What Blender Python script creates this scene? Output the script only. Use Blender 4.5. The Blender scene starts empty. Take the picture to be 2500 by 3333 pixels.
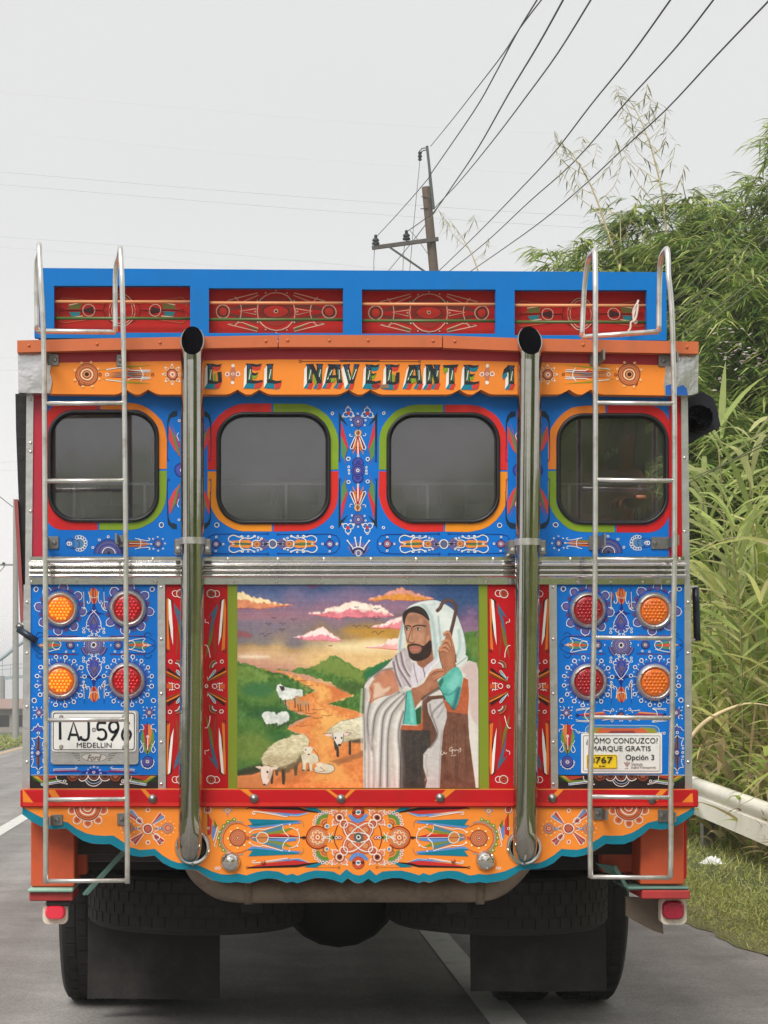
import bpy, math, random
import numpy as np
from mathutils import Vector, Matrix
from mathutils.geometry import tessellate_polygon
random.seed(7); RNG = np.random.default_rng(11)
S = bpy.context.scene
COL = S.collection
# ---------------------------------------------------------------- camera, sky, sun, exposure
F, PX, PY, H = 7024.0, 770.0, 2250.0, 1.36      # focal length in photo pixels, optical axis in the photo, eye height (m)
cam = bpy.data.cameras.new('camera'); cam_o = bpy.data.objects.new('camera', cam); COL.objects.link(cam_o)
cam.lens = F / 3333 * 36; cam.sensor_width = 36; cam.sensor_fit = 'AUTO'
cam.shift_x = (1250 - PX) / 3333; cam.shift_y = (PY - 1666.5) / 3333
cam.clip_start = 0.1; cam.clip_end = 6000
cam_o.location = (0, 0, H); cam_o.rotation_euler = (math.radians(90), 0, 0)
S.camera = cam_o
SUN_EL, SUN_AZ = 48, 207      # azimuth clockwise from +Y: behind the camera, a little to the left
w = bpy.data.worlds.new('World'); S.world = w; w.use_nodes = True
nt = w.node_tree; nt.nodes.clear()
o_ = nt.nodes.new('ShaderNodeOutputWorld'); bg = nt.nodes.new('ShaderNodeBackground')
sk = nt.nodes.new('ShaderNodeTexSky'); sk.sky_type = 'NISHITA'; sk.sun_disc = False
sk.sun_elevation = math.radians(SUN_EL); sk.sun_rotation = math.radians(SUN_AZ)
mx = nt.nodes.new('ShaderNodeMix'); mx.data_type = 'RGBA'; mx.inputs[0].default_value = 0.95
# overcast: an even layer of cloud with soft broad mottling over the clear sky
tc = nt.nodes.new('ShaderNodeTexCoord'); nz = nt.nodes.new('ShaderNodeTexNoise'); nz.inputs['Scale'].default_value = 2.2; nz.inputs['Detail'].default_value = 3
cr = nt.nodes.new('ShaderNodeMix'); cr.data_type = 'RGBA'
cr.inputs[6].default_value = (6.6, 6.66, 6.58, 1); cr.inputs[7].default_value = (7.3, 7.2, 7.1, 1)
nt.links.new(tc.outputs['Generated'], nz.inputs['Vector']); nt.links.new(nz.outputs['Fac'], cr.inputs[0])
sp = nt.nodes.new('ShaderNodeSeparateXYZ'); hz_ = nt.nodes.new('ShaderNodeMapRange'); hz_.inputs[1].default_value = -.02; hz_.inputs[2].default_value = .24; hz_.inputs[3].default_value = 1; hz_.inputs[4].default_value = 0; hz_.interpolation_type = 'SMOOTHSTEP'
hm = nt.nodes.new('ShaderNodeMix'); hm.data_type = 'RGBA'; hm.inputs[7].default_value = (9.4, 9.1, 8.9, 1)      # paler and warmer towards the horizon, all round
nt.links.new(tc.outputs['Generated'], sp.inputs[0]); nt.links.new(sp.outputs['Z'], hz_.inputs[0]); nt.links.new(hz_.outputs[0], hm.inputs[0]); nt.links.new(cr.outputs[2], hm.inputs[6])
nt.links.new(sk.outputs['Color'], mx.inputs[6]); nt.links.new(hm.outputs[2], mx.inputs[7])
nt.links.new(mx.outputs[2], bg.inputs['Color']); bg.inputs['Strength'].default_value = 0.1
nt.links.new(bg.outputs[0], o_.inputs['Surface'])
sl = bpy.data.lights.new('sun', 'SUN'); sl.energy = 3.0; sl.angle = math.radians(34); sl.color = (1, .955, .88)
so = bpy.data.objects.new('sun', sl); COL.objects.link(so)
a_, e_ = math.radians(SUN_AZ), math.radians(SUN_EL)
sd = Vector((math.sin(a_) * math.cos(e_), math.cos(a_) * math.cos(e_), math.sin(e_)))
so.rotation_euler = sd.to_track_quat('Z', 'Y').to_euler(); so.location = sd * 40
vs = S.view_settings; vs.view_transform = 'Standard'; vs.look = 'None'; vs.gamma = 1; vs.use_curve_mapping = False; vs.exposure = 0.26
S.render.engine = 'CYCLES'; S.cycles.max_bounces = 8; S.cycles.transparent_max_bounces = 10

# ---------------------------------------------------------------- helpers
def W(px, py, Y):                      # a point of the photo at a given distance -> a place in the world
    return ((px - PX) * Y / F, Y, H - (py - PY) * Y / F)
def lin(c):
    c = np.asarray(c, float) / 255.0
    return np.where(c <= .04045, c / 12.92, ((c + .055) / 1.055) ** 2.4)
def catmull(p, n=6, closed=False):
    p = [tuple(q) for q in p]; out = []; m = len(p)
    for i in range(m if closed else m - 1):
        g = lambda k: np.array(p[k % m] if closed else p[min(max(k, 0), m - 1)], float)
        a, b, c, d = g(i - 1), g(i), g(i + 1), g(i + 2)
        for j in range(n):
            t = j / n
            out.append(tuple(.5 * (2 * b + (c - a) * t + (2 * a - 5 * b + 4 * c - d) * t * t + (3 * b - a - 3 * c + d) * t ** 3)))
    if not closed: out.append(p[-1])
    return out

LOC = {}
def place(o, parent):
    COL.objects.link(o)
    if parent is not None: o.parent = parent
def empty(name, loc, label, cat, group=None):
    o = bpy.data.objects.new(name, None); o.empty_display_size = .2; COL.objects.link(o); o.location = loc
    LOC[o.name] = Vector(loc); o['label'] = label; o['category'] = cat
    if group: o['group'] = group
    return o
def tag(o, label=None, cat=None, group=None, kind=None):
    for k, v in (('label', label), ('category', cat), ('group', group), ('kind', kind)):
        if v: o[k] = v
    return o
def wloc(o):
    return LOC.get(o.name, Vector((0, 0, 0))) if o is not None else Vector((0, 0, 0))
def mesh_obj(name, verts, faces, mat, parent=None, smooth=False, origin=None, cols=None):
    """verts are world coordinates; the object's origin goes to its own middle (or to origin)."""
    v = np.asarray(verts, float).reshape(-1, 3)
    if origin is None: origin = (v.min(0) + v.max(0)) / 2
    origin = Vector(origin)
    me = bpy.data.meshes.new(name); me.from_pydata((v - np.array(origin)).tolist(), [], faces)
    if smooth is True: me.shade_smooth()
    elif smooth:
        me.shade_smooth(); me.set_sharp_from_angle(angle=math.radians(smooth))
    for m in (mat if isinstance(mat, (list, tuple)) else [mat]): me.materials.append(m)
    if cols is not None:
        at = me.color_attributes.new('Col', 'FLOAT_COLOR', 'POINT')
        c = np.ones((len(v), 4), np.float32); c[:, :3] = cols; at.data.foreach_set('color', c.ravel())
    o = bpy.data.objects.new(name, me); place(o, parent)
    o.location = origin - wloc(parent); LOC[o.name] = origin
    return o
def dup(o, wl, parent=None, rot=None):
    c = o.copy(); place(c, parent or o.parent); p = parent or o.parent
    c.location = Vector(wl) - wloc(p); LOC[c.name] = Vector(wl)
    if rot is not None: c.rotation_euler = rot
    return c

class MB:
    def __init__(s): s.v = []; s.f = []
    def add(s, v, f):
        n = len(s.v); s.v += [tuple(q) for q in v]; s.f += [tuple(i + n for i in q) for q in f]; return s
    def box(s, x0, x1, y0, y1, z0, z1):
        return s.add([(x, y, z) for z in (z0, z1) for y in (y0, y1) for x in (x0, x1)],
                     [(0, 2, 3, 1), (4, 5, 7, 6), (0, 1, 5, 4), (2, 6, 7, 3), (0, 4, 6, 2), (1, 3, 7, 5)])
    def bbox(s, x0, x1, y0, y1, z0, z1, b=.004):     # bevelled box
        v = []
        for z, k in ((z0, 1), (z0 + b, 0), (z1 - b, 0), (z1, 1)):
            i = b * k
            for (x, y) in ((x0 + b + i * 0, y0 + i), (x1 - b, y0 + i), (x1 - i, y0 + b), (x1 - i, y1 - b), (x1 - b, y1 - i), (x0 + b, y1 - i), (x0 + i, y1 - b), (x0 + i, y0 + b)):
                v.append((x, y, z))
        f = [tuple(range(7, -1, -1)), tuple(range(24, 32))]
        for l in range(3):
            for i in range(8): f.append((l * 8 + i, l * 8 + (i + 1) % 8, l * 8 + 8 + (i + 1) % 8, l * 8 + 8 + i))
        return s.add(v, f)
    def prism(s, pts, Y, t, holes=(), back=True, Yc=None):
        """outline in photo pixels, front at distance Y, t metres thick; holes cut right through."""
        Yc = Yc or Y
        loops = [[W(x, y, Yc) for x, y in l] for l in [pts] + list(holes)]
        loops = [[(a, Y, c) for a, b, c in l] for l in loops]
        flat = [q for l in loops for q in l]; n = len(flat)
        tri = tessellate_polygon([[Vector((a, c, 0)) for a, b, c in l] for l in loops])
        def fix(q):                                   # front faces look to -Y
            a, b, c = [flat[i] for i in q]
            return q if (b[0] - a[0]) * (c[2] - a[2]) - (b[2] - a[2]) * (c[0] - a[0]) > 0 else q[::-1]
        tri = [fix(tuple(q)) for q in tri]
        v = flat + [(a, b + t, c) for a, b, c in flat]; f = list(tri)
        if back: f += [tuple(i + n for i in q[::-1]) for q in tri]
        k = 0
        for li, l in enumerate(loops):
            m = len(l); A = sum(l[i][0] * l[(i + 1) % m][2] - l[(i + 1) % m][0] * l[i][2] for i in range(m))
            for i in range(m):
                a, b = k + i, k + (i + 1) % m
                q = (b, a, a + n, b + n)
                f.append(q if (A > 0) == (li == 0) else q[::-1])
            k += m
        return s.add(v, f)
    def tube(s, path, r, seg=10, closed=False, cap=True):
        P = [Vector(p) for p in path]; m = len(P); rs = r if hasattr(r, '__len__') else [r] * m
        ref = None; v = []; 
        for i in range(m):
            a = P[(i - 1) % m] if (closed or i > 0) else P[i]; b = P[(i + 1) % m] if (closed or i < m - 1) else P[i]
            t = (b - a).normalized()
            if ref is None: ref = t.orthogonal().normalized()
            else: ref = (ref - t * ref.dot(t)).normalized()
            u = t.cross(ref)
            for j in range(seg):
                g = 2 * math.pi * j / seg; v.append(P[i] + (ref * math.cos(g) + u * math.sin(g)) * rs[i])
        f = []
        for i in range(m if closed else m - 1):
            for j in range(seg):
                a, b = i * seg + j, i * seg + (j + 1) % seg; c = ((i + 1) % m) * seg
                f.append((a, b, c + (j + 1) % seg, c + j))
        if cap and not closed: f += [tuple(range(seg - 1, -1, -1)), tuple(range((m - 1) * seg, m * seg))]
        return s.add(v, f)
    def lathe(s, prof, seg, M, a0=0, a1=2 * math.pi):
        """prof = [(radius, height)], turned about the z axis of the matrix M."""
        full = abs(a1 - a0 - 2 * math.pi) < 1e-6; k = seg if full else seg + 1; v = []; f = []
        for r, h in prof:
            for j in range(k):
                g = a0 + (a1 - a0) * j / seg; v.append(M @ Vector((r * math.cos(g), r * math.sin(g), h)))
        for i in range(len(prof) - 1):
            for j in range(seg):
                a, b = i * k + j, i * k + (j + 1) % k; f.append((a, b, b + k, a + k))
        return s.add(v, f)
    def build(s, name, mat, parent=None, smooth=False, origin=None):
        return mesh_obj(name, s.v, s.f, mat, parent, smooth, origin)
def facing(p):                          # lathe axis pointing from p towards the camera (-Y)
    return Matrix.Translation(p) @ Matrix.Rotation(math.radians(90), 4, 'X')
def upright(p): return Matrix.Translation(p)
def rr(x0, y0, x1, y1, r, n=9):         # rounded rectangle in photo pixels
    out = []
    for cx, cy, a in ((x1 - r, y1 - r, 0), (x0 + r, y1 - r, 90), (x0 + r, y0 + r, 180), (x1 - r, y0 + r, 270)):
        for j in range(n):
            g = math.radians(a + 90 * j / (n - 1)); out.append((cx + r * math.cos(g), cy + r * math.sin(g)))
    return out

# ---------------------------------------------------------------- materials
def mat(name, col, rough=.5, metal=0, var=.08, scale=6, bump=0, bscale=20, spec=.5, srgb=True, dirt=None, emit=0, coat=0):
    m = bpy.data.materials.new(name); m.use_nodes = True; t = m.node_tree; b = t.nodes['Principled BSDF']
    c = lin(col) if srgb else np.array(col, float)
    tcn = t.nodes.new('ShaderNodeTexCoord')
    b.inputs['Roughness'].default_value = rough; b.inputs['Metallic'].default_value = metal
    b.inputs['Specular IOR Level'].default_value = spec
    if coat: b.inputs['Coat Weight'].default_value = coat; b.inputs['Coat Roughness'].default_value = .15
    n = t.nodes.new('ShaderNodeTexNoise'); n.inputs['Scale'].default_value = scale; n.inputs['Detail'].default_value = 6; n.inputs['Roughness'].default_value = .65
    t.links.new(tcn.outputs['Object'], n.inputs['Vector'])
    mi = t.nodes.new('ShaderNodeMix'); mi.data_type = 'RGBA'
    mi.inputs[6].default_value = (*np.clip(c * (1 - var * 2), 0, 1), 1); mi.inputs[7].default_value = (*np.clip(c * (1 + var * 1.2), 0, 1), 1)
    t.links.new(n.outputs['Fac'], mi.inputs[0]); last = mi.outputs[2]
    if dirt:
        dcol, dam, dsc = dirt
        n2 = t.nodes.new('ShaderNodeTexNoise'); n2.inputs['Scale'].default_value = dsc; n2.inputs['Detail'].default_value = 9; n2.inputs['Roughness'].default_value = .75
        t.links.new(tcn.outputs['Object'], n2.inputs['Vector'])
        rp = t.nodes.new('ShaderNodeMapRange'); rp.inputs[1].default_value = .5; rp.inputs[2].default_value = .75; rp.inputs[4].default_value = dam
        t.links.new(n2.outputs['Fac'], rp.inputs[0])
        m2 = t.nodes.new('ShaderNodeMix'); m2.data_type = 'RGBA'; m2.inputs[7].default_value = (*lin(dcol), 1)
        t.links.new(rp.outputs[0], m2.inputs[0]); t.links.new(last, m2.inputs[6]); last = m2.outputs[2]
    t.links.new(last, b.inputs['Base Color'])
    if metal or rough < .4:
        rg = t.nodes.new('ShaderNodeMapRange'); rg.inputs[3].default_value = rough * .75; rg.inputs[4].default_value = rough * 1.4
        t.links.new(n.outputs['Fac'], rg.inputs[0]); t.links.new(rg.outputs[0], b.inputs['Roughness'])
    if bump:
        n3 = t.nodes.new('ShaderNodeTexNoise'); n3.inputs['Scale'].default_value = bscale; n3.inputs['Detail'].default_value = 4
        t.links.new(tcn.outputs['Object'], n3.inputs['Vector'])
        bp = t.nodes.new('ShaderNodeBump'); bp.inputs['Strength'].default_value = bump; bp.inputs['Distance'].default_value = .02
        t.links.new(n3.outputs['Fac'], bp.inputs['Height']); t.links.new(bp.outputs[0], b.inputs['Normal'])
    if emit:
        b.inputs['Emission Color'].default_value = (*c, 1); b.inputs['Emission Strength'].default_value = emit
    return m
def mat_col(name, rough=.4, spec=.5, bump=0, var=.06, metal=0):        # colour comes from the mesh's own paint layer
    m = bpy.data.materials.new(name); m.use_nodes = True; t = m.node_tree; b = t.nodes['Principled BSDF']
    a = t.nodes.new('ShaderNodeVertexColor'); a.layer_name = 'Col'
    tcn = t.nodes.new('ShaderNodeTexCoord'); n = t.nodes.new('ShaderNodeTexNoise'); n.inputs['Scale'].default_value = 14; n.inputs['Detail'].default_value = 6
    t.links.new(tcn.outputs['Object'], n.inputs['Vector'])
    hs = t.nodes.new('ShaderNodeHueSaturation'); rp = t.nodes.new('ShaderNodeMapRange')
    rp.inputs[3].default_value = 1 - var * 2; rp.inputs[4].default_value = 1 + var
    t.links.new(n.outputs['Fac'], rp.inputs[0]); t.links.new(rp.outputs[0], hs.inputs['Value'])
    t.links.new(a.outputs['Color'], hs.inputs['Color']); t.links.new(hs.outputs[0], b.inputs['Base Color'])
    b.inputs['Roughness'].default_value = rough; b.inputs['Specular IOR Level'].default_value = spec
    return m
BLUE, RED, ORANGE, GREEN, TEAL = (8, 96, 192), (182, 26, 34), (236, 134, 42), (128, 158, 38), (0, 122, 146)
WHITE, DARK, NAVY, LILAC, BROWN, SALMON, CREAM, SKYB, TAN = (236, 233, 228), (24, 28, 36), (18, 34, 112), (112, 104, 160), (120, 48, 36), (206, 110, 78), (244, 222, 184), (96, 140, 205), (205, 165, 120)
DIRT = ((70, 58, 48), .35, 2.3)
M_blue = mat('blue_paint', (4, 110, 202), .42, var=.05, bump=.12, bscale=5, dirt=((30, 70, 120), .2, 3), spec=.25)
M_rackblue = mat('rack_blue_paint', (0, 112, 194), .5, var=.06, scale=9, dirt=((40, 100, 150), .3, 4), spec=.2)
M_red = mat('red_paint', (184, 16, 26), .42, spec=.25, var=.07, bump=.08, bscale=6, dirt=DIRT)
M_rackred = mat('rack_red_paint', (190, 38, 32), .5, spec=.25, var=.1, dirt=DIRT)
M_orange = mat('orange_paint', (238, 138, 48), .42, spec=.3, var=.05, bump=.08, bscale=5, dirt=((150, 90, 50), .3, 3))
M_trim = mat('faded_orange_wood_paint', (198, 102, 56), .55, var=.1, scale=12, dirt=((120, 70, 50), .4, 6))
M_sideor = mat('dull_orange_red_paint', (196, 82, 44), .5, var=.08, dirt=((90, 50, 36), .5, 4))
M_teal = mat('teal_paint', TEAL, .4, var=.06, dirt=((40, 70, 80), .3, 5))
M_green = mat('green_paint', (122, 140, 28), .42, var=.05)
M_tan = mat('tan_varnish', (214, 150, 104), .4, var=.08)
M_gbar = mat('green_bar_paint', (76, 104, 50), .4, var=.08)
M_alu = mat('brushed_aluminium', (206, 206, 204), .36, .9, var=.14, scale=5, bump=.1, bscale=30, dirt=((90, 88, 84), .5, 5))
M_dent = mat('dented_aluminium', (216, 214, 216), .26, .9, var=.1, bump=.45, bscale=9)
M_stain = mat('polished_stainless', (226, 224, 220), .13, 1, bump=.05, bscale=6, var=.06, scale=3, dirt=((150, 146, 134), .3, 4))
M_chrome = mat('exhaust_chrome', (186, 183, 176), .075, 1, bump=.05, bscale=5, var=.16, scale=3, dirt=((96, 88, 66), .55, 3))
M_steel = mat('ladder_steel', (226, 224, 220), .3, .85, var=.16, scale=14, dirt=((110, 84, 60), .7, 8))
M_plate_steel = mat('bracket_steel', (150, 150, 148), .4, 1, var=.15, dirt=((90, 70, 55), .7, 12))
M_rust = mat('heat_stained_pipe', (150, 134, 120), .5, .4, var=.3, scale=7, dirt=((60, 46, 36), .8, 5))
M_black = mat('black_rubber', (20, 20, 22), .6, var=.15)
M_seal = mat('window_rubber', (26, 26, 30), .42, var=.1)
M_tyre = mat('tyre_rubber', (32, 30, 30), .8, var=.25, scale=8, dirt=((80, 74, 68), .4, 5))
M_flap = mat('mudflap_rubber', (34, 32, 33), .7, var=.2, scale=3, dirt=((84, 76, 72), .6, 2.2))
M_under = mat('underbody_black', (30, 28, 28), .8, var=.3)
M_hole = mat('pipe_soot', (5, 5, 12), .95, var=.1, spec=.1)
M_inner = mat('cabin_lining', (60, 56, 54), .8, var=.15)
M_navy = mat('navy_tarp', (10, 14, 34), .6, var=.2, bump=.2)
M_blacktarp = mat('black_tarp', (24, 23, 24), .7, var=.3, bump=.3)
M_redside = mat('faded_red_frame', (150, 74, 76), .55, var=.1)
M_white = mat('white_enamel', (228, 228, 226), .35, var=.04, dirt=((160, 155, 148), .4, 6))
M_ink = mat('black_ink', (22, 22, 24), .5, var=.1)
M_grayink = mat('grey_ink', (150, 140, 138), .5)
M_yellow = mat('yellow_print', (240, 206, 30), .4, var=.03)
M_paint = mat_col('painted_ornament', .45, spec=.3, var=.12)
def chip(m, lo=.66, hi=.70, sc=34):
    t = m.node_tree; b = t.nodes['Principled BSDF']; tcn = t.nodes.new('ShaderNodeTexCoord'); n = t.nodes.new('ShaderNodeTexNoise'); n.inputs['Scale'].default_value = sc; n.inputs['Detail'].default_value = 8; n.inputs['Roughness'].default_value = .7
    t.links.new(tcn.outputs['Object'], n.inputs['Vector']); rp = t.nodes.new('ShaderNodeMapRange'); rp.inputs[1].default_value = lo; rp.inputs[2].default_value = hi; rp.inputs[4].default_value = .85; t.links.new(n.outputs['Fac'], rp.inputs[0])
    tr = t.nodes.new('ShaderNodeBsdfTransparent'); ms = t.nodes.new('ShaderNodeMixShader'); t.links.new(rp.outputs[0], ms.inputs[0]); t.links.new(b.outputs[0], ms.inputs[1]); t.links.new(tr.outputs[0], ms.inputs[2]); t.links.new(ms.outputs[0], t.nodes['Material Output'].inputs['Surface'])
chip(M_paint)
M_picture = mat_col('painted_picture', .42, var=.05)
def glass_mat():                          # dark film: a mirror-like share, a little dust, the rest seen through
    m = bpy.data.materials.new('tinted_window_glass'); m.use_nodes = True; t = m.node_tree; b = t.nodes['Principled BSDF']
    b.inputs['Base Color'].default_value = (.30, .29, .28, 1); b.inputs['Roughness'].default_value = .8; b.inputs['Specular IOR Level'].default_value = 0
    gl = t.nodes.new('ShaderNodeBsdfGlossy'); gl.inputs['Roughness'].default_value = .05; gl.inputs[0].default_value = (.9, .9, .95, 1)
    tr = t.nodes.new('ShaderNodeBsdfTransparent'); tr.inputs[0].default_value = (.6, .6, .6, 1)
    n = t.nodes.new('ShaderNodeTexNoise'); n.inputs['Scale'].default_value = 5; n.inputs['Detail'].default_value = 8; n.inputs['Roughness'].default_value = .7
    tcn = t.nodes.new('ShaderNodeTexCoord'); t.links.new(tcn.outputs['Object'], n.inputs['Vector'])
    rp = t.nodes.new('ShaderNodeMapRange'); rp.inputs[1].default_value = .35; rp.inputs[2].default_value = .8; rp.inputs[3].default_value = .02; rp.inputs[4].default_value = .12; t.links.new(n.outputs['Fac'], rp.inputs[0])
    m1 = t.nodes.new('ShaderNodeMixShader'); m1.inputs[0].default_value = .12; t.links.new(tr.outputs[0], m1.inputs[1]); t.links.new(gl.outputs[0], m1.inputs[2])
    m2 = t.nodes.new('ShaderNodeMixShader'); t.links.new(rp.outputs[0], m2.inputs[0]); t.links.new(m1.outputs[0], m2.inputs[1]); t.links.new(b.outputs[0], m2.inputs[2])
    t.links.new(m2.outputs[0], t.nodes['Material Output'].inputs['Surface'])
    return m
M_glass = glass_mat()
def lens_mat(name, col, glow):
    m = mat(name, col, .18, var=.12, scale=30, coat=.6, emit=glow); return m
M_amber_lit = lens_mat('amber_lens_lit', (220, 96, 4), .2); M_amber = lens_mat('amber_lens', (226, 108, 20), .0)
M_redlens_lit = lens_mat('red_lens_lit', (166, 6, 20), .06); M_redlens = lens_mat('red_lens', (158, 10, 26), .0)
M_pinklens = lens_mat('red_marker_lens', (214, 40, 62), .15)

# ---------------------------------------------------------------- painted ornament: real layers of coloured shapes on a panel
def hand(p):                            # the unsteady line of a brush
    x, y = p
    return (x + .9 * math.sin(y * .061 + 1.7 * math.sin(x * .047)) + .45 * math.sin(x * .19 + y * .13), y + .9 * math.sin(x * .053 + 1.9 * math.sin(y * .041) + 2) + .45 * math.sin(y * .21 - x * .11))
class Orn:
    def __init__(s, Y): s.Y = Y; s.v = []; s.f = []; s.c = []; s.L = 0; s.n = 0; s.tf = [lambda p: p]; s.fr = (0, 0, 1)
    def frame(s, ox=0, oy=0, k=1): s.fr = (ox, oy, k); return s
    def sym(s, *fs): s.tf = list(fs) or [lambda p: p]; return s
    def mx(s, c): return lambda p: (2 * c - p[0], p[1])
    def _put(s, pts, faces, col):
        ox, oy, k = s.fr; s.L += 1; cl = lin(col) * .96
        for ti, tf in enumerate(s.tf):
            n = len(s.v); s.n += 1; y = s.Y - .0006 - .00016 * s.L - .000005 * (s.n % 28)
            q = [hand(tf((ox + x * k, oy + y_ * k))) for x, y_ in pts]
            s.v += [(*W(a, b, s.Y),) for a, b in q]; s.v[n:] = [(a, y, c) for a, _, c in s.v[n:]]
            s.c += [tuple(cl)] * len(pts)
            for fc in faces:
                a, b, c = [s.v[n + i] for i in fc[:3]]
                up = (b[0] - a[0]) * (c[2] - a[2]) - (b[2] - a[2]) * (c[0] - a[0]) > 0
                g = fc if up else fc[::-1]; s.f.append(tuple(n + i for i in g))
    def at(s, L=0): s.L = L; return s
    def poly(s, pts, col, sm=0):
        if sm: pts = catmull(pts, sm, True)
        tri = tessellate_polygon([[Vector((x, y, 0)) for x, y in pts]])
        s._put(pts, [tuple(t) for t in tri], col)
    def disc(s, x, y, r, col, ry=None, n=18, rot=0):
        ry = ry or r; c, sn = math.cos(rot), math.sin(rot); pts = []
        for i in range(n):
            g = 2 * math.pi * i / n; a, b = r * math.cos(g), ry * math.sin(g); pts.append((x + a * c - b * sn, y + a * sn + b * c))
        s._put(pts, [tuple(range(n))], col)
    def stroke(s, pts, w, col, sm=0, closed=False, taper=None):
        if sm: pts = catmull(pts, sm, closed)
        m = len(pts); v = []
        for i in range(m):
            a = pts[(i - 1) % m] if closed or i else pts[i]; b = pts[(i + 1) % m] if closed or i < m - 1 else pts[i]
            dx, dy = b[0] - a[0], b[1] - a[1]; l = math.hypot(dx, dy) or 1
            ww = w / 2 if not taper else (w + (taper - w) * i / (m - 1)) / 2
            v += [(pts[i][0] - dy / l * ww, pts[i][1] + dx / l * ww), (pts[i][0] + dy / l * ww, pts[i][1] - dx / l * ww)]
        f = [(2 * i, 2 * i + 1, (2 * i + 3) % (2 * m), (2 * i + 2) % (2 * m)) for i in range(m if closed else m - 1)]
        s._put(v, f, col)
    def ring(s, x, y, r, w, col, ry=None, n=20, rot=0):
        ry = ry or r; c, sn = math.cos(rot), math.sin(rot)
        s.stroke([(x + r * math.cos(2 * math.pi * i / n) * c - ry * math.sin(2 * math.pi * i / n) * sn, y + r * math.cos(2 * math.pi * i / n) * sn + ry * math.sin(2 * math.pi * i / n) * c) for i in range(n)], w, col, closed=True)
    def arc(s, x, y, r, a0, a1, w, col, n=14):
        s.stroke([(x + r * math.cos(math.radians(a0 + (a1 - a0) * i / n)), y + r * math.sin(math.radians(a0 + (a1 - a0) * i / n))) for i in range(n + 1)], w, col)
    def around(s, x, y, r, n, fn, a0=0, a1=360):
        L = s.L; full = abs(a1 - a0 - 360) < 1e-6
        for i in range(n):
            g = math.radians(a0 + (a1 - a0) * i / (n if full else n - 1)); s.L = L; fn(x + r * math.cos(g), y + r * math.sin(g), g)
    def rings(s, x, y, rad, cols):                      # concentric discs from outside in
        for r, c in zip(rad, cols): s.disc(x, y, r, c)
    def build(s, name, parent):
        o = mesh_obj(name, s.v, s.f, M_paint, parent, cols=np.array(s.c)); return o
def text(name, body, x0, x1, y0, y1, Y, m, parent, thick=.0012, shear=0, bold=0):
    cu = bpy.data.curves.new(name, 'FONT'); cu.body = body; cu.extrude = .01; cu.offset = bold; cu.shear = shear; cu.resolution_u = 3
    t = bpy.data.objects.new(name, cu); COL.objects.link(t)
    dg = bpy.context.evaluated_depsgraph_get(); dg.update(); me = bpy.data.meshes.new_from_object(t.evaluated_get(dg))
    v = np.array([q.co for q in me.vertices]); lo, hi = v.min(0), v.max(0)
    f = [tuple(p.vertices) for p in me.polygons]
    bpy.data.objects.remove(t); bpy.data.curves.remove(cu); bpy.data.meshes.remove(me)
    u = (v - lo) / np.maximum(hi - lo, 1e-9)
    X0, _, Z0 = W(x0, y1, Y); X1, _, Z1 = W(x1, y0, Y)
    V = np.stack([X0 + u[:, 0] * (X1 - X0), Y - u[:, 2] * thick - .0004, Z0 + u[:, 1] * (Z1 - Z0)], 1)
    return mesh_obj(name, V, f, m, parent)
# ================================================================ SETTING: ground, road, verge
def terrain_z(y): return 0.0 if y < 55 else -0.0155 * (y - 55)
M_asph = mat('asphalt', (.33, .312, .30), .8, var=.24, scale=2.2, srgb=False, bump=.5, bscale=260, dirt=((96, 90, 84), .55, .9))
def asphalt_detail(m):                 # grain of the chippings and wheel-track polish
    t = m.node_tree; b = t.nodes['Principled BSDF']; src = b.inputs['Base Color'].links[0].from_socket
    tcn = t.nodes.new('ShaderNodeTexCoord'); v = t.nodes.new('ShaderNodeTexVoronoi'); v.inputs['Scale'].default_value = 120
    t.links.new(tcn.outputs['Object'], v.inputs['Vector'])
    rp = t.nodes.new('ShaderNodeMapRange'); rp.inputs[3].default_value = .7; rp.inputs[4].default_value = 1.25; t.links.new(v.outputs['Color'], rp.inputs[0])
    mp = t.nodes.new('ShaderNodeMapping'); mp.inputs['Scale'].default_value = (1.3, .05, 1); t.links.new(tcn.outputs['Object'], mp.inputs[0])
    n = t.nodes.new('ShaderNodeTexNoise'); n.inputs['Scale'].default_value = 1.5; n.inputs['Detail'].default_value = 5; t.links.new(mp.outputs[0], n.inputs['Vector'])
    r2 = t.nodes.new('ShaderNodeMapRange'); r2.inputs[1].default_value = .3; r2.inputs[2].default_value = .7; r2.inputs[3].default_value = .68; r2.inputs[4].default_value = 1.18; t.links.new(n.outputs['Fac'], r2.inputs[0])
    mu = t.nodes.new('ShaderNodeMath'); mu.operation = 'MULTIPLY'; t.links.new(rp.outputs[0], mu.inputs[0]); t.links.new(r2.outputs[0], mu.inputs[1])
    hs = t.nodes.new('ShaderNodeHueSaturation'); t.links.new(mu.outputs[0], hs.inputs['Value']); t.links.new(src, hs.inputs['Color']); t.links.new(hs.outputs[0], b.inputs['Base Color'])
asphalt_detail(M_asph)
M_soil = mat('verge_soil', (.21, .21, .085), .95, var=.5, scale=1.5, srgb=False, bump=.6, bscale=30, dirt=((120, 104, 66), .6, 3))
M_field = mat('field_grass', (.085, .10, .035), .95, var=.3, scale=.3, srgb=False, bump=.5, bscale=8)
def sheet(name, xs, ys, zf, m):
    v = [(x, y, zf(x, y)) for y in ys for x in xs]; n = len(xs)
    f = [(j * n + i, j * n + i + 1, (j + 1) * n + i + 1, (j + 1) * n + i) for j in range(len(ys) - 1) for i in range(n - 1)]
    return tag(mesh_obj(name, v, f, m, origin=(0, 0, 0)), kind='structure')
YS = [-300, -60, -20, 0, 6, 10, 14, 18, 22, 26, 30, 36, 45, 55, 75, 110, 160, 240, 400, 700, 1200]
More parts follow.
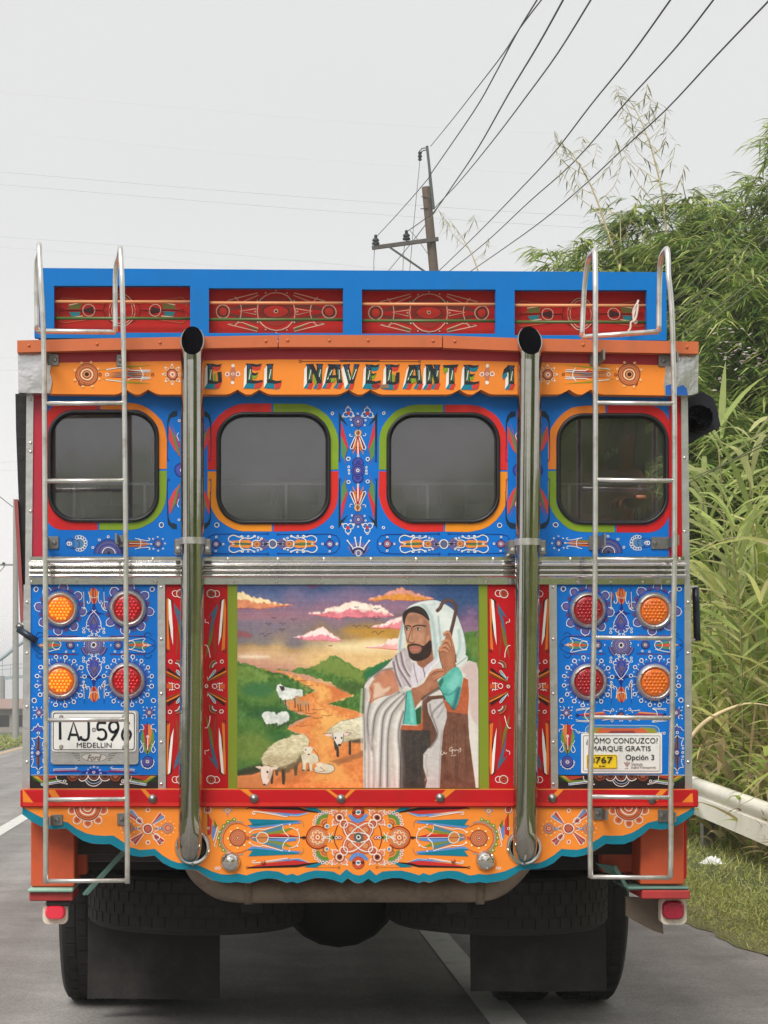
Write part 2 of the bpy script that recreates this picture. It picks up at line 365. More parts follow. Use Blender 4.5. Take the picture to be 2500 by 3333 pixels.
sheet('ground', [-600, -200, -60, -20, -8, 0, 8, 20, 60, 200, 600], YS, lambda x, y: terrain_z(y) - .03, M_field)
sheet('road', [-5.35, -2.3, 1.1, 2.72], YS[:-2], lambda x, y: terrain_z(y), M_asph)
def verge_z(x, y): return terrain_z(y) + (.012 if x < 2.8 else -.02 - .05 * min(1, (x - 2.8) / 1.2) )
vy = [-60, -30, -10, 0] + [4 + .22 * i for i in range(140)] + [36, 45, 55, 75, 110, 160]
def edge_x(y): return 2.68 + .05 * math.sin(y * 1.9) + .035 * math.sin(y * 4.7 + 1) + .02 * math.sin(y * 13.1)
vx_ = [0, .04, .2, .6, 1.1, 1.7, 2.5]
vv = [(edge_x(y) + d if k < 3 else 2.68 + d, y, terrain_z(y) + (.004 if k == 0 else .014 if k == 1 else .005 if k == 2 else verge_z(2.68 + d, 0))) for y in vy for k, d in enumerate(vx_)]; nv = len(vx_)
tag(mesh_obj('verge', vv, [(q * nv + r, q * nv + r + 1, (q + 1) * nv + r + 1, (q + 1) * nv + r) for q in range(len(vy) - 1) for r in range(nv - 1)], M_soil, smooth=True, origin=(0, 0, 0)), kind='structure')
M_mark = mat('road_marking_paint', (.62, .61, .58), .6, var=.08, srgb=False, scale=8, dirt=((120, 116, 110), .6, 7))
M_ylw = mat('yellow_marking_paint', (.55, .36, .16), .6, var=.1, srgb=False, dirt=((120, 116, 110), .6, 7))
def dash(name, x0, x1, y0, y1, m):
    ys = [y0] + [y for y in YS if y0 < y < y1] + [y1]
    return sheet(name, [x0, x1], ys, lambda x, y: terrain_z(y) + .004, m)
dash('lane_marking', 1.035, 1.185, 7.9, 12.6, M_mark); dash('lane_marking', 1.035, 1.185, 19, 23, M_mark)
dash('lane_marking', 1.035, 1.185, -4, 1, M_mark)
for y in (19.2, -4, 31, 43, 55): dash('lane_marking', -2.37, -2.22, y, y + 5.2, M_mark)
dash('edge_marking', -5.22, -5.1, -40, 150, M_ylw)

# ================================================================ THE BUS
BUS = empty('painted_bus', W(1166, 3250, 9.52)[:1] + (8.0, 0.0), 'brightly painted wooden bus seen from behind, with blue roof rack and two tall chrome exhausts', 'bus')
XL, XR = W(99, 0, 8)[0], W(2240, 0, 8)[0]
Zp = lambda py, Y=8: W(0, py, Y)[2]
Xp = lambda px, Y=8: W(px, 0, Y)[0]
def part(mb, name, m, parent=None, smooth=False, **kw): return mb.build(name, m, parent or BUS, smooth, **kw)

# --- rear wall with four window openings
WIN = [(156, 1334, 518, 1700, 88), (704, 1341, 1076, 1706, 92), (1258, 1342, 1627, 1704, 92), (1811, 1345, 2176, 1708, 90)]
wall = MB().prism([(140, 1278), (2180, 1280), (2180, 1815), (140, 1815)], 8.0, .03, holes=[rr(*wn) for wn in WIN])
rear_wall = part(wall, 'rear_wall', M_blue)
# --- body shell: side walls, roof, floor, front bulkhead
yb, ye = 8.03, 15.6
part(MB().bbox(XL, XL + .04, yb, ye, .66, Zp(1142)), 'side_wall', M_red)
part(MB().bbox(XR - .04, XR, yb, ye, .66, Zp(1690)), 'side_wall', M_red)
part(MB().bbox(XR - .04, XR, yb, ye, Zp(1300), Zp(1142)), 'eave_panel', M_red)
for y in (8.04, 9.1, 10.3, 11.5, 12.7, 13.9, 15.2): part(MB().bbox(XR - .05, XR + .004, y, y + .09, .67, Zp(1143)), 'side_post', M_red)
part(MB().bbox(Xp(62), Xp(2270), 8.0, ye + .3, Zp(1140), Zp(1113)), 'roof', M_trim)
part(MB().bbox(XL + .04, XR - .04, 8.45, ye, .66, .72), 'floor', M_under)
part(MB().bbox(XL + .04, XR - .04, ye - .05, ye, .72, Zp(1290)), 'bulkhead', M_inner)
part(MB().bbox(XL + .04, XR - .04, 8.06, 8.08, Zp(2600), Zp(1745)), 'inner_lining', M_inner)
# bench seats with rails, seen dimly through the glass
for i, y in enumerate((8.16, 9.3, 10.5, 11.8)):
    b = MB().bbox(XL + .1, XR - .1, y + .03, y + .07, .74, Zp(1640 if i else 1720, y)); bench = part(b, 'bench_back', M_inner)
    rail = MB().tube([(XL + .1, y, Zp(1576 - i * 3, y)), (XR - .1, y, Zp(1576 - i * 3, y))], .005, 8)
    for k in range(9):
        x = XL + .15 + (XR - XL - .3) * k / 8; rail.tube([(x, y, Zp(1720, y)), (x, y, Zp(1577 - i * 3, y))], .006, 6)
    part(rail, 'seat_rail', M_white, bench, smooth=True)
for x in (505, 1210, 2085):              # window pillars of the cabin sides and centre
    part(MB().bbox(Xp(x, 8.5) - .02, Xp(x, 8.5) + .02, 8.5, 8.54, .74, Zp(1290, 8.5)), 'cabin_post', M_under)

# --- windows: rubber seal, glass, four-colour painted surround
QUAD = [((204, 38, 36), (236, 132, 34), (204, 30, 36), GREEN, 324, 321, 1530), ((214, 40, 36), GREEN, (236, 144, 30), (214, 42, 34), 887, 888, 1531),
        (GREEN, (220, 44, 40), (216, 40, 36), (240, 146, 28), 1446, 1446, 1532), ((236, 134, 44), (200, 30, 30), GREEN, (206, 28, 32), 1974, 2004, 1530)]
RING = [(141, 1312, 543, 1724, 122), (676, 1314, 1101, 1729, 128), (1233, 1317, 1652, 1731, 128), (1784, 1320, 2179, 1733, 124)]
for i, (wn, q, rg) in enumerate(zip(WIN, QUAD, RING)):
    o = Orn(8.0)
    for qi, (sx, sy) in enumerate(((-1, -1), (1, -1), (-1, 1), (1, 1))):
        sp = q[4] if sy < 0 else q[5]; y0 = q[6]
        x_in, x_out = (wn[0], rg[0]) if sx < 0 else (wn[2], rg[2]); y_in, y_out = (wn[1], rg[1]) if sy < 0 else (wn[3], rg[3])
        gap = 3
        def side(x, y, r, n=14):
            pts = [(sp + sx * gap, y)]
            cx, cy = x - sx * r, y - sy * r
            for k in range(n + 1):
                g = math.radians(90 * k / n); pts.append((cx + sx * r * math.sin(g), cy + sy * r * math.cos(g)))
            return pts + [(x, y0 + sy * gap)]
        a, b = side(x_out, y_out, rg[4] * (.55 if (i in (0, 3) and ((i == 0) == (sx < 0))) else 1)), side(x_in + sx * 0, y_in, wn[4])
        n = len(a); o.at(1)
        o._put(a + b, [(k, k + 1, n + k + 1, n + k) for k in range(n - 1)], q[qi])
    sur = o.build('painted_surround', BUS)
    x0, y0, x1, y1, r = wn
    loop = [(a, 7.995, c) for a, _, c in (W(x, y, 8) for x, y in rr(x0 + 6, y0 + 6, x1 - 6, y1 - 6, r - 5, 14))]
    seal = MB().tube(loop, .0066, 10, closed=True); win = part(seal, 'rear_window', M_seal, smooth=True)
    inner = MB().tube([(a, 8.008, c) for a, _, c in (W(x, y, 8) for x, y in rr(x0 + 13, y0 + 13, x1 - 13, y1 - 13, r - 11, 14))], .0035, 6, closed=True)
    part(inner, 'seal_lip', M_black, win, smooth=True)
    part(MB().prism(rr(x0 + 4, y0 + 4, x1 - 4, y1 - 4, r - 3, 12), 8.012, .005), 'pane', M_glass, win)

# --- red corner strips and aluminium edge strips
part(MB().prism([(106, 1284), (141, 1284), (141, 1812), (104, 1812)], 7.997, .03), 'corner_strip', mat('crimson_paint', (176, 30, 56), .4, var=.06, dirt=DIRT))
part(MB().prism([(2178, 1284), (2219, 1284), (2222, 1812), (2178, 1812)], 7.997, .03), 'corner_strip', M_red)
e1 = part(MB().prism([(86, 1288), (109, 1288), (103, 1905), (82, 1905)], 7.99, .04), 'edge_strip', M_alu)
e2 = part(MB().prism([(2217, 1292), (2239, 1290), (2246, 1905), (2222, 1905)], 7.99, .04), 'edge_strip', M_alu)
e3 = part(MB().prism([(77, 1903), (100, 1903), (97, 2568), (72, 2568)], 7.985, .05), 'edge_strip', M_alu)
e4 = part(MB().prism([(2228, 1903), (2249, 1903), (2254, 2568), (2230, 2568)], 7.985, .05), 'edge_strip', M_alu)
# rivets and bolts share one mesh each
rv = MB().lathe([(.006, 0), (.0055, .0022), (.0035, .004), (.0, .0046)], 10, facing((0, 0, 0)))
RIV = None
def rivet(px, py, Y, parent, m=M_steel, sc=1):
    global RIV
    p = W(px, py, Y)
    if RIV is None:
        RIV = mesh_obj('rivet', np.array(rv.v) + np.array(p), rv.f, m, parent, True, origin=p); return RIV
    c = dup(RIV, p, parent); c.scale = (sc,) * 3; return c
for y in (1300, 1441, 1470, 1664): rivet(100, y, 7.99, e1)
for y in (1298, 1490, 1730): rivet(2228, y, 7.99, e2)
for y in (1960, 2126, 2300, 2480): rivet(88, y, 7.985, e3); rivet(2240, y, 7.985, e4)

# --- roof edge boards (three lengths), red band and scalloped name board
for pts in ([(56, 1108), (300, 1102), (904, 1091), (904, 1129), (300, 1140), (56, 1147)], [(907, 1090), (1439, 1091), (1439, 1130), (907, 1129)], [(1442, 1092), (1700, 1101), (2274, 1112), (2274, 1151), (1700, 1142), (1442, 1132)]):
    eb = part(MB().prism(pts, 7.90, .10), 'roof_edge_board', M_trim)
    xs = [p[0] for p in pts]; xa, xb = min(xs), max(xs)
    for t in (.03, .3, .55, .97):
        x = xa + 14 + (xb - xa - 28) * t
        yy = np.interp(x, [p[0] for p in pts[:len(pts) // 2]], [p[1] for p in pts[:len(pts) // 2]]) + 16 + (t * 53 % 7)
        rv_ = rivet(x, yy, 7.90, eb, sc=1.0); rv_.material_slots[0].link = 'OBJECT'; rv_.material_slots[0].material = M_trim
M_redband = mat('crimson_band_paint', (182, 30, 48), .4, var=.06, dirt=DIRT)
part(MB().prism([(160, 1140), (906, 1126), (1440, 1128), (2166, 1146), (2166, 1190), (1440, 1173), (906, 1171), (160, 1182)], 7.945, .055), 'red_band', M_redband)
def notch(x): return [(x - 73, 1284), (x - 60, 1281), (x - 35, 1268), (x - 22, 1277), (x - 8, 1284), (x + 8, 1284), (x + 20, 1277), (x + 35, 1268), (x + 60, 1281), (x + 73, 1284)]
low = [(160, 1282)]
for x in (447, 809, 1171, 1531, 1888): low += notch(x)
low += [(2166, 1287)]
nb_pts = [(160, 1181), (906, 1170), (1440, 1172), (2166, 1189)] + low[::-1]
name_board = part(MB().prism(nb_pts, 7.94, .06), 'name_board', M_orange)
part(MB().prism([(58, 1150), (165, 1147), (168, 1175), (162, 1210), (170, 1240), (163, 1280), (60, 1278)], 7.935, .08), 'corner_cap', M_dent)
cc = part(MB().prism([(2163, 1152), (2274, 1154), (2272, 1280), (2250, 1286), (2166, 1288), (2160, 1250), (2166, 1215)], 7.935, .08), 'corner_cap', M_dent)
o = Orn(7.935); o.poly([(2166, 1256), (2185, 1250), (2200, 1262), (2222, 1252), (2236, 1264), (2238, 1286), (2167, 1287)], (40, 104, 190)); o.build('paint_patch', cc)
# eaves lining so the band stands off the wall
part(MB().box(Xp(110), Xp(2230), 7.955, 8.0, Zp(1276), Zp(1262)), 'eave_batten', M_under)

# --- roof rack: blue frame, four red boards behind, tan and green rails
OPEN = [(176, 930, 619, 1083), (680, 938, 1117, 1084), (1178, 942, 1613, 1086), (1675, 944, 2105, 1091)]
RY = 8.30
rk = MB().prism([(122, 872), (1166, 880), (2170, 886), (2170, 1108), (122, 1100)], RY, .035, holes=[[(a, b), (c, b), (c, d), (a, d)] for a, b, c, d in OPEN])
rack = part(rk, 'roof_rack', M_rackblue)
part(MB().bbox(Xp(122, RY), Xp(122, RY) + .04, RY + .037, 14.5, Zp(1100), Zp(874, RY)), 'side_panel', M_rackblue, rack)
part(MB().bbox(Xp(2170, RY) - .04, Xp(2170, RY), RY + .037, 14.5, Zp(1100), Zp(888, RY)), 'side_panel', M_rackblue, rack)
part(MB().prism([(112, 868), (128, 868), (128, 1098), (112, 1098)], RY + .12, .04), 'corner_post', M_rackblue, rack)
for i, (a, b, c, d) in enumerate(OPEN):
    bd = part(MB().prism([(a - 14, b - 12), (c + 14, b - 12), (c + 14, d + 8), (a - 14, d + 8)], RY + .06, .02), 'rack_board', M_rackred)
    dy = 4 * i
    part(MB().tube([W(a - 2, 982 + dy, RY + .02), W(c + 2, 983 + dy, RY + .02)], .0062, 8), 'tan_rail', M_tan, rack, smooth=True)
    part(MB().tube([W(a - 2, 1036 + dy, RY + .02), W(c + 2, 1037 + dy, RY + .02)], .006, 8), 'green_rail', M_gbar, rack, smooth=True)
    o = Orn(RY + .06); cx, cy = (a + c) / 2, 1010 + dy
    C = (226, 186, 160)
    if i in (1, 2):
        o.sym(lambda p: p, o.mx(cx)); o.at(1)
        o.poly([(cx - 200, cy + 4), (cx - 40, cy - 46), (cx - 20, cy - 20), (cx - 195, cy + 2)], (120, 62, 52)); o.poly([(cx - 195, cy), (cx - 60, cy + 40), (cx - 40, cy + 24)], (120, 62, 52))
        o.stroke([(cx - 160, cy + 40), (cx - 60, cy + 64), (cx - 58, cy + 54), (cx - 110, cy + 36)], 3, C, closed=True); o.poly([(cx - 110, cy + 38), (cx - 60, cy + 62), (cx - 60, cy + 54)], (110, 110, 60))
        o.stroke([(cx - 160, cy - 34), (cx - 60, cy - 60), (cx - 58, cy - 52), (cx - 110, cy - 32)], 3, C, closed=True)
        o.poly([(cx - 118, cy), (cx - 64, cy - 10), (cx - 66, cy + 10)], (190, 40, 36)); o.stroke([(cx - 118, cy), (cx - 64, cy - 10), (cx - 66, cy + 10)], 3.5, C, closed=True)
        o.arc(cx - 172, cy, 60, -52, 52, 3, C)
        o.at(4); o.disc(cx - 173, cy, 22, (120, 50, 44)); o.disc(cx - 173, cy, 13, (206, 60, 40)); o.ring(cx - 173, cy, 22, 3.5, C)
        o.sym(); o.at(6); o.disc(cx, cy, 50, (160, 50, 40)); o.disc(cx, cy, 46, (110, 50, 46), 24); o.disc(cx, cy, 40, (200, 54, 40), 19); o.ring(cx, cy, 52, 3, (110, 60, 50), 30); o.ring(cx, cy, 62, 3.5, C)
        o.disc(cx, cy, 7, C); o.disc(cx, cy, 4, DARK)
        o.around(cx, cy, 69, 12, lambda x, y, g: o.disc(x, y, 3, C, n=6))
    else:
        o.sym(lambda p: p, o.mx(cx)); o.at(1)
        o.poly([(cx - 180, cy - 4), (cx - 160, cy - 24), (cx - 130, cy - 22), (cx - 136, cy - 4)], (110, 112, 56)); o.poly([(cx - 172, cy + 6), (cx - 134, cy + 4), (cx - 140, cy + 18), (cx - 164, cy + 20)], (50, 150, 160))
        o.stroke([(cx - 174, cy - 18), (cx - 128, cy - 26)], 3, CREAM); o.stroke([(cx - 168, cy + 24), (cx - 128, cy + 18)], 3, CREAM)
        o.stroke([(cx - 192, cy), (cx - 136, cy)], 2.5, (80, 26, 26)); o.poly([(cx - 140, cy), (cx - 94, cy - 12), (cx - 94, cy + 12)], (70, 40, 44)); o.ring(cx - 108, cy, 19, 3, C)
        o.ring(cx - 196, cy, 5, 2, (80, 26, 26)); o.stroke([(cx - 90, cy), (cx - 62, cy)], 3, (90, 40, 40)); o.ring(cx - 22, cy, 20, 2, (200, 90, 70))
        o.stroke([(cx - 212, cy - 10), (cx - 200, cy - 36), (cx - 180, cy - 40), (cx - 60, cy - 22)], 2, (190, 120, 70), sm=4); o.stroke([(cx - 212, cy + 10), (cx - 200, cy + 36), (cx - 180, cy + 40), (cx - 60, cy + 22)], 2, (190, 120, 70), sm=4)
        o.sym(); o.at(3); o.ring(cx, cy, 60, 2.6, (90, 34, 32), 48)
        o.ring(cx - 0, cy, 42, 3, C, 52); o.ring(cx, cy, 34, 2.4, C, 44)
    o.build('painted_ornament', bd)

# --- ribbed chrome belt
prof = [(1812, 0), (1813, .006), (1826, .006), (1828, .012)]
for y0, y1, d in ((1829, 1849, .026), (1850, 1865, .022), (1866, 1883, .024)):
    for k in range(9):
        t = k / 8; prof.append((y0 + (y1 - y0) * t, .010 + d * math.sin(math.pi * t) ** .55))
prof += [(1884, .006), (1903, .006), (1904, 0)]
mb = MB(); m = len(prof)
for x in (99, 2224):
    mb.v += [(Xp(x), 7.985 - d, Zp(y)) for y, d in prof]
mb.f += [(i, i + m, i + m + 1, i + 1) for i in range(m - 1)] + [tuple(range(m)), tuple(range(2 * m - 1, m - 1, -1))]
belt = part(mb, 'ribbed_belt', M_stain, smooth=35)
for x in (256, 390, 498, 742, 905, 1055, 1208, 1355, 1488, 1606, 1857, 1990, 2100, 2212): rivet(x, 1819, 7.979, belt)
for x in (104, 249, 369, 508, 763, 900, 1050, 1186, 1326, 1462, 1583, 1880, 1988, 2092, 2174): rivet(x, 1894, 7.979, belt)

# --- lower panels
blueL = part(MB().prism([(99, 1903), (514, 1903), (514, 2522), (96, 2522)], 7.99, .03), 'lower_panel', M_blue)
blueR = part(MB().prism([(1812, 1903), (2230, 1903), (2232, 2522), (1817, 2522)], 7.99, .03), 'lower_panel', M_blue)
M_kick = mat('black_gloss_paint', (24, 22, 26), .35)
kickL = part(MB().prism([(96, 2523), (514, 2523), (515, 2568), (96, 2568)], 7.991, .03), 'kick_panel', M_kick)
kickR = part(MB().prism([(1817, 2523), (2232, 2523), (2232, 2568), (1817, 2568)], 7.991, .03), 'kick_panel', M_kick)
d1 = part(MB().prism([(513, 1900), (537, 1900), (540, 2568), (515, 2568)], 7.982, .03), 'divider_strip', M_alu)
d2 = part(MB().prism([(1787, 1900), (1812, 1900), (1817, 2568), (1794, 2568)], 7.982, .03), 'divider_strip', M_alu)
for y in (1911, 2080, 2258, 2416, 2552): rivet(525, y, 7.982, d1); rivet(1801, y, 7.982, d2)
redL = part(MB().prism([(538, 1903), (741, 1903), (743, 2568), (541, 2568)], 7.99, .03), 'red_panel', M_red)
redR = part(MB().prism([(1586, 1903), (1787, 1903), (1793, 2568), (1592, 2568)], 7.99, .03), 'red_panel', M_red)
part(MB().prism([(741, 1903), (774, 1903), (775, 2568), (743, 2568)], 7.988, .03), 'green_border', M_green)
part(MB().prism([(1553, 1903), (1586, 1903), (1592, 2568), (1559, 2568)], 7.988, .03), 'green_border', M_green)

# --- scalloped skirt below
LOW = [(73, 2649), (106, 2674), (145, 2695), (183, 2700), (217, 2696), (241, 2717), (270, 2736), (299, 2746), (338, 2748), (359, 2746), (386, 2763), (410, 2777), (434, 2785), (463, 2789), (504, 2785), (530, 2809), (555, 2821), (579, 2828), (608, 2830), (640, 2834), (664, 2850), (689, 2865), (719, 2871), (752, 2873), (769, 2870), (786, 2873), (812, 2875), (845, 2863), (871, 2858), (900, 2862), (934, 2874), (951, 2869), (968, 2874), (997, 2865), (1027, 2858), (1056, 2858), (1086, 2864), (1113, 2874), (1132, 2859), (1153, 2873), (1166, 2876)]
UPP = [(73, 2626), (96, 2640), (135, 2661), (164, 2668), (193, 2671), (222, 2676), (251, 2698), (280, 2712), (309, 2719), (340, 2721), (369, 2719), (395, 2736), (424, 2758), (453, 2765), (480, 2765), (504, 2763), (530, 2784), (555, 2799), (579, 2808), (614, 2812), (648, 2818), (689, 2835), (719, 2844), (748, 2847), (774, 2844), (803, 2849), (837, 2837), (871, 2834), (904, 2837), (934, 2849), (953, 2842), (968, 2849), (997, 2840), (1027, 2833), (1056, 2833), (1086, 2837), (1107, 2849), (1128, 2830), (1149, 2845), (1166, 2850)]
mir = lambda l: [(2332 - x, y) for x, y in l[::-1]]
SKY_ = 7.92
low_full = LOW + mir(LOW)[1:]; upp_full = UPP + mir(UPP)[1:]
hole = lambda cx, cy: [(cx + 50 * math.cos(a), cy + 52 * math.sin(a)) for a in np.linspace(0, 2 * math.pi, 28, endpoint=False)]
skirt = part(MB().prism([(74, 2622), (2256, 2622)] + low_full[::-1], SKY_, .03, holes=[hole(627, 2756), hole(1707, 2752)]), 'skirt', M_orange)
red_rail = part(MB().bbox(Xp(74), Xp(2256), SKY_ - .012, SKY_ + .08, Zp(2623.5), Zp(2567)), 'red_rail', M_red)
o = Orn(SKY_ - .012)
for pts in ([(74, 2571), (77, 2571), (108, 2611), (74, 2611)], [(155, 2571), (178, 2571), (204, 2611), (178, 2611)], [(457, 2569), (474, 2569), (506, 2608), (490, 2608)], [(782, 2569), (806, 2569), (842, 2605), (826, 2602)], [(1058, 2569), (1072, 2569), (1106, 2594), (1100, 2602)], [(1146, 2569), (1160, 2569), (1122, 2605), (1116, 2597)], [(1452, 2569), (1484, 2569), (1440, 2606), (1414, 2606)], [(1816, 2569), (1838, 2569), (1800, 2606), (1782, 2606)], [(2150, 2569), (2172, 2569), (2138, 2608), (2112, 2608)], [(2250, 2582), (2255, 2582), (2255, 2611), (2218, 2611)]):
    o.at(1); o.poly(pts, ORANGE)
o.at(0); o.poly([(74, 2612), (2256, 2612), (2256, 2623), (74, 2623)], (206, 44, 36)); o.at(2); o.stroke([(74, 2568.5), (2256, 2568.5)], 2.4, (232, 150, 70))
o.build('painted_stripe', red_rail)
o = Orn(SKY_); o.at(2)
P = [(x, y - 0) for x, y in upp_full]; Q = low_full
tt = np.linspace(0, 1, 160)
def resample(l):
    a = np.array(l, float); d = np.r_[0, np.cumsum(np.hypot(*np.diff(a, axis=0).T))]; return a, d
# teal border: strip between the two outlines, matched by x
xs = sorted(set([p[0] for p in low_full] + [p[0] for p in upp_full]))
up = np.interp(xs, [p[0] for p in upp_full], [p[1] for p in upp_full]); lo_ = np.interp(xs, [p[0] for p in low_full], [p[1] for p in low_full])
n = len(xs)
segs = [i for i in range(n - 1)]
o._put([(x, y) for x, y in zip(xs, up)] + [(x, y) for x, y in zip(xs, lo_)], [(i, i + 1, n + i + 1, n + i) for i in segs if not (585 < xs[i] < 670 and False)], TEAL)
teal = o.build('teal_border', skirt)

# bolts on the rail and wooden plugs on the skirt
bm_ = MB().lathe([(.0165, 0), (.0165, .004), (.012, .009), (.006, .0135), (0, .0145)], 14, facing((0, 0, 0)))
p0 = W(497, 2600, SKY_ - .012); BOLT = mesh_obj('bolt_head', np.array(bm_.v) + np.array(p0), bm_.f, M_plate_steel, red_rail, 40, origin=p0)
for x, y in ((827, 2599), (1110, 2600), (1433, 2597), (1798, 2598), (2122, 2602)): dup(BOLT, W(x, y, SKY_ - .012), red_rail)
for x, y in ((857, 2806), (1475, 2801)):
    part(MB().lathe([(.009, -.002), (.009, .004), (.005, .009), (0, .010)], 12, facing(W(x, y, SKY_))), 'plug', M_trim, skirt, True)
# chrome domes
for x, y in ((750, 2803), (1580, 2799)):
    part(MB().lathe([(.038, -.004), (.038, .004), (.036, .010), (.030, .020), (.021, .027), (.018, .027), (.016, .030), (.008, .033), (0, .034)], 28, facing(W(x, y, SKY_))), 'chrome_dome', M_stain, skirt, 30)

# --- side boxes under the skirt, bumper plates, marker lamps
part(MB().bbox(Xp(99), Xp(241), 8.02, 8.35, Zp(2888), Zp(2640)), 'side_box', M_sideor)
part(MB().bbox(Xp(2088), Xp(2231), 8.02, 8.35, Zp(2881), Zp(2640)), 'side_box', M_sideor)
part(MB().bbox(Xp(243, 8.2), Xp(282, 8.2), 8.2, 8.3, Zp(2846, 8.2), Zp(2660)), 'inner_box', M_sideor)
part(MB().bbox(Xp(1962, 8.2), Xp(2086, 8.2), 8.2, 8.3, Zp(2840, 8.2), Zp(2660)), 'inner_box', M_sideor)
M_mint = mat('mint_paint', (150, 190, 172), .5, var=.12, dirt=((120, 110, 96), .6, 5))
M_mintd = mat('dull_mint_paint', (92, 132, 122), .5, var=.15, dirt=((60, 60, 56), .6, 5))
M_dullred = mat('dull_red_paint', (176, 50, 52), .5, var=.12, dirt=DIRT)
stL = part(MB().bbox(Xp(93), Xp(240), 7.97, 8.3, Zp(2902), Zp(2890)), 'step_plate', M_mint)
part(MB().bbox(Xp(96), Xp(238), 7.99, 8.28, Zp(2932), Zp(2903)), 'step_skirt', M_dullred, stL)
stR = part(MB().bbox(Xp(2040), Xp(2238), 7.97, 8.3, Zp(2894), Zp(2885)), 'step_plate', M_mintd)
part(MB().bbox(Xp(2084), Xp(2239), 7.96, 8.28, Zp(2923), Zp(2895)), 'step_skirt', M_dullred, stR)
def marker(x0, x1, y0, y1, lens):
    rim = MB().prism(rr(x0 - 7, y0 - 10, x1 + 7, y1 + 15, 18, 7), 8.02, .05); rm = part(rim, 'marker_lamp', mat('cream_plastic', (226, 216, 200), .45, dirt=((120, 110, 100), .5, 9)), smooth=30)
    mb = MB(); base = rr(x0, y0, x1, y1, 20, 7); n = len(base)
    for k, (d, s) in enumerate(((0, 1), (.012, 1), (.022, .93), (.027, .8))):
        cx, cy = (x0 + x1) / 2, (y0 + y1) / 2
        mb.v += [(a, 8.019 - d, c) for a, _, c in (W(cx + (x - cx) * s, cy + (y - cy) * s, 8.0) for x, y in base)]
    for k in range(3): mb.f += [(k * n + i, k * n + (i + 1) % n, (k + 1) * n + (i + 1) % n, (k + 1) * n + i) for i in range(n)]
    mb.f.append(tuple(range(3 * n, 4 * n)))
    part(mb, 'lens', lens, rm, smooth=40)
    part(MB().lathe([(.0, -.001), (.005, .0), (.004, .003), (0, .004)], 8, facing(W((x0 + x1) / 2, y1 + 9, 8.02))), 'screw', M_steel, rm)
    return rm
marker(146, 213, 2948, 2993, M_pinklens); marker(2158, 2228, 2932, 2994, mat('dark_red_lens', (150, 26, 52), .25, emit=.02))
part(MB().bbox(Xp(150), Xp(232), 8.0, 8.1, Zp(2950), Zp(2931)), 'lamp_bracket', M_under)
part(MB().bbox(Xp(2170), Xp(2226), 8.03, 8.1, Zp(2934), Zp(2922)), 'lamp_bracket', M_under)
part(MB().prism([(2037, 2918), (2154, 2925), (2156, 3000), (2160, 3040), (2127, 3030), (2062, 2996), (2037, 2980)], 8.1, .012), 'splash_plate', mat('bare_weathered_steel', (112, 100, 88), .6, .4, var=.25, dirt=((70, 52, 42), .7, 6)))
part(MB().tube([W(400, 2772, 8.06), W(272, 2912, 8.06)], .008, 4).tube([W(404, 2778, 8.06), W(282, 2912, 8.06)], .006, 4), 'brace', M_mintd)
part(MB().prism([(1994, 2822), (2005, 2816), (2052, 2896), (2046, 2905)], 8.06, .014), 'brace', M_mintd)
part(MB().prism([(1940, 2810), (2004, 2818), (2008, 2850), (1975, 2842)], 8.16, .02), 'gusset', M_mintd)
# --- underbody: axle, wheels, mud flaps, spare wheels, exhaust cross pipe, chassis rails
AX = 9.52
ax = part(MB().tube([(-.5, AX, .5), (1.4, AX, .5)], .06, 12), 'axle', M_under, smooth=True)
part(MB().lathe([(0, -.3), (.12, -.28), (.23, -.15), (.27, 0), (.23, .15), (.12, .28), (0, .3)], 20, Matrix.Translation((.45, AX, .5)) @ Matrix.Rotation(math.radians(90), 4, 'X')), 'differential', M_under, ax, True)
for x in (0.06, .84): part(MB().bbox(x - .04, x + .04, 8.2, 15.4, .52, .66), 'chassis_rail', M_under)
for y in (8.75, 9.1): part(MB().bbox(-.7, 1.62, y, y + .06, .60, .66), 'cross_member', M_under)
part(MB().bbox(-.72, -.2, 8.3, 8.34, Zp(2806, 8.3), Zp(2772, 8.3)), 'cross_member', mat('scuffed_chassis_steel', (74, 68, 70), .5, .3, var=.3, dirt=((50, 42, 38), .7, 6)))
def tyre_profile(R, wd, r0):
    h = wd / 2; return [(r0, -h * .8), (R * .8, -h), (R * .93, -h * .98), (R * .985, -h * .86), (R, -h * .7), (R, h * .7), (R * .985, h * .86), (R * .93, h * .98), (R * .8, h), (r0, h * .8)]
def blocks(R, wd, n, rows, M, a0=0, a1=2 * math.pi):       # tread blocks, real pieces with grooves between
    mb = MB(); h = wd * .78; rw = h / rows
    for r in range(rows):
        for k in range(n):
            g0 = a0 + (a1 - a0) * (k + .5 * (r % 2)) / n; g1 = g0 + (a1 - a0) / n * .93
            z0 = -h / 2 + rw * r + rw * .07; z1 = z0 + rw * .88
            v = []
            for rad, kk in ((R - .012, 0), (R + .004, .05)):
                dg = (g1 - g0) * kk
                for g, z in ((g0 + dg, z0 + .002), (g1 - dg, z0 + .002), (g1 - dg, z1 - .002), (g0 + dg, z1 - .002)): v.append(M @ Vector((rad * math.cos(g), rad * math.sin(g), z)))
            mb.add(v, [(4, 5, 6, 7), (0, 1, 5, 4), (1, 2, 6, 5), (2, 3, 7, 6), (3, 0, 4, 7)])
    return mb
def wheel(x):
    M = Matrix.Translation((x, AX, .505)) @ Matrix.Rotation(math.radians(90), 4, 'Y')
    t = part(MB().lathe(tyre_profile(.497, .25, .28), 48, M), 'rear_wheel', M_tyre, smooth=40)
    tag(part(blocks(.497, .25, 44, 4, M), 'tread', M_tyre, t), kind='stuff')
    part(MB().lathe([(.28, -.1), (.25, -.1), (.24, 0), (.1, .03), (0, .03)], 24, M), 'rim', M_plate_steel, t, 30)
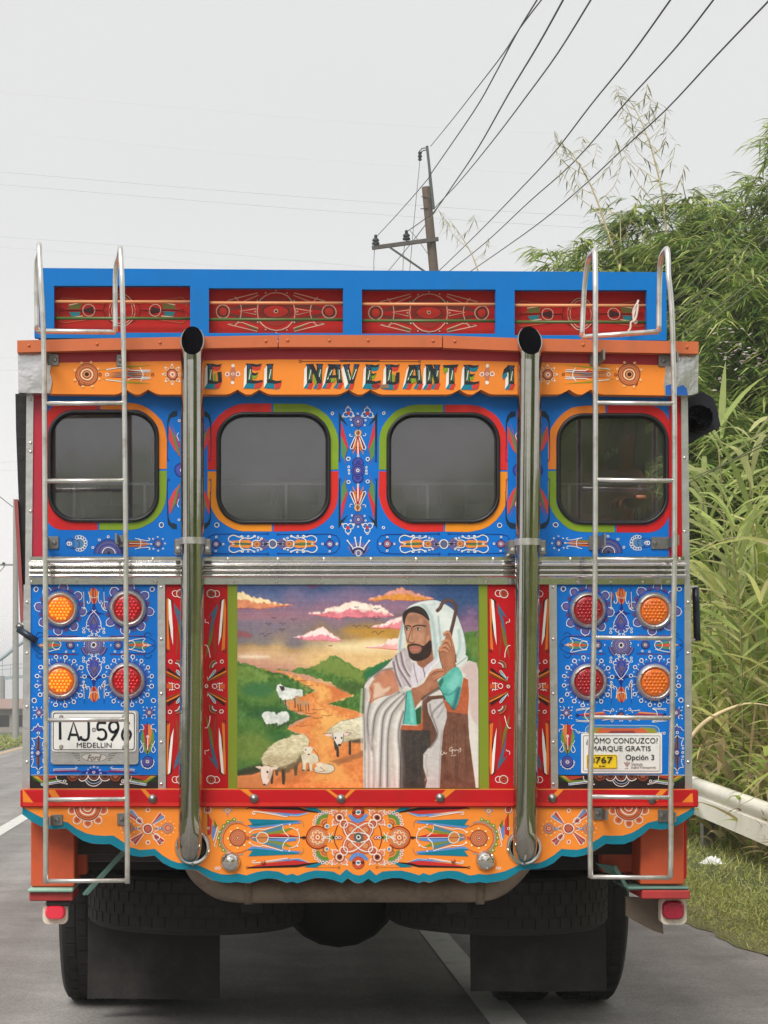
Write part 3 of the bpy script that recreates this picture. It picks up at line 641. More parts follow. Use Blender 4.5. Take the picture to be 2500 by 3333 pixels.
for x in (-.625, -.34, 1.24, 1.525): wheel(x)
for cx, R in ((-.165, .44), (1.065, .45)):
    M = Matrix.Translation((cx, 8.87, .53)) @ Matrix.Rotation(.35, 4, 'Z') @ Matrix.Rotation(.02, 4, 'X')
    t = part(MB().lathe(tyre_profile(R, .245, .26), 56, M), 'spare_wheel', M_tyre, smooth=40)
    tag(part(blocks(R, .245, 52, 4, M), 'tread', M_tyre, t), kind='stuff')
flap = MB()
def flap_mesh(pxs, Y):                      # a rubber sheet with a soft sag
    (x0, x1, y0, y1) = pxs; v = []; f = []; nx, nz = 8, 10
    for j in range(nz + 1):
        for i in range(nx + 1):
            a, _, c = W(x0 + (x1 - x0) * i / nx, y0 + (y1 - y0) * j / nz, Y); v.append((a, Y + .012 * math.sin(i * 1.1) * (j / nz) - .03 * (j / nz) ** 2, c))
    n = nx + 1; f = [(j * n + i, (j + 1) * n + i, (j + 1) * n + i + 1, j * n + i + 1) for j in range(nz) for i in range(nx)]
    k = len(v); v += [(a, b + .008, c) for a, b, c in v]; f += [tuple(q + k for q in p[::-1]) for p in f]
    edge = [i for i in range(n)] + [j * n + nx for j in range(1, nz + 1)] + [nz * n + i for i in range(nx - 1, -1, -1)] + [j * n for j in range(nz - 1, 0, -1)]
    f += [(edge[i], edge[(i + 1) % len(edge)], edge[(i + 1) % len(edge)] + k, edge[i] + k) for i in range(len(edge))]
    return v, f
for q in ((286, 716, 2860, 3248), (1530, 1972, 2900, 3224)):
    v, f = flap_mesh(q, 8.97); mesh_obj('mud_flap', v, f, M_flap, BUS, 40)
# cross pipe linking the two stacks, with bends up to the collars
def Lp(px, py, Y): return W(px, py, Y)
path = [(622, 2758, 7.95), (622, 2762, 8.06), (632, 2790, 8.14), (660, 2840, 8.18), (715, 2882, 8.2), (780, 2895, 8.2), (900, 2896, 8.2), (1170, 2894, 8.2), (1430, 2894, 8.2), (1560, 2892, 8.2), (1620, 2874, 8.2), (1668, 2832, 8.18), (1698, 2790, 8.14), (1708, 2760, 8.06), (1708, 2755, 7.95)]
part(MB().tube(catmull([Lp(*p) for p in path], 6), .051, 18), 'cross_pipe', M_rust, smooth=True)
for x in (795, 1548): part(MB().tube([Lp(x, 2896, 8.2), Lp(x + 26, 2896, 8.2)], .056, 18), 'pipe_sleeve', M_rust, smooth=True)

# --- exhaust stacks
def stack(top, mid, bot, r, clamp_y):
    YS_ = 7.855
    pts = [(top[0], top[1]), (mid[0], mid[1]), (bot[0], bot[1])]
    x_at = lambda y: np.interp(y, [p[1] for p in pts], [p[0] for p in pts])
    path = [(*W(x_at(y), y, YS_),) for y in (1172, 1300, 1500, 1700, 1900, 2100, 2300, 2500, 2650, 2708)]
    # bottom bend forward through the collar
    e = Vector(path[-1]); 
    for k in range(1, 9):
        g = math.radians(11.25 * k); path.append((e.x + (W(bot[0], 2755, 7.9)[0] - e.x) * k / 8, e.y + .075 * (1 - math.cos(g)), e.z - .075 * math.sin(g)))
    path.append((path[-1][0], 8.0, path[-1][2]))
    pipe = part(MB().tube(path, r, 30, cap=False), 'exhaust_stack', M_chrome, smooth=True)
    # slash-cut tip: outer wall, cut rim and sooty inside
    c = Vector(W(top[0], 1172, YS_)); seg = 36; mb = MB(); inn = MB()
    zt = lambda s: Zp(1108, YS_) + s * (Zp(1056, YS_) - Zp(1108, YS_))     # s: -1 front .. 1 back
    O = [(r * math.cos(2 * math.pi * j / seg), r * math.sin(2 * math.pi * j / seg)) for j in range(seg)]
    rin = r * .93
    v0 = [(c.x + a, c.y + b, c.z - .004) for a, b in O]; v1 = [(c.x + a * 1.02, c.y + b * 1.02, zt(b / r)) for a, b in O]
    v2 = [(c.x + a * rin / r, c.y + b * rin / r, zt(b / r)) for a, b in O]; v3 = [(c.x + a * rin / r, c.y + b * rin / r, c.z - .25) for a, b in O]
    n = seg
    mb.add(v0 + v1 + v2, [(j, (j + 1) % n, n + (j + 1) % n, n + j) for j in range(n)] + [(n + j, n + (j + 1) % n, 2 * n + (j + 1) % n, 2 * n + j) for j in range(n)])
    part(mb, 'slash_tip', M_chrome, pipe, smooth=50)
    inn.add(v2 + v3, [(j, (j + 1) % n, n + (j + 1) % n, n + j) for j in range(n)] + [tuple(range(n, 2 * n))])
    part(inn, 'inner_bore', M_hole, pipe, smooth=50)
    # weld seam line and clamp with tabs
    part(MB().lathe([(r + .001, -.012), (r + .004, -.012), (r + .0045, .012), (r + .001, .012)], 30, upright(W(x_at(clamp_y), clamp_y, YS_))), 'clamp', M_steel, pipe, 40)
    px = x_at(clamp_y); R = r * F / YS_
    for sx in (-1, 1):
        a, b = sorted((px + sx * (R - 2), px + sx * (R + 22)))
        part(MB().bbox(Xp(a, YS_), Xp(b, YS_), YS_ + .005, 7.985, Zp(clamp_y + 40, YS_), Zp(clamp_y - 8, YS_)), 'clamp_tab', M_plate_steel, pipe)
        part(MB().lathe([(.007, 0), (.007, .004), (0, .005)], 8, facing(W((a + b) / 2, clamp_y + 24, YS_ + .005))), 'bolt_head', M_steel, pipe)
    # collar where the pipe passes through the skirt
    cx = bot[0] + (8 if bot[0] < 1000 else -2); p = Vector(W(cx, 2757, SKY_))
    Mx = facing(p) 
    part(MB().lathe([(.049, -.03), (.049, .004), (.0525, .011), (.060, .012), (.0665, .006), (.0685, -.001)], 40, Mx), 'collar', M_stain, skirt, 40)
    part(MB().lathe([(.006, 0), (.006, .004), (0, .0055)], 10, facing(W(cx, 2757 + 56, SKY_ - .011))), 'bolt_head', M_plate_steel, skirt)
    return pipe
stack((626, 1110), (627, 1850), (619, 2700), .0425, 1761); stack((1725, 1128), (1717, 1850), (1709, 2700), .0440, 1765)

# --- ladders
def ladder(rails, rungs, hoop_bar, brackets, LY=7.83):
    root = None
    for i, (front, peak, back) in enumerate(rails):
        pts = [W(x, y, LY) for x, y in front[::-1]]                   # bottom to top
        yf = Vector(pts[-1]); pk = W(peak[0], peak[1], LY + .085); bk = [W(x, y, LY + .19) for x, y in back]
        path = catmull([tuple(q) for q in pts], 3)
        # rounded hoop
        mid1 = Vector(pts[-1]) * .35 + Vector(pk) * .65; mid1.z = pk[2] - .012 ; mid1.y = LY + .03
        mid2 = Vector(bk[0]) * .35 + Vector(pk) * .65; mid2.z = pk[2] - .012; mid2.y = LY + .15
        path = path[:-1] + catmull([tuple(pts[-1]), tuple(mid1), tuple(pk), tuple(mid2), tuple(bk[0]), tuple(bk[1])], 7)
        r = part(MB().tube(path, .0098, 12), 'ladder' if i == 0 else 'rail', M_steel, root, smooth=True)
        if i == 0: root = r
    (a, b) = hoop_bar
    part(MB().tube([W(*a, LY + .19), W(*b, LY + .19)], .0098, 12), 'hoop_bar', M_steel, root, smooth=True)
    for (xa, ya), (xb, yb_) in rungs:
        rg = part(MB().tube([W(xa, ya, LY), W(xb, yb_, LY)], .0082, 12), 'rung', M_steel, root, smooth=True)
    for (x0, x1, y0, y1, bx, Yw) in brackets:
        bk = part(MB().bbox(Xp(x0, Yw), Xp(x1, Yw), Yw - .006, Yw + .0, Zp(y1, Yw), Zp(y0, Yw), .002), 'bracket', M_plate_steel, root)
        if bx:
            part(MB().lathe([(.0085, 0), (.0085, .004), (.006, .007), (.0, .0075)], 12, facing(W(bx, (y0 + y1) / 2, Yw - .006))), 'bolt_head', M_plate_steel, root, 30)
        xc = x0 if abs(x0 - (bx or x0)) > abs(x1 - (bx or x1)) else x1
        part(MB().bbox(Xp(xc, Yw) - .004, Xp(xc, Yw) + .004, LY, Yw - .001, Zp(y1 - 4, Yw), Zp(y0 + 4, Yw), .001), 'bracket_web', M_plate_steel, root)
    return root
def rail_x(front, y): return float(np.interp(y, [p[1] for p in front], [p[0] for p in front]))
LL = [(132, 900), (138, 1000), (142, 1100), (145, 1300), (147, 1600), (148, 1850), (150, 2200), (150, 2500), (149, 2700), (149, 2876)]
LR = [(397, 900), (400, 1000), (403, 1150), (405, 1300), (408, 1600), (410, 1850), (411, 2200), (412, 2450), (414, 2650), (415, 2876)]
ys = (1313, 1565, 1823, 2081, 2343, 2602, 2867)
ladder([(LL, (128, 803), [(119, 880), (121, 1077)]), (LR, (391, 813), [(376, 890), (376, 1080)])], [((rail_x(LL, y), y + 1), (rail_x(LR, y), y - 1)) for y in ys], ((119, 1078), (377, 1081)),
       [(156, 192, 1151, 1190, 179, 7.94), (379, 409, 1153, 1193, 391, 7.94), (156, 192, 1746, 1787, 177, 8.0), (386, 405, 1742, 1781, 397, 8.0), (168, 205, 2651, 2687, 187, SKY_), (382, 411, 2646, 2686, 396, SKY_)])
RL = [(1938, 930), (1938, 1100), (1938, 1500), (1937, 1850), (1933, 2100), (1928, 2300), (1921, 2570), (1921, 2700), (1922, 2857)]
RR = [(2176, 900), (2186, 1000), (2191, 1150), (2195, 1350), (2195, 1850), (2192, 2000), (2187, 2400), (2183, 2570), (2184, 2700), (2182, 2857)]
ys = (1311, 1562, 1820, 2075, 2334, 2593, 2854)
ladder([(RL, (1930, 823), [(1903, 930), (1894, 1096)]), (RR, (2164, 816), [(2147, 900), (2144, 1078)])], [((rail_x(RL, y), y), (rail_x(RR, y), y + 3)) for y in ys], ((1894, 1097), (2144, 1079)),
       [(2142, 2186, 1154, 1194, 2160, 7.94), (1919, 1950, 1146, 1190, 0, 7.94), (2119, 2177, 1748, 1788, 2131, 8.0), (1916, 1944, 1744, 1792, 0, 8.0), (1931, 1962, 2628, 2669, 1946, SKY_), (2141, 2182, 2635, 2676, 2155, SKY_)])

# --- round lamps
HEX = [(i + .5 * (j % 2), j * .866) for j in range(-3, 4) for i in range(-3, 4)]
HEX = [(a - .25, b) for a, b in HEX if math.hypot(a - .25, b) < 3.05]
def lamp(px, py, R, r, lens, lit_half=None):
    p = Vector(W(px, py, 7.99)); Mx = facing(p)
    ring = part(MB().lathe([(R + .004, -.002), (R + .004, .003), (R * .98, .012), (R * .88, .017), (r + .004, .014), (r + .001, .006)], 44, Mx), 'round_lamp', M_alu, smooth=40)
    part(MB().lathe([(r + .002, .004), (r - .001, .011), (r * .93, .0125), (r * .5, .0145), (0, .015)], 36, Mx), 'lens', lens, ring, 50)
    s = r * .92 / 3.3; mb = MB()
    for a, b in HEX:
        c = p + Vector((a * s, -.0125, b * s)); mb.lathe([(s * .44, 0), (s * .38, .0028), (s * .2, .0052), (0, .006)], 8, facing(c))
    part(mb, 'lens_beads', lens if lit_half is None else lit_half, ring, True)
    for g in (30, 150, 270):
        q = p + Vector((math.cos(math.radians(g)), 0, math.sin(math.radians(g)))) * (R + r) * .505; q.y = 7.99 - .0155
        part(MB().lathe([(.0036, 0), (.0036, .002), (0, .003)], 8, facing(q)), 'screw', M_plate_steel, ring)
    return ring
M_bead_amb = lens_mat('amber_bead_lit', (250, 150, 16), .6); M_bead_red = lens_mat('red_bead_lit', (214, 14, 34), .16)
M_bead_a0 = lens_mat('amber_bead', (228, 116, 24), 0); M_bead_r0 = lens_mat('red_bead', (160, 11, 28), 0)
k = 8 / F
tag(lamp(197, 1983, 55 * k, 41 * k, M_amber_lit, M_bead_amb), 'lit amber lamp'); tag(lamp(197, 2217, 56 * k, 42 * k, M_amber_lit, M_bead_amb), 'lit amber lamp')
tag(lamp(416, 1981, 58 * k, 43 * k, M_redlens_lit, M_bead_red), 'red brake lamp'); tag(lamp(413, 2216, 57 * k, 44 * k, M_redlens_lit, M_bead_red), 'red brake lamp')
tag(lamp(1914, 1986, 56 * k, 44 * k, M_redlens, M_bead_r0), 'dark red lamp'); tag(lamp(1916, 2220, 57 * k, 44 * k, M_redlens, M_bead_r0), 'dark red lamp')
tag(lamp(2129, 1989, 58 * k, 43 * k, M_amber, M_bead_a0), 'unlit orange lamp'); tag(lamp(2131, 2221, 58 * k, 44 * k, M_amber, M_bead_a0), 'unlit orange lamp')

# --- number plate on its holder
hold = part(MB().prism(rr(165, 2312, 451, 2488, 12, 5), 7.984, .004), 'plate_holder', M_alu)
pl = part(MB().prism(rr(169, 2315, 443, 2446, 9, 5), 7.979, .003), 'number_plate', M_white)
G = Orn(7.979); G.at(1)
G.stroke(rr(174, 2320, 438, 2441, 8, 5), 2.6, DARK, closed=True)
for g in ([(182, 2344), (210, 2344)], [(196, 2344), (196, 2408)]): G.at(2); G.stroke(g, 8.5, DARK)
for g in ([(222, 2410), (240, 2350), (258, 2410)], [(229, 2391), (251, 2391)], [(288, 2350), (288, 2396), (283, 2406), (274, 2408), (265, 2404), (262, 2395)],
          [(346, 2353), (320, 2353), (318, 2375), (332, 2373), (343, 2380), (345, 2392), (340, 2404), (328, 2408), (317, 2402)],
          [(362, 2410), (380, 2384), (386, 2368), (382, 2354), (371, 2349), (360, 2354), (357, 2367), (362, 2379), (372, 2382), (382, 2376)],
          [(420, 2349), (404, 2374), (397, 2390), (400, 2404), (411, 2410), (422, 2404), (425, 2391), (420, 2380), (410, 2377), (401, 2384)]):
    G.at(2); G.stroke(g, 8.5, DARK, sm=4 if len(g) > 3 else 0)
G.at(1); G.ring(305, 2376, 6, 2, DARK, n=10); G.stroke([(305, 2373), (305, 2379)], 2, DARK); G.at(2)
for x in (200, 404):
    for y in (2333, 2432): G.at(1); G.disc(x, y, 7, (120, 112, 104), n=10); G.disc(x - 1, y - 1, 5, (170, 162, 150), n=10)
G.build('plate_lettering', pl)
text('city_name', 'MEDELLIN', 250, 363, 2417, 2433, 7.978, M_ink, pl)
G = Orn(7.984); G.at(1); G.disc(307, 2465, 42, (120, 118, 114), 14, n=26); G.disc(307, 2465, 40, (196, 192, 186), 12.5, n=26)
for sx in (-1, 1):
    for j in range(4): G.at(1); G.stroke([(307 + sx * 46, 2454 + j * 7), (307 + sx * (74 - j * 7), 2451 + j * 8)], 3, (128, 124, 118))
G.build('emblem', hold); text('emblem_script', 'Ford', 284, 330, 2456, 2475, 7.983, mat('engraved_grey', (96, 92, 88), .4), hold, shear=.35)
# --- sticker
stk = part(MB().prism(rr(1892, 2387, 2155, 2517, 3, 3), 7.986, .003), 'sticker', M_white)
G = Orn(7.986); G.at(1); G.stroke(rr(1899, 2394, 2148, 2510, 4, 4), 1.6, (120, 118, 116), closed=True); G.build('sticker_border', stk)
text('sticker_text', '¿CÓMO CONDUZCO?', 1908, 2141, 2397, 2424, 7.985, M_ink, stk, bold=.0); text('sticker_text', 'MARQUE GRATIS', 1925, 2118, 2428, 2447, 7.985, M_ink, stk, bold=.0)
text('sticker_text', 'Opción 3', 2036, 2129, 2456, 2479, 7.985, M_ink, stk, bold=.006)
text('sticker_text', 'Vigilado', 2054, 2092, 2483, 2493, 7.985, M_grayink, stk); text('sticker_text', 'SuperTransporte', 2054, 2134, 2493, 2503, 7.985, M_grayink, stk)
yb_ = part(MB().prism(rr(1909, 2456, 2009, 2502, 5, 4), 7.984, .0015), 'number_box', M_yellow, stk); text('sticker_text', '#767', 1913, 1994, 2463, 2486, 7.9815, M_ink, stk, bold=.01)
G = Orn(7.9835); G.at(1); G.stroke(rr(1911, 2458, 2007, 2500, 4, 4), 1.5, (150, 120, 20), closed=True); G.disc(1953, 2493, 3, DARK, n=8); G.stroke([(1958, 2493), (1970, 2493)], 2.5, DARK); G.build('box_outline', stk)
G = Orn(7.986); G.at(1)
for a, r_ in ((-.5, 9), (0, 11), (.5, 9)): G.disc(2040 + math.sin(a) * 8, 2491 - math.cos(a) * 3, 3, (176, 150, 146), r_, rot=a, n=10)
G.stroke([(2034, 2502), (2046, 2502)], 2, (176, 150, 146)); G.build('crest', stk)

# --- things hung along the sides of the body
roll = MB(); c0 = Vector(W(2272, 1362, 8.1)); n = 70
sp_pts = []
for i in range(n):
    g = i / n * 5.2 * 2 * math.pi; r_ = .008 + .046 * i / n; sp_pts.append((c0.x + r_ * math.cos(g), c0.z + r_ * math.sin(g)))
v = [(a, 8.08, b) for a, b in sp_pts] + [(a, 14.5, b) for a, b in sp_pts]; f = [(i, i + 1, n + i + 1, n + i) for i in range(n - 1)]
tarp = part(MB().prism([(2241, 1278), (2290, 1276), (2322, 1296), (2334, 1330), (2346, 1388), (2296, 1412), (2242, 1446)], 8.12, .5), 'rolled_curtain', M_navy)
part(MB().add(v, f), 'curtain_roll', M_navy, tarp, True)
part(MB().lathe([(.05, 0), (.053, .01), (.053, 6.2)], 24, Matrix.Translation((c0.x, 8.09, c0.z)) @ Matrix.Rotation(math.radians(-90), 4, 'X')), 'roll_cover', M_navy, tarp, True)
hb = part(MB().tube([W(2264, 1912, 8.3), W(2266, 1960, 8.3), W(2268, 2040, 8.3), W(2270, 2086, 8.3)], .014, 10), 'grab_handle', mat('dark_blue_handle', (24, 44, 60), .25, var=.1), smooth=True)
for y in (1912, 2082): part(MB().bbox(XR - .005, Xp(2272, 8.3), 8.29, 8.31, Zp(y + 5, 8.3), Zp(y - 5, 8.3)), 'handle_foot', M_steel, hb)
part(MB().prism([(50, 1282), (88, 1279), (88, 1500), (84, 1900), (76, 1990), (70, 1850), (58, 1560), (52, 1400), (51, 1330)], 8.06, .04), 'side_curtain', M_blacktarp)
part(MB().prism([(46, 1626), (58, 1626), (70, 1850), (78, 2020), (66, 2026), (60, 1880)], 8.04, .05), 'side_frame', M_redside)
hk = part(MB().tube([W(60, 2047, 7.98), W(118, 2086, 7.96)], .013, 12), 'rubber_stop', mat('stop_rubber', (24, 34, 52), .4), smooth=True)
part(MB().tube([W(57, 2035, 7.99), W(72, 2045, 7.985)], .012, 10), 'stop_cap', M_plate_steel, hk, smooth=True)
part(MB().tube([W(72, 2040, 7.99), W(78, 2024, 8.03), W(84, 2024, 8.05)], .008, 8), 'stop_hinge', M_plate_steel, hk, smooth=True)
# ================================================================ PAINTED ORNAMENT
RU = (196, 78, 50); GR = (150, 146, 140); OR2 = (228, 150, 80)
def leafpts(x0, y0, x1, y1, w):
    dx, dy = x1 - x0, y1 - y0; l = math.hypot(dx, dy); nx, ny = -dy / l * w, dx / l * w
    return [(x0, y0), (x0 + dx * .35 + nx, y0 + dy * .35 + ny), (x1, y1), (x0 + dx * .35 - nx, y0 + dy * .35 - ny)]
# ---- name board
o = Orn(7.94)
for cx in (283, 2048):
    s = 1 if cx < 1000 else -1; f = (lambda p: p) if s > 0 else o.mx(1165.5); o.sym(f); c = 283
    o.at(1); o.rings(c, 1219, (37, 34, 31, 28, 25, 22, 19, 15, 11, 7), ((120, 56, 36), (214, 126, 74), (176, 92, 60), (224, 140, 84), (150, 70, 46), (216, 130, 80), CREAM, (150, 60, 40), (226, 150, 90), (60, 26, 24)))
    o.around(c, 1219, 42, 8, lambda x, y, g: o.disc(x, y, 4.5, (246, 190, 130), n=8), 20, 380)
    o.at(1); o.disc(c - 18, 1247, 8, (170, 84, 56), n=10); o.ring(c - 18, 1247, 9, 2.5, (100, 44, 32), n=10)
    for sy in (-1, 1):
        o.at(1); o.poly([(320, 1219 + sy * 12), (415, 1219 + sy * 28), (495, 1219 + sy * 31), (430, 1219 + sy * 23)], (150, 150, 30))
        for j, cc in enumerate(((70, 90, 120), (150, 150, 146), (176, 30, 36))):
            o.at(2); o.poly([(350, 1219 + sy * (2 + j * 3)), (420 + j * 26, 1219 + sy * (3 + j * 5)), (490, 1219 + sy * (3 + j * 4)), (420, 1219 + sy * (1 + j * 3))], cc)
        o.at(6); o.stroke([(345, 1219 + sy * 15), (352, 1219 + sy * 17), (398, 1219 + sy * 24), (400, 1219 + sy * 16)], 3, WHITE)
        o.stroke([(416, 1219 + sy * 18), (425, 1219 + sy * 13), (462, 1219 + sy * 12), (470, 1219 + sy * 14), (490, 1219 + sy * 14), (489, 1219 + sy * 9), (460, 1219 + sy * 9)], 3, WHITE)
    o.at(6); o.arc(438, 1219, 28, -50, 50, 3, WHITE); o.ring(350, 1219, 5, 2.4, WHITE); o.ring(326, 1219, 4, 2, BROWN); o.ring(497, 1219, 4, 2, BROWN)
o.sym(lambda p: p, o.mx(1172))
o.at(1); o.around(561, 1219, 24, 8, lambda x, y, g: (o.disc(x, y, 6.5, (236, 196, 160), n=8), o.disc(x, y, 3.4, (214, 130, 80), n=8), o.disc(561 + 31 * math.cos(g), 1219 + 31 * math.sin(g), 3, WHITE, n=6)))
o.at(3); o.rings(561, 1219, (18, 15, 11, 7, 4), ((90, 50, 40), (196, 104, 70), (226, 140, 96), WHITE, (200, 90, 60)))
o.at(1); o.around(758, 1218, 17, 2, lambda x, y, g: (o.disc(x, y, 8, WHITE, n=10), o.disc(x, y, 5, SALMON, n=10)))
o.disc(758, 1218, 9, (190, 120, 96), 24); o.around(758, 1218, 28, 2, lambda x, y, g: (o.disc(x, y, 6, WHITE, n=8)), 90, 450); o.disc(758, 1218, 5, WHITE); o.disc(758, 1218, 3, RU)
o.sym()
o.at(1); o.stroke([(980, 1175.5), (1366, 1177.5)], 2, BROWN); o.ring(978, 1175.5, 4, 2, BROWN); o.ring(1367, 1177.8, 4, 2, BROWN); o.poly([(1104, 1172), (1238, 1173), (1232, 1178), (1112, 1177)], (70, 40, 44))
o.at(9); o.disc(1222, 1257, 14, (130, 50, 40), 7); o.disc(1222, 1257, 7, (170, 30, 36), 5); o.poly([(1236, 1252), (1262, 1250), (1266, 1262), (1240, 1264)], (146, 112, 92))
o.build('painted_ornament', name_board)
# ---- the name: dark faces, white left flank, teal and red underside, little flags
INK = (30, 40, 46)
def letter(ch, x, y=1186, w=46, h=62):
    q = Orn(7.94); q.at(1); st = 17                       # stem width
    def par(pts, c): q.poly([(x + a, y + b) for a, b in pts], c)
    def stem(a, flank=True, a2=None):                     # vertical stem from the top (a) to the bottom (a2)
        a2 = a if a2 is None else a2
        q.at(1)
        if flank: par([(a, 4), (a2 - 2, h), (a2 - 12, h + 18), (a - 8, 16)], WHITE)
        par([(a2 - 2, h), (a2 + st, h), (a2 + st - 8, h + 19), (a2 - 12, h + 17)], TEAL); q.at(3)
        par([(a2 + st * .42, h - 2), (a2 + st + 4, h), (a2 + st - 4, h + 19), (a2 + st * .42 - 8, h + 19)], (206, 58, 46))
        q.at(4); par([(a - 4, 0), (a + st + 3, 0), (a + st, 8), (a2 + st, h), (a2 - 1, h), (a, 8)], INK)
        q.at(6); q.ring(x + a + st * .5, y + 9, 4.5, 2, (60, 100, 150), n=8)
        q.stroke([(x + a + st * .45, y + 16), (x + a2 + 3, y + h - 6)], 2, (70, 130, 80)); q.stroke([(x + a + st * .75, y + 18), (x + a2 + st * .4, y + h - 12)], 2.4, WHITE); q.stroke([(x + a + st * .9, y + 26), (x + a2 + st * .72, y + h - 8)], 1.6, (100, 150, 90))
    def arm(yy, L, flag, base=False):
        q.at(3); par([(st - 2, yy + 6), (st + L - 10, yy + 8), (st + L, yy + 5), (st + L - 6, yy + 19), (st + L * .4, yy + 22), (st - 2, yy + 18)], flag)
        q.at(4); par([(st - 2, yy - 1), (st + L * .5, yy + 2), (st + L + 2, yy - 1), (st + L - 6, yy + 8), (st + L * .4, yy + 10), (st - 2, yy + 8)], INK)
    def foot(L):
        q.at(6); par([(-2, h), (st + L, h - 2), (st + L - 6, h + 18), (st + L * .4, h + 20), (-12, h + 17)], TEAL)
        q.at(7); par([(st + L * .3, h - 2), (st + L + 4, h - 4), (st + L - 3, h + 16), (st + L * .2, h + 20)], (206, 58, 46))
        q.at(8); par([(-1, h - 9), (st, h - 9), (st + L * .5, h - 6), (st + L + 4, h - 9), (st + L, h - 1), (st + L * .4, h + 3), (-2, h + 1)], INK)
    if ch == 'E': stem(0); arm(0, w - st, (206, 58, 46) if x < 900 else TEAL); arm(28, w - st - 12, GREEN); foot(w - st)
    elif ch == 'L': stem(0); foot(w - st - 2)
    elif ch == 'N':
        stem(w - st + 2, False); stem(0); q.at(9); par([(4, 0), (st + 2, 2), (w + 2, h - 3), (w - st + 4, h)], INK); par([(st + 4, 30), (w - 14, h - 6), (w - 16, h + 8), (st + 4, h - 6)], GREEN)
    elif ch == 'A':
        stem(w - st + 4, False, w - st + 10); stem(10, True, 0); q.at(9); par([(8, 0), (w - 12, 0), (w - 4, 14), (12, 14)], INK); par([(12, 36), (w - 4, 36), (w - 4, 44), (10, 44)], INK); par([(st, 46), (st + 14, 46), (st + 12, 58), (st - 2, 62)], GREEN)
    elif ch == 'V':
        stem(0, True, 14); q.at(9); par([(w - st + 2, 0), (w + 4, 0), (w, 8), (32, h), (18, h), (w - st + 2, 10)], INK); q.stroke([(x + w - 6, y + 16), (x + 28, y + h - 14)], 2.4, WHITE); q.stroke([(x + w - 12, y + 14), (x + 24, y + h - 18)], 2, GREEN); q.ring(x + w - 8, y + 8, 4.5, 2, (60, 100, 150), n=8)
    elif ch == 'G': stem(0); arm(0, w - st, (206, 58, 46)); foot(w - st - 4); q.at(9); par([(st + 14, 26), (w, 24), (w, h - 4), (w - st + 4, h - 4), (w - st + 4, 34), (st + 14, 34)], INK); par([(st + 2, 32), (st + 10, 30), (st + 10, 54), (st + 2, 56)], GREEN)
    elif ch == 'T': stem(16); q.at(9); par([(-6, 0), (w + 2, -1), (w - 4, 10), (-2, 10)], INK); par([(-6, 9), (13, 9), (12, 22), (0, 26)], GREEN); par([(34, 9), (w - 2, 9), (w - 8, 24), (34, 24)], (206, 58, 46))
    elif ch == '1': stem(20); q.at(9); par([(20, 0), (20, 20), (-2, 36), (4, 14)], INK); par([(-2, 32), (14, 22), (14, 34), (0, 46)], TEAL)
    q.build('letter', name_board)
letter('G', 676, 1185); letter('E', 804, 1184, 48); letter('L', 870, 1184, 46); letter('N', 1000, 1185, 46); letter('A', 1060, 1185, 44); letter('V', 1120, 1186, 46); letter('E', 1192, 1186, 44)
letter('G', 1258, 1187, 42); letter('A', 1322, 1187, 42); letter('N', 1388, 1187, 40); letter('T', 1446, 1188, 46); letter('E', 1512, 1188, 46); letter('1', 1636, 1189, 40)

# ---- upper wall: centre column, side columns, band under the windows
o = Orn(8.0)
cx, cy = 1165, 1531
o.sym(lambda p: p, lambda p: (2 * cx - p[0], p[1]), lambda p: (p[0], 2 * cy - p[1]), lambda p: (2 * cx - p[0], 2 * cy - p[1])); o.frame(600, 1270, .4219)
def trefoil(x, y):
    o.at(1)
    for a in (90, 210, 330):
        g = math.radians(a + 180); o.at(1); o.ring(x + 22 * math.cos(g), y + 22 * math.sin(g), 21, 6, WHITE, n=14); o.ring(x + 48 * math.cos(g), y + 48 * math.sin(g), 7, 5, WHITE, n=8)
    o.at(3); o.disc(x, y, 15, (196, 64, 56), n=12)
trefoil(1265, 178)
o.at(1); o.poly([(1190, 168), (1262, 276), (1208, 228), (1202, 540), (1193, 540)], (20, 44, 60)); o.ring(1199, 545, 8, 5, NAVY, n=8)
o.poly([(1212, 236), (1262, 440), (1250, 462), (1208, 350)], (206, 50, 62)); o.poly([(1208, 352), (1254, 458), (1238, 548), (1212, 500)], (88, 140, 80)); o.stroke([(1266, 452), (1244, 500), (1244, 575)], 4, (150, 70, 110), sm=4)
o.ring(1141, 178, 10, 6, WHITE, n=10)
o.ring(1265, 531, 13, 6, WHITE, n=10)
for yy in (594, 618): o.at(1); o.ring(1271, yy, 7, 5, WHITE, n=8)
o.at(1); o.poly([(1340, 330), (1322, 360), (1304, 440), (1296, 500), (1316, 460), (1340, 450)], (226, 130, 50)); o.poly([(1340, 340), (1330, 370), (1322, 460), (1330, 500), (1340, 470)], (196, 40, 40)); o.stroke([(1300, 470), (1318, 440), (1340, 436)], 4, (90, 40, 30))
o.poly([(1316, 360), (1286, 440), (1298, 446), (1324, 372)], (120, 24, 60)); o.stroke([(1318, 352), (1278, 444), (1284, 456), (1300, 452), (1326, 366)], 6.5, WHITE)
o.stroke([(1300, 352), (1284, 356), (1276, 344), (1284, 334)], 5, WHITE)
o.sym(lambda p: p, lambda p: (p[0], 2 * cy - p[1])); o.at(3)
o.disc(1340, 330, 30, (170, 120, 70)); o.ring(1340, 330, 22, 5, CREAM, n=12); o.disc(1340, 330, 8, RU); o.stroke([(1340, 380), (1340, 508)], 9, WHITE); o.stroke([(1340, 290), (1340, 400)], 4, NAVY); o.disc(1340, 510, 9, WHITE); o.disc(1340, 510, 4, NAVY)
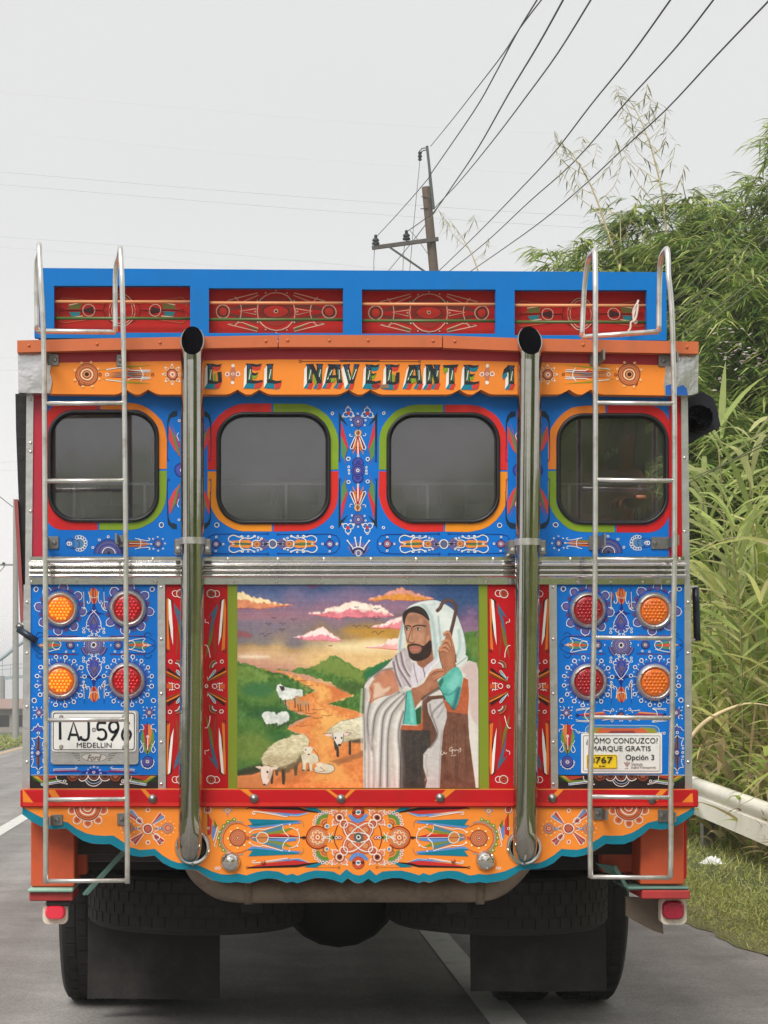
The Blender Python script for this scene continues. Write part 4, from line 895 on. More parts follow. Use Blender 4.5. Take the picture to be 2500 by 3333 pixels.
o.at(2); o.rings(1340, 241, (44, 39, 33, 27, 20, 9, 4), (NAVY, LILAC, (74, 72, 140), (120, 110, 160), (80, 78, 146), WHITE, NAVY)); o.around(1340, 241, 57, 7, lambda x, y, g: o.ring(x, y, 6, 4.5, WHITE, n=8), 150, 390)
o.at(4); o.rings(1340, 563, (44, 39, 30, 22), (NAVY, (60, 70, 160), (84, 84, 170), (52, 60, 150)))
o.sym(); o.at(8); o.rings(1340, 618, (50, 45, 36, 28, 12, 6), (NAVY, (76, 80, 166), NAVY, (90, 90, 170), WHITE, NAVY))
# side columns behind the stacks
o.frame(0, 1250, .4219)
for c in ((616 + 0) / .4219, (1718) / .4219):
    def tfx(p, c=c): return (c * .4219 + p[0] - 616, p[1])
    o.sym(tfx, lambda p, t=tfx: t((2 * 616 - p[0], p[1])), lambda p, t=tfx: t((p[0], 2 * 1530 - p[1])), lambda p, t=tfx: t((2 * 616 - p[0], 2 * 1530 - p[1])))
    o.at(1); o.poly([(1366, 208), (1330, 212), (1300, 245), (1290, 290), (1290, 500), (1296, 500), (1300, 300), (1318, 262), (1366, 248)], (20, 50, 70)); o.stroke([(1292, 480), (1293, 590)], 5, NAVY); o.ring(1300, 590, 7, 4, NAVY, n=8)
    o.poly([(1314, 280), (1388, 470), (1384, 500), (1350, 380)], (200, 44, 48)); o.poly([(1306, 320), (1340, 380), (1384, 510), (1390, 560), (1340, 500), (1300, 420)], (214, 70, 76)); o.poly([(1316, 340), (1352, 400), (1384, 520), (1376, 560)], (110, 130, 76))
    o.ring(1383, 282, 8, 5, WHITE, n=8); o.stroke([(1380, 440), (1366, 400), (1380, 376)], 5, WHITE, sm=3)
    o.sym(tfx, lambda p, t=tfx: t((2 * 616 - p[0], p[1]))); o.at(2); o.rings(1400, 664, (56, 50, 42, 12, 6), (NAVY, (60, 66, 160), (76, 80, 170), WHITE, NAVY))
    o.at(1); o.ring(1245, 1088, 17, 6, WHITE, n=14); o.ring(1245, 1088, 10, 4, NAVY, n=12)
# long band motifs
o.frame(0, 0, 1)
for c in (888, 1445):
    cy = 1770.5
    o.sym(lambda p, c=c: (p[0] + c, p[1] + cy), lambda p, c=c: (c - p[0], p[1] + cy), lambda p, c=c: (p[0] + c, cy - p[1]), lambda p, c=c: (c - p[0], cy - p[1]))
    o.at(1); o.stroke([(16, 32), (186, 32), (206, 26), (217, 10), (217, 0)], 2.2, NAVY); o.ring(16, 32, 3, 1.6, NAVY, n=8)
    o.poly([(60, 0), (78, 10), (140, 5), (140, 0)], (200, 44, 40)); o.poly([(60, 4), (80, 14), (138, 9), (140, 4)], (230, 140, 60)); o.poly([(64, 1), (90, 5), (134, 3), (134, 0)], (110, 140, 60))
    o.at(4); o.stroke([(98, 27), (108, 22), (128, 28), (142, 20), (142, 8), (130, 3), (126, 0)], 3, WHITE, sm=4); o.ring(100, 24, 4, 2.2, WHITE, n=8)
    o.stroke([(108, 0), (106, 12), (92, 20), (78, 18), (66, 22), (60, 25)], 3, WHITE, sm=4); o.ring(60, 25, 3, 2, WHITE, n=7); o.ring(80, 25, 3, 2, WHITE, n=7)
    o.stroke([(68, 0), (66, 9), (56, 13), (44, 11), (38, 17)], 2.6, WHITE, sm=4); o.ring(37, 17, 3, 2, WHITE, n=7); o.ring(48, 20, 3, 2, WHITE, n=7)
    o.sym(lambda p, c=c: (p[0] + c, p[1] + cy), lambda p, c=c: (c - p[0], p[1] + cy))
    o.at(2); o.rings(32, 0, (19, 15, 11), ((90, 90, 150), (110, 100, 150), (90, 84, 140))); o.rings(52, 0, (11, 8, 5), ((190, 120, 60), (210, 150, 90), (170, 90, 50))); o.stroke([(14, 0), (36, 0)], 5, (30, 34, 50)); o.stroke([(70, 0), (126, 0)], 1.8, NAVY)
    for x in (32, 17, 68, 127): o.at(7); o.disc(x, 0, 4.2, WHITE, n=10); o.disc(x, 0, 2, (60, 60, 90), n=8)
    o.at(2); o.rings(185, 0, (14, 11.5, 8, 4.5, 2), (NAVY, (90, 84, 150) if c < 1000 else (180, 90, 90), (124, 120, 170), WHITE, NAVY)); o.around(185, 0, 23, 4, lambda x, y, g: o.ring(x, y, 3, 2.2, WHITE, n=8)); o.at(2); o.around(185, 0, 17, 4, lambda x, y, g: o.disc(x, y, 3, NAVY, n=7))
    o.sym(lambda p, c=c: (p[0] + c, p[1] + cy)); o.at(6); o.disc(0, 0, 15, WHITE); o.disc(0, 0, 12, (96, 98, 134))
# fan at the middle
o.sym(lambda p: p, lambda p: (2 * 1166 - p[0], p[1])); o.at(1)
for k, (r, cc) in enumerate(((44, (80, 110, 190)), (38, (110, 112, 170)), (32, (70, 90, 180)), (26, (120, 116, 160)))): o.poly([(1166, 1806 - r)] + [(1166 - r * math.sin(math.radians(a)), 1806 - r * math.cos(math.radians(a))) for a in (10, 20, 30, 40, 50, 58)] + [(1146, 1806), (1166, 1806)], cc)
o.poly([(1137, 1776), (1152, 1800), (1148, 1804), (1134, 1772)], (20, 30, 70)); o.at(7)
for a in (10, 38): g = math.radians(-a); o.stroke([(1166 + 26 * math.sin(g), 1806 - 26 * math.cos(g)), (1166 + 56 * math.sin(g), 1806 - 56 * math.cos(g))], 3, WHITE); o.disc(1166 + 58 * math.sin(g), 1806 - 58 * math.cos(g), 3, WHITE, n=8)
o.arc(1166, 1806, 26, -140, -90, 3, WHITE); o.arc(1166, 1806, 20, -150, -90, 4, (20, 36, 100))
o.sym(); o.ring(1166, 1801, 9, 2.6, WHITE, n=12)
# motifs by the outer windows
o.sym(lambda p: p, lambda p: (2 * 1166.5 - p[0], p[1] - 2)); o.frame(0, 1250, .4219)
o.at(1); o.rings(545, 1230, (40, 36, 24, 13, 6), (NAVY, (40, 110, 190), (60, 120, 190), WHITE, NAVY)); o.at(1); o.disc(590, 1230, 36, (80, 130, 180)); o.ring(578, 1232, 34, 5, NAVY)
o.around(612, 1230, 48, 10, lambda x, y, g: o.ring(x, y, 12, 5, WHITE, n=9), -110, 110); o.at(1); o.disc(618, 1230, 42, (86, 130, 176)); o.disc(530, 1230, 24, (36, 90, 180)); o.ring(530, 1230, 14, 7, WHITE, n=12)
o.at(1)
for r, cc in ((112, NAVY), (106, (70, 80, 150)), (92, (96, 96, 140)), (80, (60, 70, 150)), (66, (100, 98, 150)), (52, WHITE), (46, (60, 70, 140)), (36, (96, 90, 110))):
    o.poly([(838 + r * math.cos(math.radians(a)), 1308 - r * math.sin(math.radians(a))) for a in range(0, 181, 12)], cc)
o.around(838, 1306, 128, 5, lambda x, y, g: o.ring(x, y, 8, 5, WHITE, n=8), 200, 340); o.at(12); o.disc(838, 1300, 10, NAVY)
o.at(1); o.poly([(990, 1206), (1100, 1212), (1165, 1233), (1100, 1252), (990, 1258)], (196, 100, 40)); o.poly([(990, 1226), (1110, 1224), (1160, 1233), (990, 1246)], (120, 30, 30)); o.poly([(990, 1206), (1070, 1206), (1090, 1214), (990, 1220)], (110, 120, 60))
o.stroke([(995, 1233), (1180, 1233)], 3.5, WHITE)
for sy in (-1, 1): o.stroke([(1040, 1232 + sy * 44), (1060, 1232 + sy * 38), (1120, 1232 + sy * 26), (1150, 1232 + sy * 26), (1158, 1232 + sy * 38), (1146, 1232 + sy * 44)], 5, WHITE, sm=3)
o.arc(1030, 1232, 56, -48, 48, 5, WHITE); o.at(2); o.rings(1220, 1233, (32, 27, 20, 10, 5), (NAVY, (90, 96, 160), (110, 108, 150), WHITE, NAVY)); o.around(1220, 1233, 52, 8, lambda x, y, g: o.ring(x, y, 5, 4, WHITE, n=7)); o.at(2); o.ring(1182, 1233, 6, 4, NAVY, n=7)
o.build('painted_ornament', rear_wall)

# ---- lower blue panels
def blue_panel(c, panel, kick, plate):
    o = Orn(7.99); o.frame(0, 1850, .4219); C = 725
    base = lambda p: (p[0] - 305.9 + c, p[1])
    fx = lambda p: base((2 * 305.9 - p[0], p[1])); fy = lambda p: base((p[0], 2 * 2099.8 - p[1])); fxy = lambda p: base((2 * 305.9 - p[0], 2 * 2099.8 - p[1]))
    o.sym(base, fx); o.at(1)
    # centre medallion
    for a0, a1 in ((10, 62),):
        for r, cc in ((104, NAVY), (98, LILAC), (86, (80, 70, 130)), (74, (130, 116, 150))): o.poly([(C, 592)] + [(C + r * math.cos(math.radians(a)), 592 + r * math.sin(math.radians(a))) for a in range(a0, a1 + 1, 8)], cc)
    o.sym(base); o.at(6); o.rings(C, 592, (70, 65, 57, 49, 41, 33, 21, 14), (NAVY, (120, 116, 160), (84, 80, 140), (140, 132, 170), (90, 84, 150), (130, 120, 160), WHITE, (60, 50, 70)))
    o.sym(base, fx, fy, fxy)
    for k in range(4): g = math.radians(-90 + 14 + 22 * k); o.at(1); o.ring(C + 88 * math.cos(g) * .8, 592 + 80 * math.sin(g), 8, 5, WHITE, n=8)
    # drop with pointed arch
    o.at(1); o.poly([(C, 342), (C - 18, 362), (C - 44, 410), (C - 50, 440), (C - 34, 480), (C, 492)], (76, 84, 170)); o.poly([(C, 350), (C - 14, 372), (C - 30, 420), (C, 430)], (110, 100, 140))
    o.stroke([(C + 16, 322), (C - 24, 356), (C - 48, 396), (C - 58, 420)], 5, WHITE, sm=4); o.stroke([(C, 376), (C - 20, 420), (C - 24, 446), (C - 8, 466)], 4, NAVY, sm=3)
    for dx, dy in ((-44, 430), (-48, 456), (-30, 478), (-10, 490)): o.at(2); o.arc(C + dx, dy, 13, 60, 250, 5, WHITE, n=7)
    for yy in (467, 492): o.at(1); o.ring(C - 78, yy, 9, 5, WHITE, n=8)
    # concave star above
    o.at(1); o.poly([(C, 262), (C - 10, 310), (C - 30, 338), (C - 76, 350), (C - 40, 356), (C - 14, 380), (C, 366)], (26, 52, 150)); o.stroke([(C - 2, 270), (C - 12, 312), (C - 32, 340), (C - 76, 352)], 4, NAVY)
    # plume
    o.at(1); o.poly([(C, 150), (C - 20, 160), (C - 28, 176), (C - 40, 186), (C - 30, 230), (C - 14, 270), (C, 280)], (220, 130, 60)); o.poly([(C, 150), (C - 12, 158), (C - 16, 200), (C - 14, 250), (C, 280)], (196, 44, 40) if True else RED); o.poly([(C, 160), (C - 6, 170), (C - 8, 220), (C, 250)], (226, 150, 70))
    o.at(5); o.stroke([(C - 40, 180), (C - 34, 220), (C - 32, 250), (C - 42, 272), (C - 54, 264), (C - 52, 250)], 5, WHITE, sm=4); o.arc(C, 190, 40, 40, 90, 4, WHITE, n=6); o.stroke([(C, 148), (C, 280)], 4, NAVY)
    o.poly([(C - 74, 180), (C - 70, 300), (C - 82, 300)], (120, 20, 50)); o.stroke([(C - 78, 180), (C - 78, 300)], 4, WHITE); o.ring(C - 78, 306, 8, 5, WHITE, n=8); o.stroke([(C - 76, 140), (C - 76, 180)], 3, NAVY)
    # side pills
    o.at(1); o.stroke([(C + 120, 526), (C + 390, 526), (C + 430, 536), (C + 468, 565), (C + 476, 592)], 4, (70, 40, 110) if False else NAVY, sm=3); o.stroke([(C + 130, 520), (C + 400, 520)], 3, (150, 40, 80)); o.arc(C + 415, 522, 28, 180, 360, 4, NAVY); 
    o.poly([(C + 240, 592), (C + 270, 582), (C + 340, 560), (C + 400, 566), (C + 420, 592)], (90, 140, 110)); o.poly([(C + 250, 592), (C + 300, 584), (C + 400, 578), (C + 440, 592)], (206, 60, 52)); o.poly([(C + 300, 592), (C + 430, 586), (C + 440, 592)], (230, 150, 70))
    o.at(6); o.stroke([(C + 260, 560), (C + 290, 556), (C + 390, 536), (C + 374, 566), (C + 380, 584), (C + 400, 590)], 5, WHITE, sm=3); o.stroke([(C + 130, 584), (C + 126, 592)], 5, WHITE); o.ring(C + 160, 545, 7, 4, WHITE, n=7); o.ring(C + 216, 540, 7, 4, WHITE, n=7)
    o.sym(base, fx); o.at(7); o.ring(C + 288, 592, 32, 5, WHITE); o.at(2); o.rings(C + 184, 592, (34, 28, 22, 10, 5), (NAVY, (80, 80, 140), (110, 96, 130), WHITE, NAVY)); o.at(7); o.ring(C + 414, 592, 8, 5, WHITE, n=8); o.ring(C + 456, 592, 8, 4, NAVY, n=8)
    # lens surrounds
    for lx, ly in ((468, 315), (985, 312)):
        o.sym(base); o.at(1); o.ring(lx, ly, 152, 6, (20, 40, 130), n=40)
        def pet(x, y, g):
            o.disc(x, y, 32, (70, 84, 170), n=14); o.disc(x, y, 20, (104, 96, 150), n=12); o.arc(x, y, 34, math.degrees(g) - 110, math.degrees(g) + 110, 5, WHITE, n=10); o.disc(x + 36 * math.cos(g), y + 36 * math.sin(g), 5, WHITE, n=6)
        o.around(lx, ly, 168, 8, pet, 7, 367); o.at(0); o.around(lx, ly, 160, 8, lambda x, y, g: o.disc(x, y, 20, (90, 70, 130), n=10), 29, 389)
    for lx, ly in ((468, 870), (985, 868)):
        o.sym(base); o.at(1); o.disc(lx, ly, 158, (64, 76, 150), n=36); o.disc(lx, ly, 150, (30, 84, 180), n=36)
        def pin(x, y, g):
            o.stroke([(lx + 150 * math.cos(g), ly + 150 * math.sin(g)), (x, y)], 4, WHITE); o.disc(x, y, 17, WHITE, n=12); o.disc(x, y, 11, (40, 80, 170), n=10)
        o.at(3); o.around(lx, ly, 188, 16, pin, 12, 372); o.at(1); o.around(lx, ly, 178, 16, lambda x, y, g: o.disc(x, y, 7, (190, 196, 226), n=6), 23, 383)
    # corner rings
    o.sym(base, fx)
    for x, y in ((277, 160), (265, 1018)): o.at(1); o.ring(x, y, 17, 6, WHITE, n=12); o.disc(x, y, 9, (70, 70, 130), n=8)
    o.at(1); o.disc(300, 1113, 34, NAVY); o.rings(300, 1113, (30, 24, 18, 9, 4), ((110, 100, 160), (80, 76, 130), (130, 116, 160), WHITE, NAVY))
    for a in (45, 135, 225, 315): g = math.radians(a); o.at(1); o.arc(300 + 46 * math.cos(g), 1113 + 46 * math.sin(g), 16, a + 80, a + 280, 5, WHITE, n=7); o.disc(300 + 64 * math.cos(g), 1113 + 62 * math.sin(g), 5, WHITE, n=6)
    # outer column (dark spindle) and inner column (plume with a wheel)
    out_tf = in_tf = base if plate else fx
    o.sym(out_tf); x = 295; o.at(1); o.poly([(x, 1270), (x - 14, 1330), (x - 22, 1420), (x - 14, 1500), (x, 1560), (x + 14, 1500), (x + 22, 1420), (x + 14, 1330)], (110, 80, 90)); o.poly([(x - 40, 1240), (x - 20, 1222), (x, 1216), (x + 22, 1222), (x + 40, 1240), (x + 30, 1260), (x, 1250), (x - 30, 1260)], (70, 84, 170))
    for sx in (-1, 1):
        o.at(4); o.stroke([(x, 1290), (x + sx * 24, 1310), (x + sx * 50, 1312), (x + sx * 36, 1340), (x + sx * 34, 1370), (x + sx * 52, 1366)], 5, WHITE, sm=3); o.stroke([(x, 1560), (x + sx * 22, 1536), (x + sx * 50, 1532), (x + sx * 38, 1500), (x + sx * 36, 1470), (x + sx * 52, 1476)], 5, WHITE, sm=3)
        o.stroke([(x + sx * 56, 1250), (x + sx * 40, 1244), (x + sx * 30, 1222), (x + sx * 12, 1222), (x, 1196)], 5, WHITE, sm=3)
        for yy in (1390, 1420, 1450): o.ring(x + sx * 46, yy, 7, 5, WHITE, n=7)
    o.stroke([(x, 1290), (x, 1560)], 4, (40, 40, 60)); o.rings(x, 1422, (28, 22, 12, 6), (NAVY, (120, 110, 150), WHITE, NAVY)); o.ring(x, 1268, 9, 5, WHITE, n=8); o.ring(x, 1576, 8, 5, WHITE, n=8)
    o.sym(in_tf); x = 1139; o.at(1); o.poly([(x - 40, 1240), (x - 54, 1300), (x - 30, 1400), (x, 1440), (x + 30, 1400), (x + 54, 1300), (x + 40, 1240)], (110, 150, 70)); o.poly([(x - 34, 1210), (x - 36, 1250), (x - 20, 1340), (x, 1430), (x, 1200)], (190, 40, 56)); o.poly([(x, 1200), (x, 1430), (x + 20, 1340), (x + 36, 1250), (x + 34, 1210)], (226, 130, 70)); o.poly([(x - 26, 1330), (x, 1440), (x + 26, 1330), (x, 1380)], (150, 60, 60))
    o.stroke([(x, 1190), (x, 1440)], 5, (30, 34, 60)); o.stroke([(x, 1290), (x, 1400)], 6, WHITE); o.ring(x, 1297, 9, 5, WHITE, n=8)
    for sx in (-1, 1):
        o.stroke([(x + sx * 66, 1264), (x + sx * 62, 1244), (x + sx * 30, 1236), (x + sx * 36, 1210), (x + sx * 52, 1204)], 5, WHITE, sm=3); o.stroke([(x + sx * 54, 1330), (x + sx * 28, 1390), (x + sx * 44, 1420), (x + sx * 60, 1400), (x + sx * 30, 1350)], 5, WHITE, sm=3)
    o.at(6); o.rings(x, 1492, (44, 38, 30, 22, 12, 6), (NAVY, (90, 96, 170), (60, 60, 140), (120, 110, 160), WHITE, NAVY)); o.arc(x, 1494, 50, -20, 200, 5, WHITE); o.around(x, 1494, 58, 9, lambda a, b, g: o.stroke([(a, b), (x + 50 * math.cos(g), 1494 + 50 * math.sin(g))], 4, WHITE), 0, 180)
    if plate:
        o.sym(base, fx); o.at(1); o.stroke([(410, 1550), (430, 1546), (590, 1546), (596, 1538), (580, 1532)], 4.5, WHITE); o.stroke([(412, 1560), (590, 1556)], 4, WHITE); o.poly([(420, 1560), (600, 1556), (640, 1570), (420, 1574)], (120, 40, 110)); o.stroke([(390, 1574), (660, 1568)], 3, NAVY)
        o.poly([(620, 1584), (640, 1566), (665, 1562), (690, 1548), (725, 1548), (725, 1584)], (26, 44, 140)); o.around(725, 1580, 52, 4, lambda a, b, g: o.ring(a, b, 6, 4, (190, 200, 236), n=7), 182, 268)
        o.sym(base); o.at(5); o.ring(725, 1572, 9, 5, WHITE, n=9)
    else:
        o.frame(1650 + (c - 2023), 1850, .4521); o.sym(lambda p: p, lambda p: (2 * c - p[0], p[1])); C2 = 825
        o.at(1); o.poly([(505, 1056), (560, 1044), (700, 1040), (730, 1056), (700, 1068), (560, 1066)], (190, 60, 70)); o.poly([(560, 1044), (700, 1030), (700, 1040), (570, 1052)], (226, 140, 80)); o.poly([(540, 1072), (700, 1070), (730, 1080), (560, 1084)], (90, 150, 130)); o.stroke([(505, 1056), (780, 1056)], 3.5, NAVY)
        for sy in (-1, 1): o.at(5); o.stroke([(500, 1056 + sy * 30), (520, 1056 + sy * 38), (580, 1056 + sy * 42), (600, 1056 + sy * 50), (576, 1056 + sy * 50), (500, 1056 + sy * 44)], 4, WHITE, sm=3); o.stroke([(690, 1056 + sy * 36), (740, 1056 + sy * 30), (770, 1056 + sy * 34), (760, 1056 + sy * 50), (742, 1056 + sy * 14)], 4, WHITE, sm=2)
        o.arc(610, 1056, 46, 100, 260, 5, WHITE); o.around(C2, 1056, 44, 5, lambda a, b, g: o.disc(a, b, 6, (190, 200, 230), n=6), 100, 260); o.ring(510, 1056, 10, 5, NAVY, n=8)
        o.sym(); o.at(3); o.rings(C2, 1056, (26, 20, 12), (NAVY, (110, 90, 110), (170, 80, 80)))
        o.at(1); o.poly([(566, 1186), (568, 1150), (586, 1134), (620, 1130), (1040, 1130), (1076, 1136), (1094, 1152), (1098, 1186)], (60, 130, 190)); o.poly([(578, 1186), (592, 1152), (620, 1146), (700, 1146), (740, 1186)], (150, 150, 60)); o.poly([(926, 1186), (960, 1146), (1040, 1146), (1072, 1154), (1086, 1186)], (150, 150, 60)); o.poly([(640, 1186), (670, 1152), (990, 1152), (1020, 1186)], (206, 100, 60)); o.poly([(730, 1186), (750, 1170), (910, 1170), (930, 1186)], (150, 60, 60))
        o.stroke([(566, 1186), (568, 1150), (586, 1134), (620, 1130), (1040, 1130), (1076, 1136), (1094, 1152), (1098, 1186)], 4, (190, 210, 236)); o.stroke([(518, 1180), (580, 1180)], 4, WHITE); o.ring(516, 1180, 8, 4, WHITE, n=8); o.stroke([(1080, 1180), (1130, 1184)], 4, WHITE); o.ring(1134, 1186, 8, 4, WHITE, n=8)
    o.build('painted_ornament', panel)
    # kick panel: bent rays and arches on black
    o = Orn(7.991); o.frame(0, 1850, .4219); o.sym(base, fx); o.at(1)
    o.stroke([(235, 1592), (1216, 1592)], 4.5, WHITE)
    o.poly([(240, 1600), (290, 1600), (330, 1644), (250, 1644)], (36, 60, 34)); o.poly([(250, 1602), (420, 1602), (330, 1640)], (196, 160, 50)); o.poly([(290, 1602), (420, 1600), (450, 1606), (330, 1636)], (170, 60, 44)); o.poly([(240, 1600), (330, 1640), (460, 1626), (460, 1634), (320, 1656)], (110, 140, 50))
    o.poly([(316, 1660), (470, 1634), (490, 1640), (320, 1676)], (120, 170, 200)); o.stroke([(318, 1662), (480, 1638)], 4, WHITE); o.stroke([(326, 1674), (500, 1648)], 3, WHITE)
    for k in range(3):
        for r, cc in ((52, (60, 34, 28)), (42, (130, 70, 44)), (32, (70, 36, 30)), (22, (150, 86, 60))): o.poly([(560 + r * math.cos(math.radians(a)), 1598 + r * math.sin(math.radians(a))) for a in range(0, 181, 15)], cc)
        break
    o.at(6); o.arc(555, 1598, 40, 10, 120, 5, WHITE); o.stroke([(436, 1600), (440, 1630), (470, 1656), (514, 1664)], 4, WHITE, sm=3); o.ring(500, 1642, 10, 5, WHITE, n=8); o.disc(516, 1664, 6, WHITE, n=7)
    o.sym(base)
    for xx in (640, 810, 725):
        o.at(6 if xx != 725 else 10)
        for r, cc in ((46, WHITE), (40, (90, 50, 40)), (30, (120, 66, 50)), (20, (70, 34, 34))): o.poly([(xx + r * 1.0 * math.cos(math.radians(a)), 1596 + r * math.sin(math.radians(a))) for a in range(0, 181, 15)], cc)
    o.at(4); o.arc(725, 1610, 70, 25, 155, 5, WHITE); o.arc(725, 1600, 62, 25, 155, 5, (150, 180, 210))
    o.build('painted_ornament', kick)
blue_panel(306, blueL, kickL, True); blue_panel(2022, blueR, kickR, False)

# ---- red panels
def red_panel(c, panel):
    o = Orn(7.99); o.frame(650 - 636 + c, 1850, .3918); MX, MY = c, 1850 + 982 * .3918
    o.sym(lambda p: p, lambda p: (2 * MX - p[0], p[1]), lambda p: (p[0], 2 * MY - p[1]), lambda p: (2 * MX - p[0], 2 * MY - p[1]))
    cc = 0
    o.at(1); o.ring(134, 210, 27, 6, WHITE); o.rings(92, 210, (38, 32, 26, 20, 13, 7), (WHITE, (150, 60, 40), (200, 84, 50), (130, 40, 34), (196, 80, 50), (70, 20, 20)))
    o.at(1); o.poly([(160, 270), (188, 246), (210, 246), (216, 300), (206, 690), (190, 680), (176, 480)], (60, 18, 22)); o.poly([(188, 262), (196, 250), (208, 252), (212, 330), (205, 682), (180, 680), (190, 480)], (226, 120, 40)); o.poly([(176, 270), (194, 252), (188, 420), (172, 560), (152, 642), (158, 500)], (244, 240, 234)); o.ring(204, 684, 12, 6, (110, 26, 26), n=9)
    o.at(1); o.poly([(146, 290), (140, 360), (66, 600), (92, 430), (104, 380), (60, 412)], (70, 104, 130)); o.poly([(118, 440), (96, 600), (40, 760), (60, 640), (90, 520)], (116, 116, 44)); o.poly([(112, 480), (132, 700), (126, 740), (108, 620)], (150, 66, 30))
    o.stroke([(36, 640), (56, 644), (76, 690), (84, 740)], 6, WHITE, sm=3); o.stroke([(44, 420), (42, 446), (66, 448), (72, 460)], 5, WHITE, sm=2); o.ring(178, 774, 15, 6, WHITE, n=12)
    for r, q in ((72, (110, 24, 26)), (64, (214, 110, 50)), (56, (110, 40, 34)), (48, (90, 110, 110)), (40, (190, 60, 44)), (32, (120, 60, 40)), (24, (190, 30, 34))): o.poly([(134, 820)] + [(134 + r * math.cos(math.radians(a)), 820 + r * math.sin(math.radians(a))) for a in range(170, 272, 12)], q)
    o.arc(140, 822, 38, 180, 268, 6, WHITE)
    o.poly([(50, 940), (200, 822), (206, 838), (130, 896)], (40, 24, 24)); o.poly([(50, 944), (130, 890), (212, 850), (216, 862), (120, 910)], (226, 130, 40)); o.poly([(56, 944), (216, 876), (216, 884), (140, 914)], (110, 90, 30)); o.poly([(60, 934), (108, 850), (128, 850), (120, 880)], (60, 130, 160)); o.stroke([(56, 900), (64, 916), (80, 904), (128, 856), (114, 848), (60, 926)], 4.5, WHITE, sm=2)
    for k in range(4): o.at(6); o.stroke([(146 + 16 * k, 866 - 8 * k), (160 + 16 * k, 900 - 14 * k)], 4, (40, 20, 20))
    o.at(3); o.stroke([(140, 1008), (186, 1008), (186, 996), (150, 990)], 5, WHITE); o.stroke([(160, 948), (176, 960), (188, 946)], 5, WHITE)
    o.sym(lambda p: p, lambda p: (2 * MX - p[0], p[1])); o.at(2); o.rings(54, 980, (30, 24, 14, 8), ((110, 30, 28), (196, 60, 44), WHITE, (150, 30, 34))); o.ring(120, 978, 20, 6, WHITE); o.poly([(148, 962), (206, 960), (206, 1000), (148, 996)], (206, 90, 40)); o.stroke([(160, 950), (160, 1010)], 5, WHITE)
    o.sym(); o.at(8)
    o.build('painted_ornament', panel)
red_panel(638, redL); red_panel(1690, redR)

# ---- skirt
o = Orn(SKY_); o.frame(550, 2500, .4219); CX, CY = 1166, 2500 + 535 * .4219
F1 = lambda p: p; FX = lambda p: (2 * CX - p[0], p[1]); FY = lambda p: (p[0], 2 * CY - p[1]); FXY = lambda p: (2 * CX - p[0], 2 * CY - p[1])
X0 = (CX - 550) / .4219
Y0 = 535
o.sym(F1, FX, FY, FXY)
o.at(1); o.rings(X0 - 56, Y0 - 62, (66, 60, 50, 42, 32, 22), (RU, (220, 120, 70), RU, (214, 126, 84), (190, 84, 54), (214, 140, 90)))
o.at(8); o.disc(X0 - 112, Y0 - 104, 34, WHITE); o.rings(X0 - 112, Y0 - 104, (28, 20, 13, 6), ((214, 120, 90), (150, 50, 40), (220, 130, 90), BROWN))
for dx, dy in ((-34, -34), (34, -34), (-34, 34), (34, 34)): o.at(1); o.disc(1315 + dx, 383 + dy, 26, WHITE); o.disc(1315 + dx, 383 + dy, 21, (226, 140, 110)); o.disc(1315 + dx * 1.7, 383 + dy * 1.7, 7, WHITE, n=8)
o.at(5); o.rings(1315, 383, (42, 38, 30, 22, 12), (BROWN, (220, 120, 80), (236, 220, 200), (150, 60, 44), (60, 24, 20)))
o.at(1); o.arc(X0, Y0, 182, 150, 180, 7, (130, 30, 30))
# quarter rosettes
for r, q in ((84, GR), (72, (96, 140, 50)), (48, (214, 140, 80)), (36, (190, 90, 50)), (24, (226, 150, 80))): o.poly([(1212, 430)] + [(1212 + r * math.cos(math.radians(a)), 430 + r * math.sin(math.radians(a))) for a in range(176, 296, 12)], q)
o.around(1212, 430, 92, 7, lambda x, y, g: o.ring(x, y, 11, 5, WHITE, n=9), 178, 292); o.at(8); o.ring(1220, 446, 15, 5, WHITE, n=12); o.disc(1220, 446, 11, (90, 150, 180)); o.arc(1220, 446, 30, 90, 270, 6, (120, 40, 36))
# fan
o.at(1); o.poly([(625, 520), (878, 442), (882, 472), (700, 520)], (80, 130, 150)); o.poly([(640, 526), (884, 472), (962, 456), (900, 494), (700, 530)], (130, 140, 50))
o.poly([(600, 440), (644, 436), (610, 390), (1000, 404), (1004, 412), (660, 450), (640, 462)], TEAL); o.poly([(604, 444), (660, 450), (1004, 412), (1020, 424), (640, 466)], SKYB); o.arc(996, 440, 40, -80, 20, 6, (196, 130, 80))
o.at(5); o.stroke([(624, 496), (650, 478), (690, 468), (735, 472), (878, 434), (880, 470), (892, 500), (930, 532)], 6, WHITE); o.disc(624, 496, 8, WHITE, n=8); o.arc(930, 535, 80, -90, 0, 5.5, WHITE); o.disc(930, 433, 7, WHITE, n=7); o.disc(992, 470, 7, WHITE, n=7)
# long darts
o.at(1); o.poly([(616, 308), (1000, 322), (1080, 338), (980, 356), (720, 330)], (200, 44, 40)); o.poly([(700, 338), (980, 356), (1086, 342), (1000, 374), (910, 368)], SKYB); o.poly([(640, 330), (760, 340), (915, 366), (760, 352)], (226, 190, 180)); o.poly([(1040, 304), (1130, 304), (1206, 348), (1080, 322)], TEAL)
o.at(4); o.poly([(614, 300), (990, 304), (1080, 322), (1200, 350), (1060, 336), (996, 324), (614, 310)], (40, 20, 22)); o.ring(606, 305, 9, 5, (110, 36, 30), n=9); o.stroke([(1130, 305), (1306, 303)], 3, (170, 110, 60)); o.ring(1314, 303, 8, 4, (150, 90, 50), n=8)
o.stroke([(668, 352), (656, 358), (644, 348), (650, 338), (690, 340), (914, 376), (912, 366)], 6, WHITE); o.stroke([(930, 366), (1000, 372), (1080, 344)], 3, (220, 230, 240))
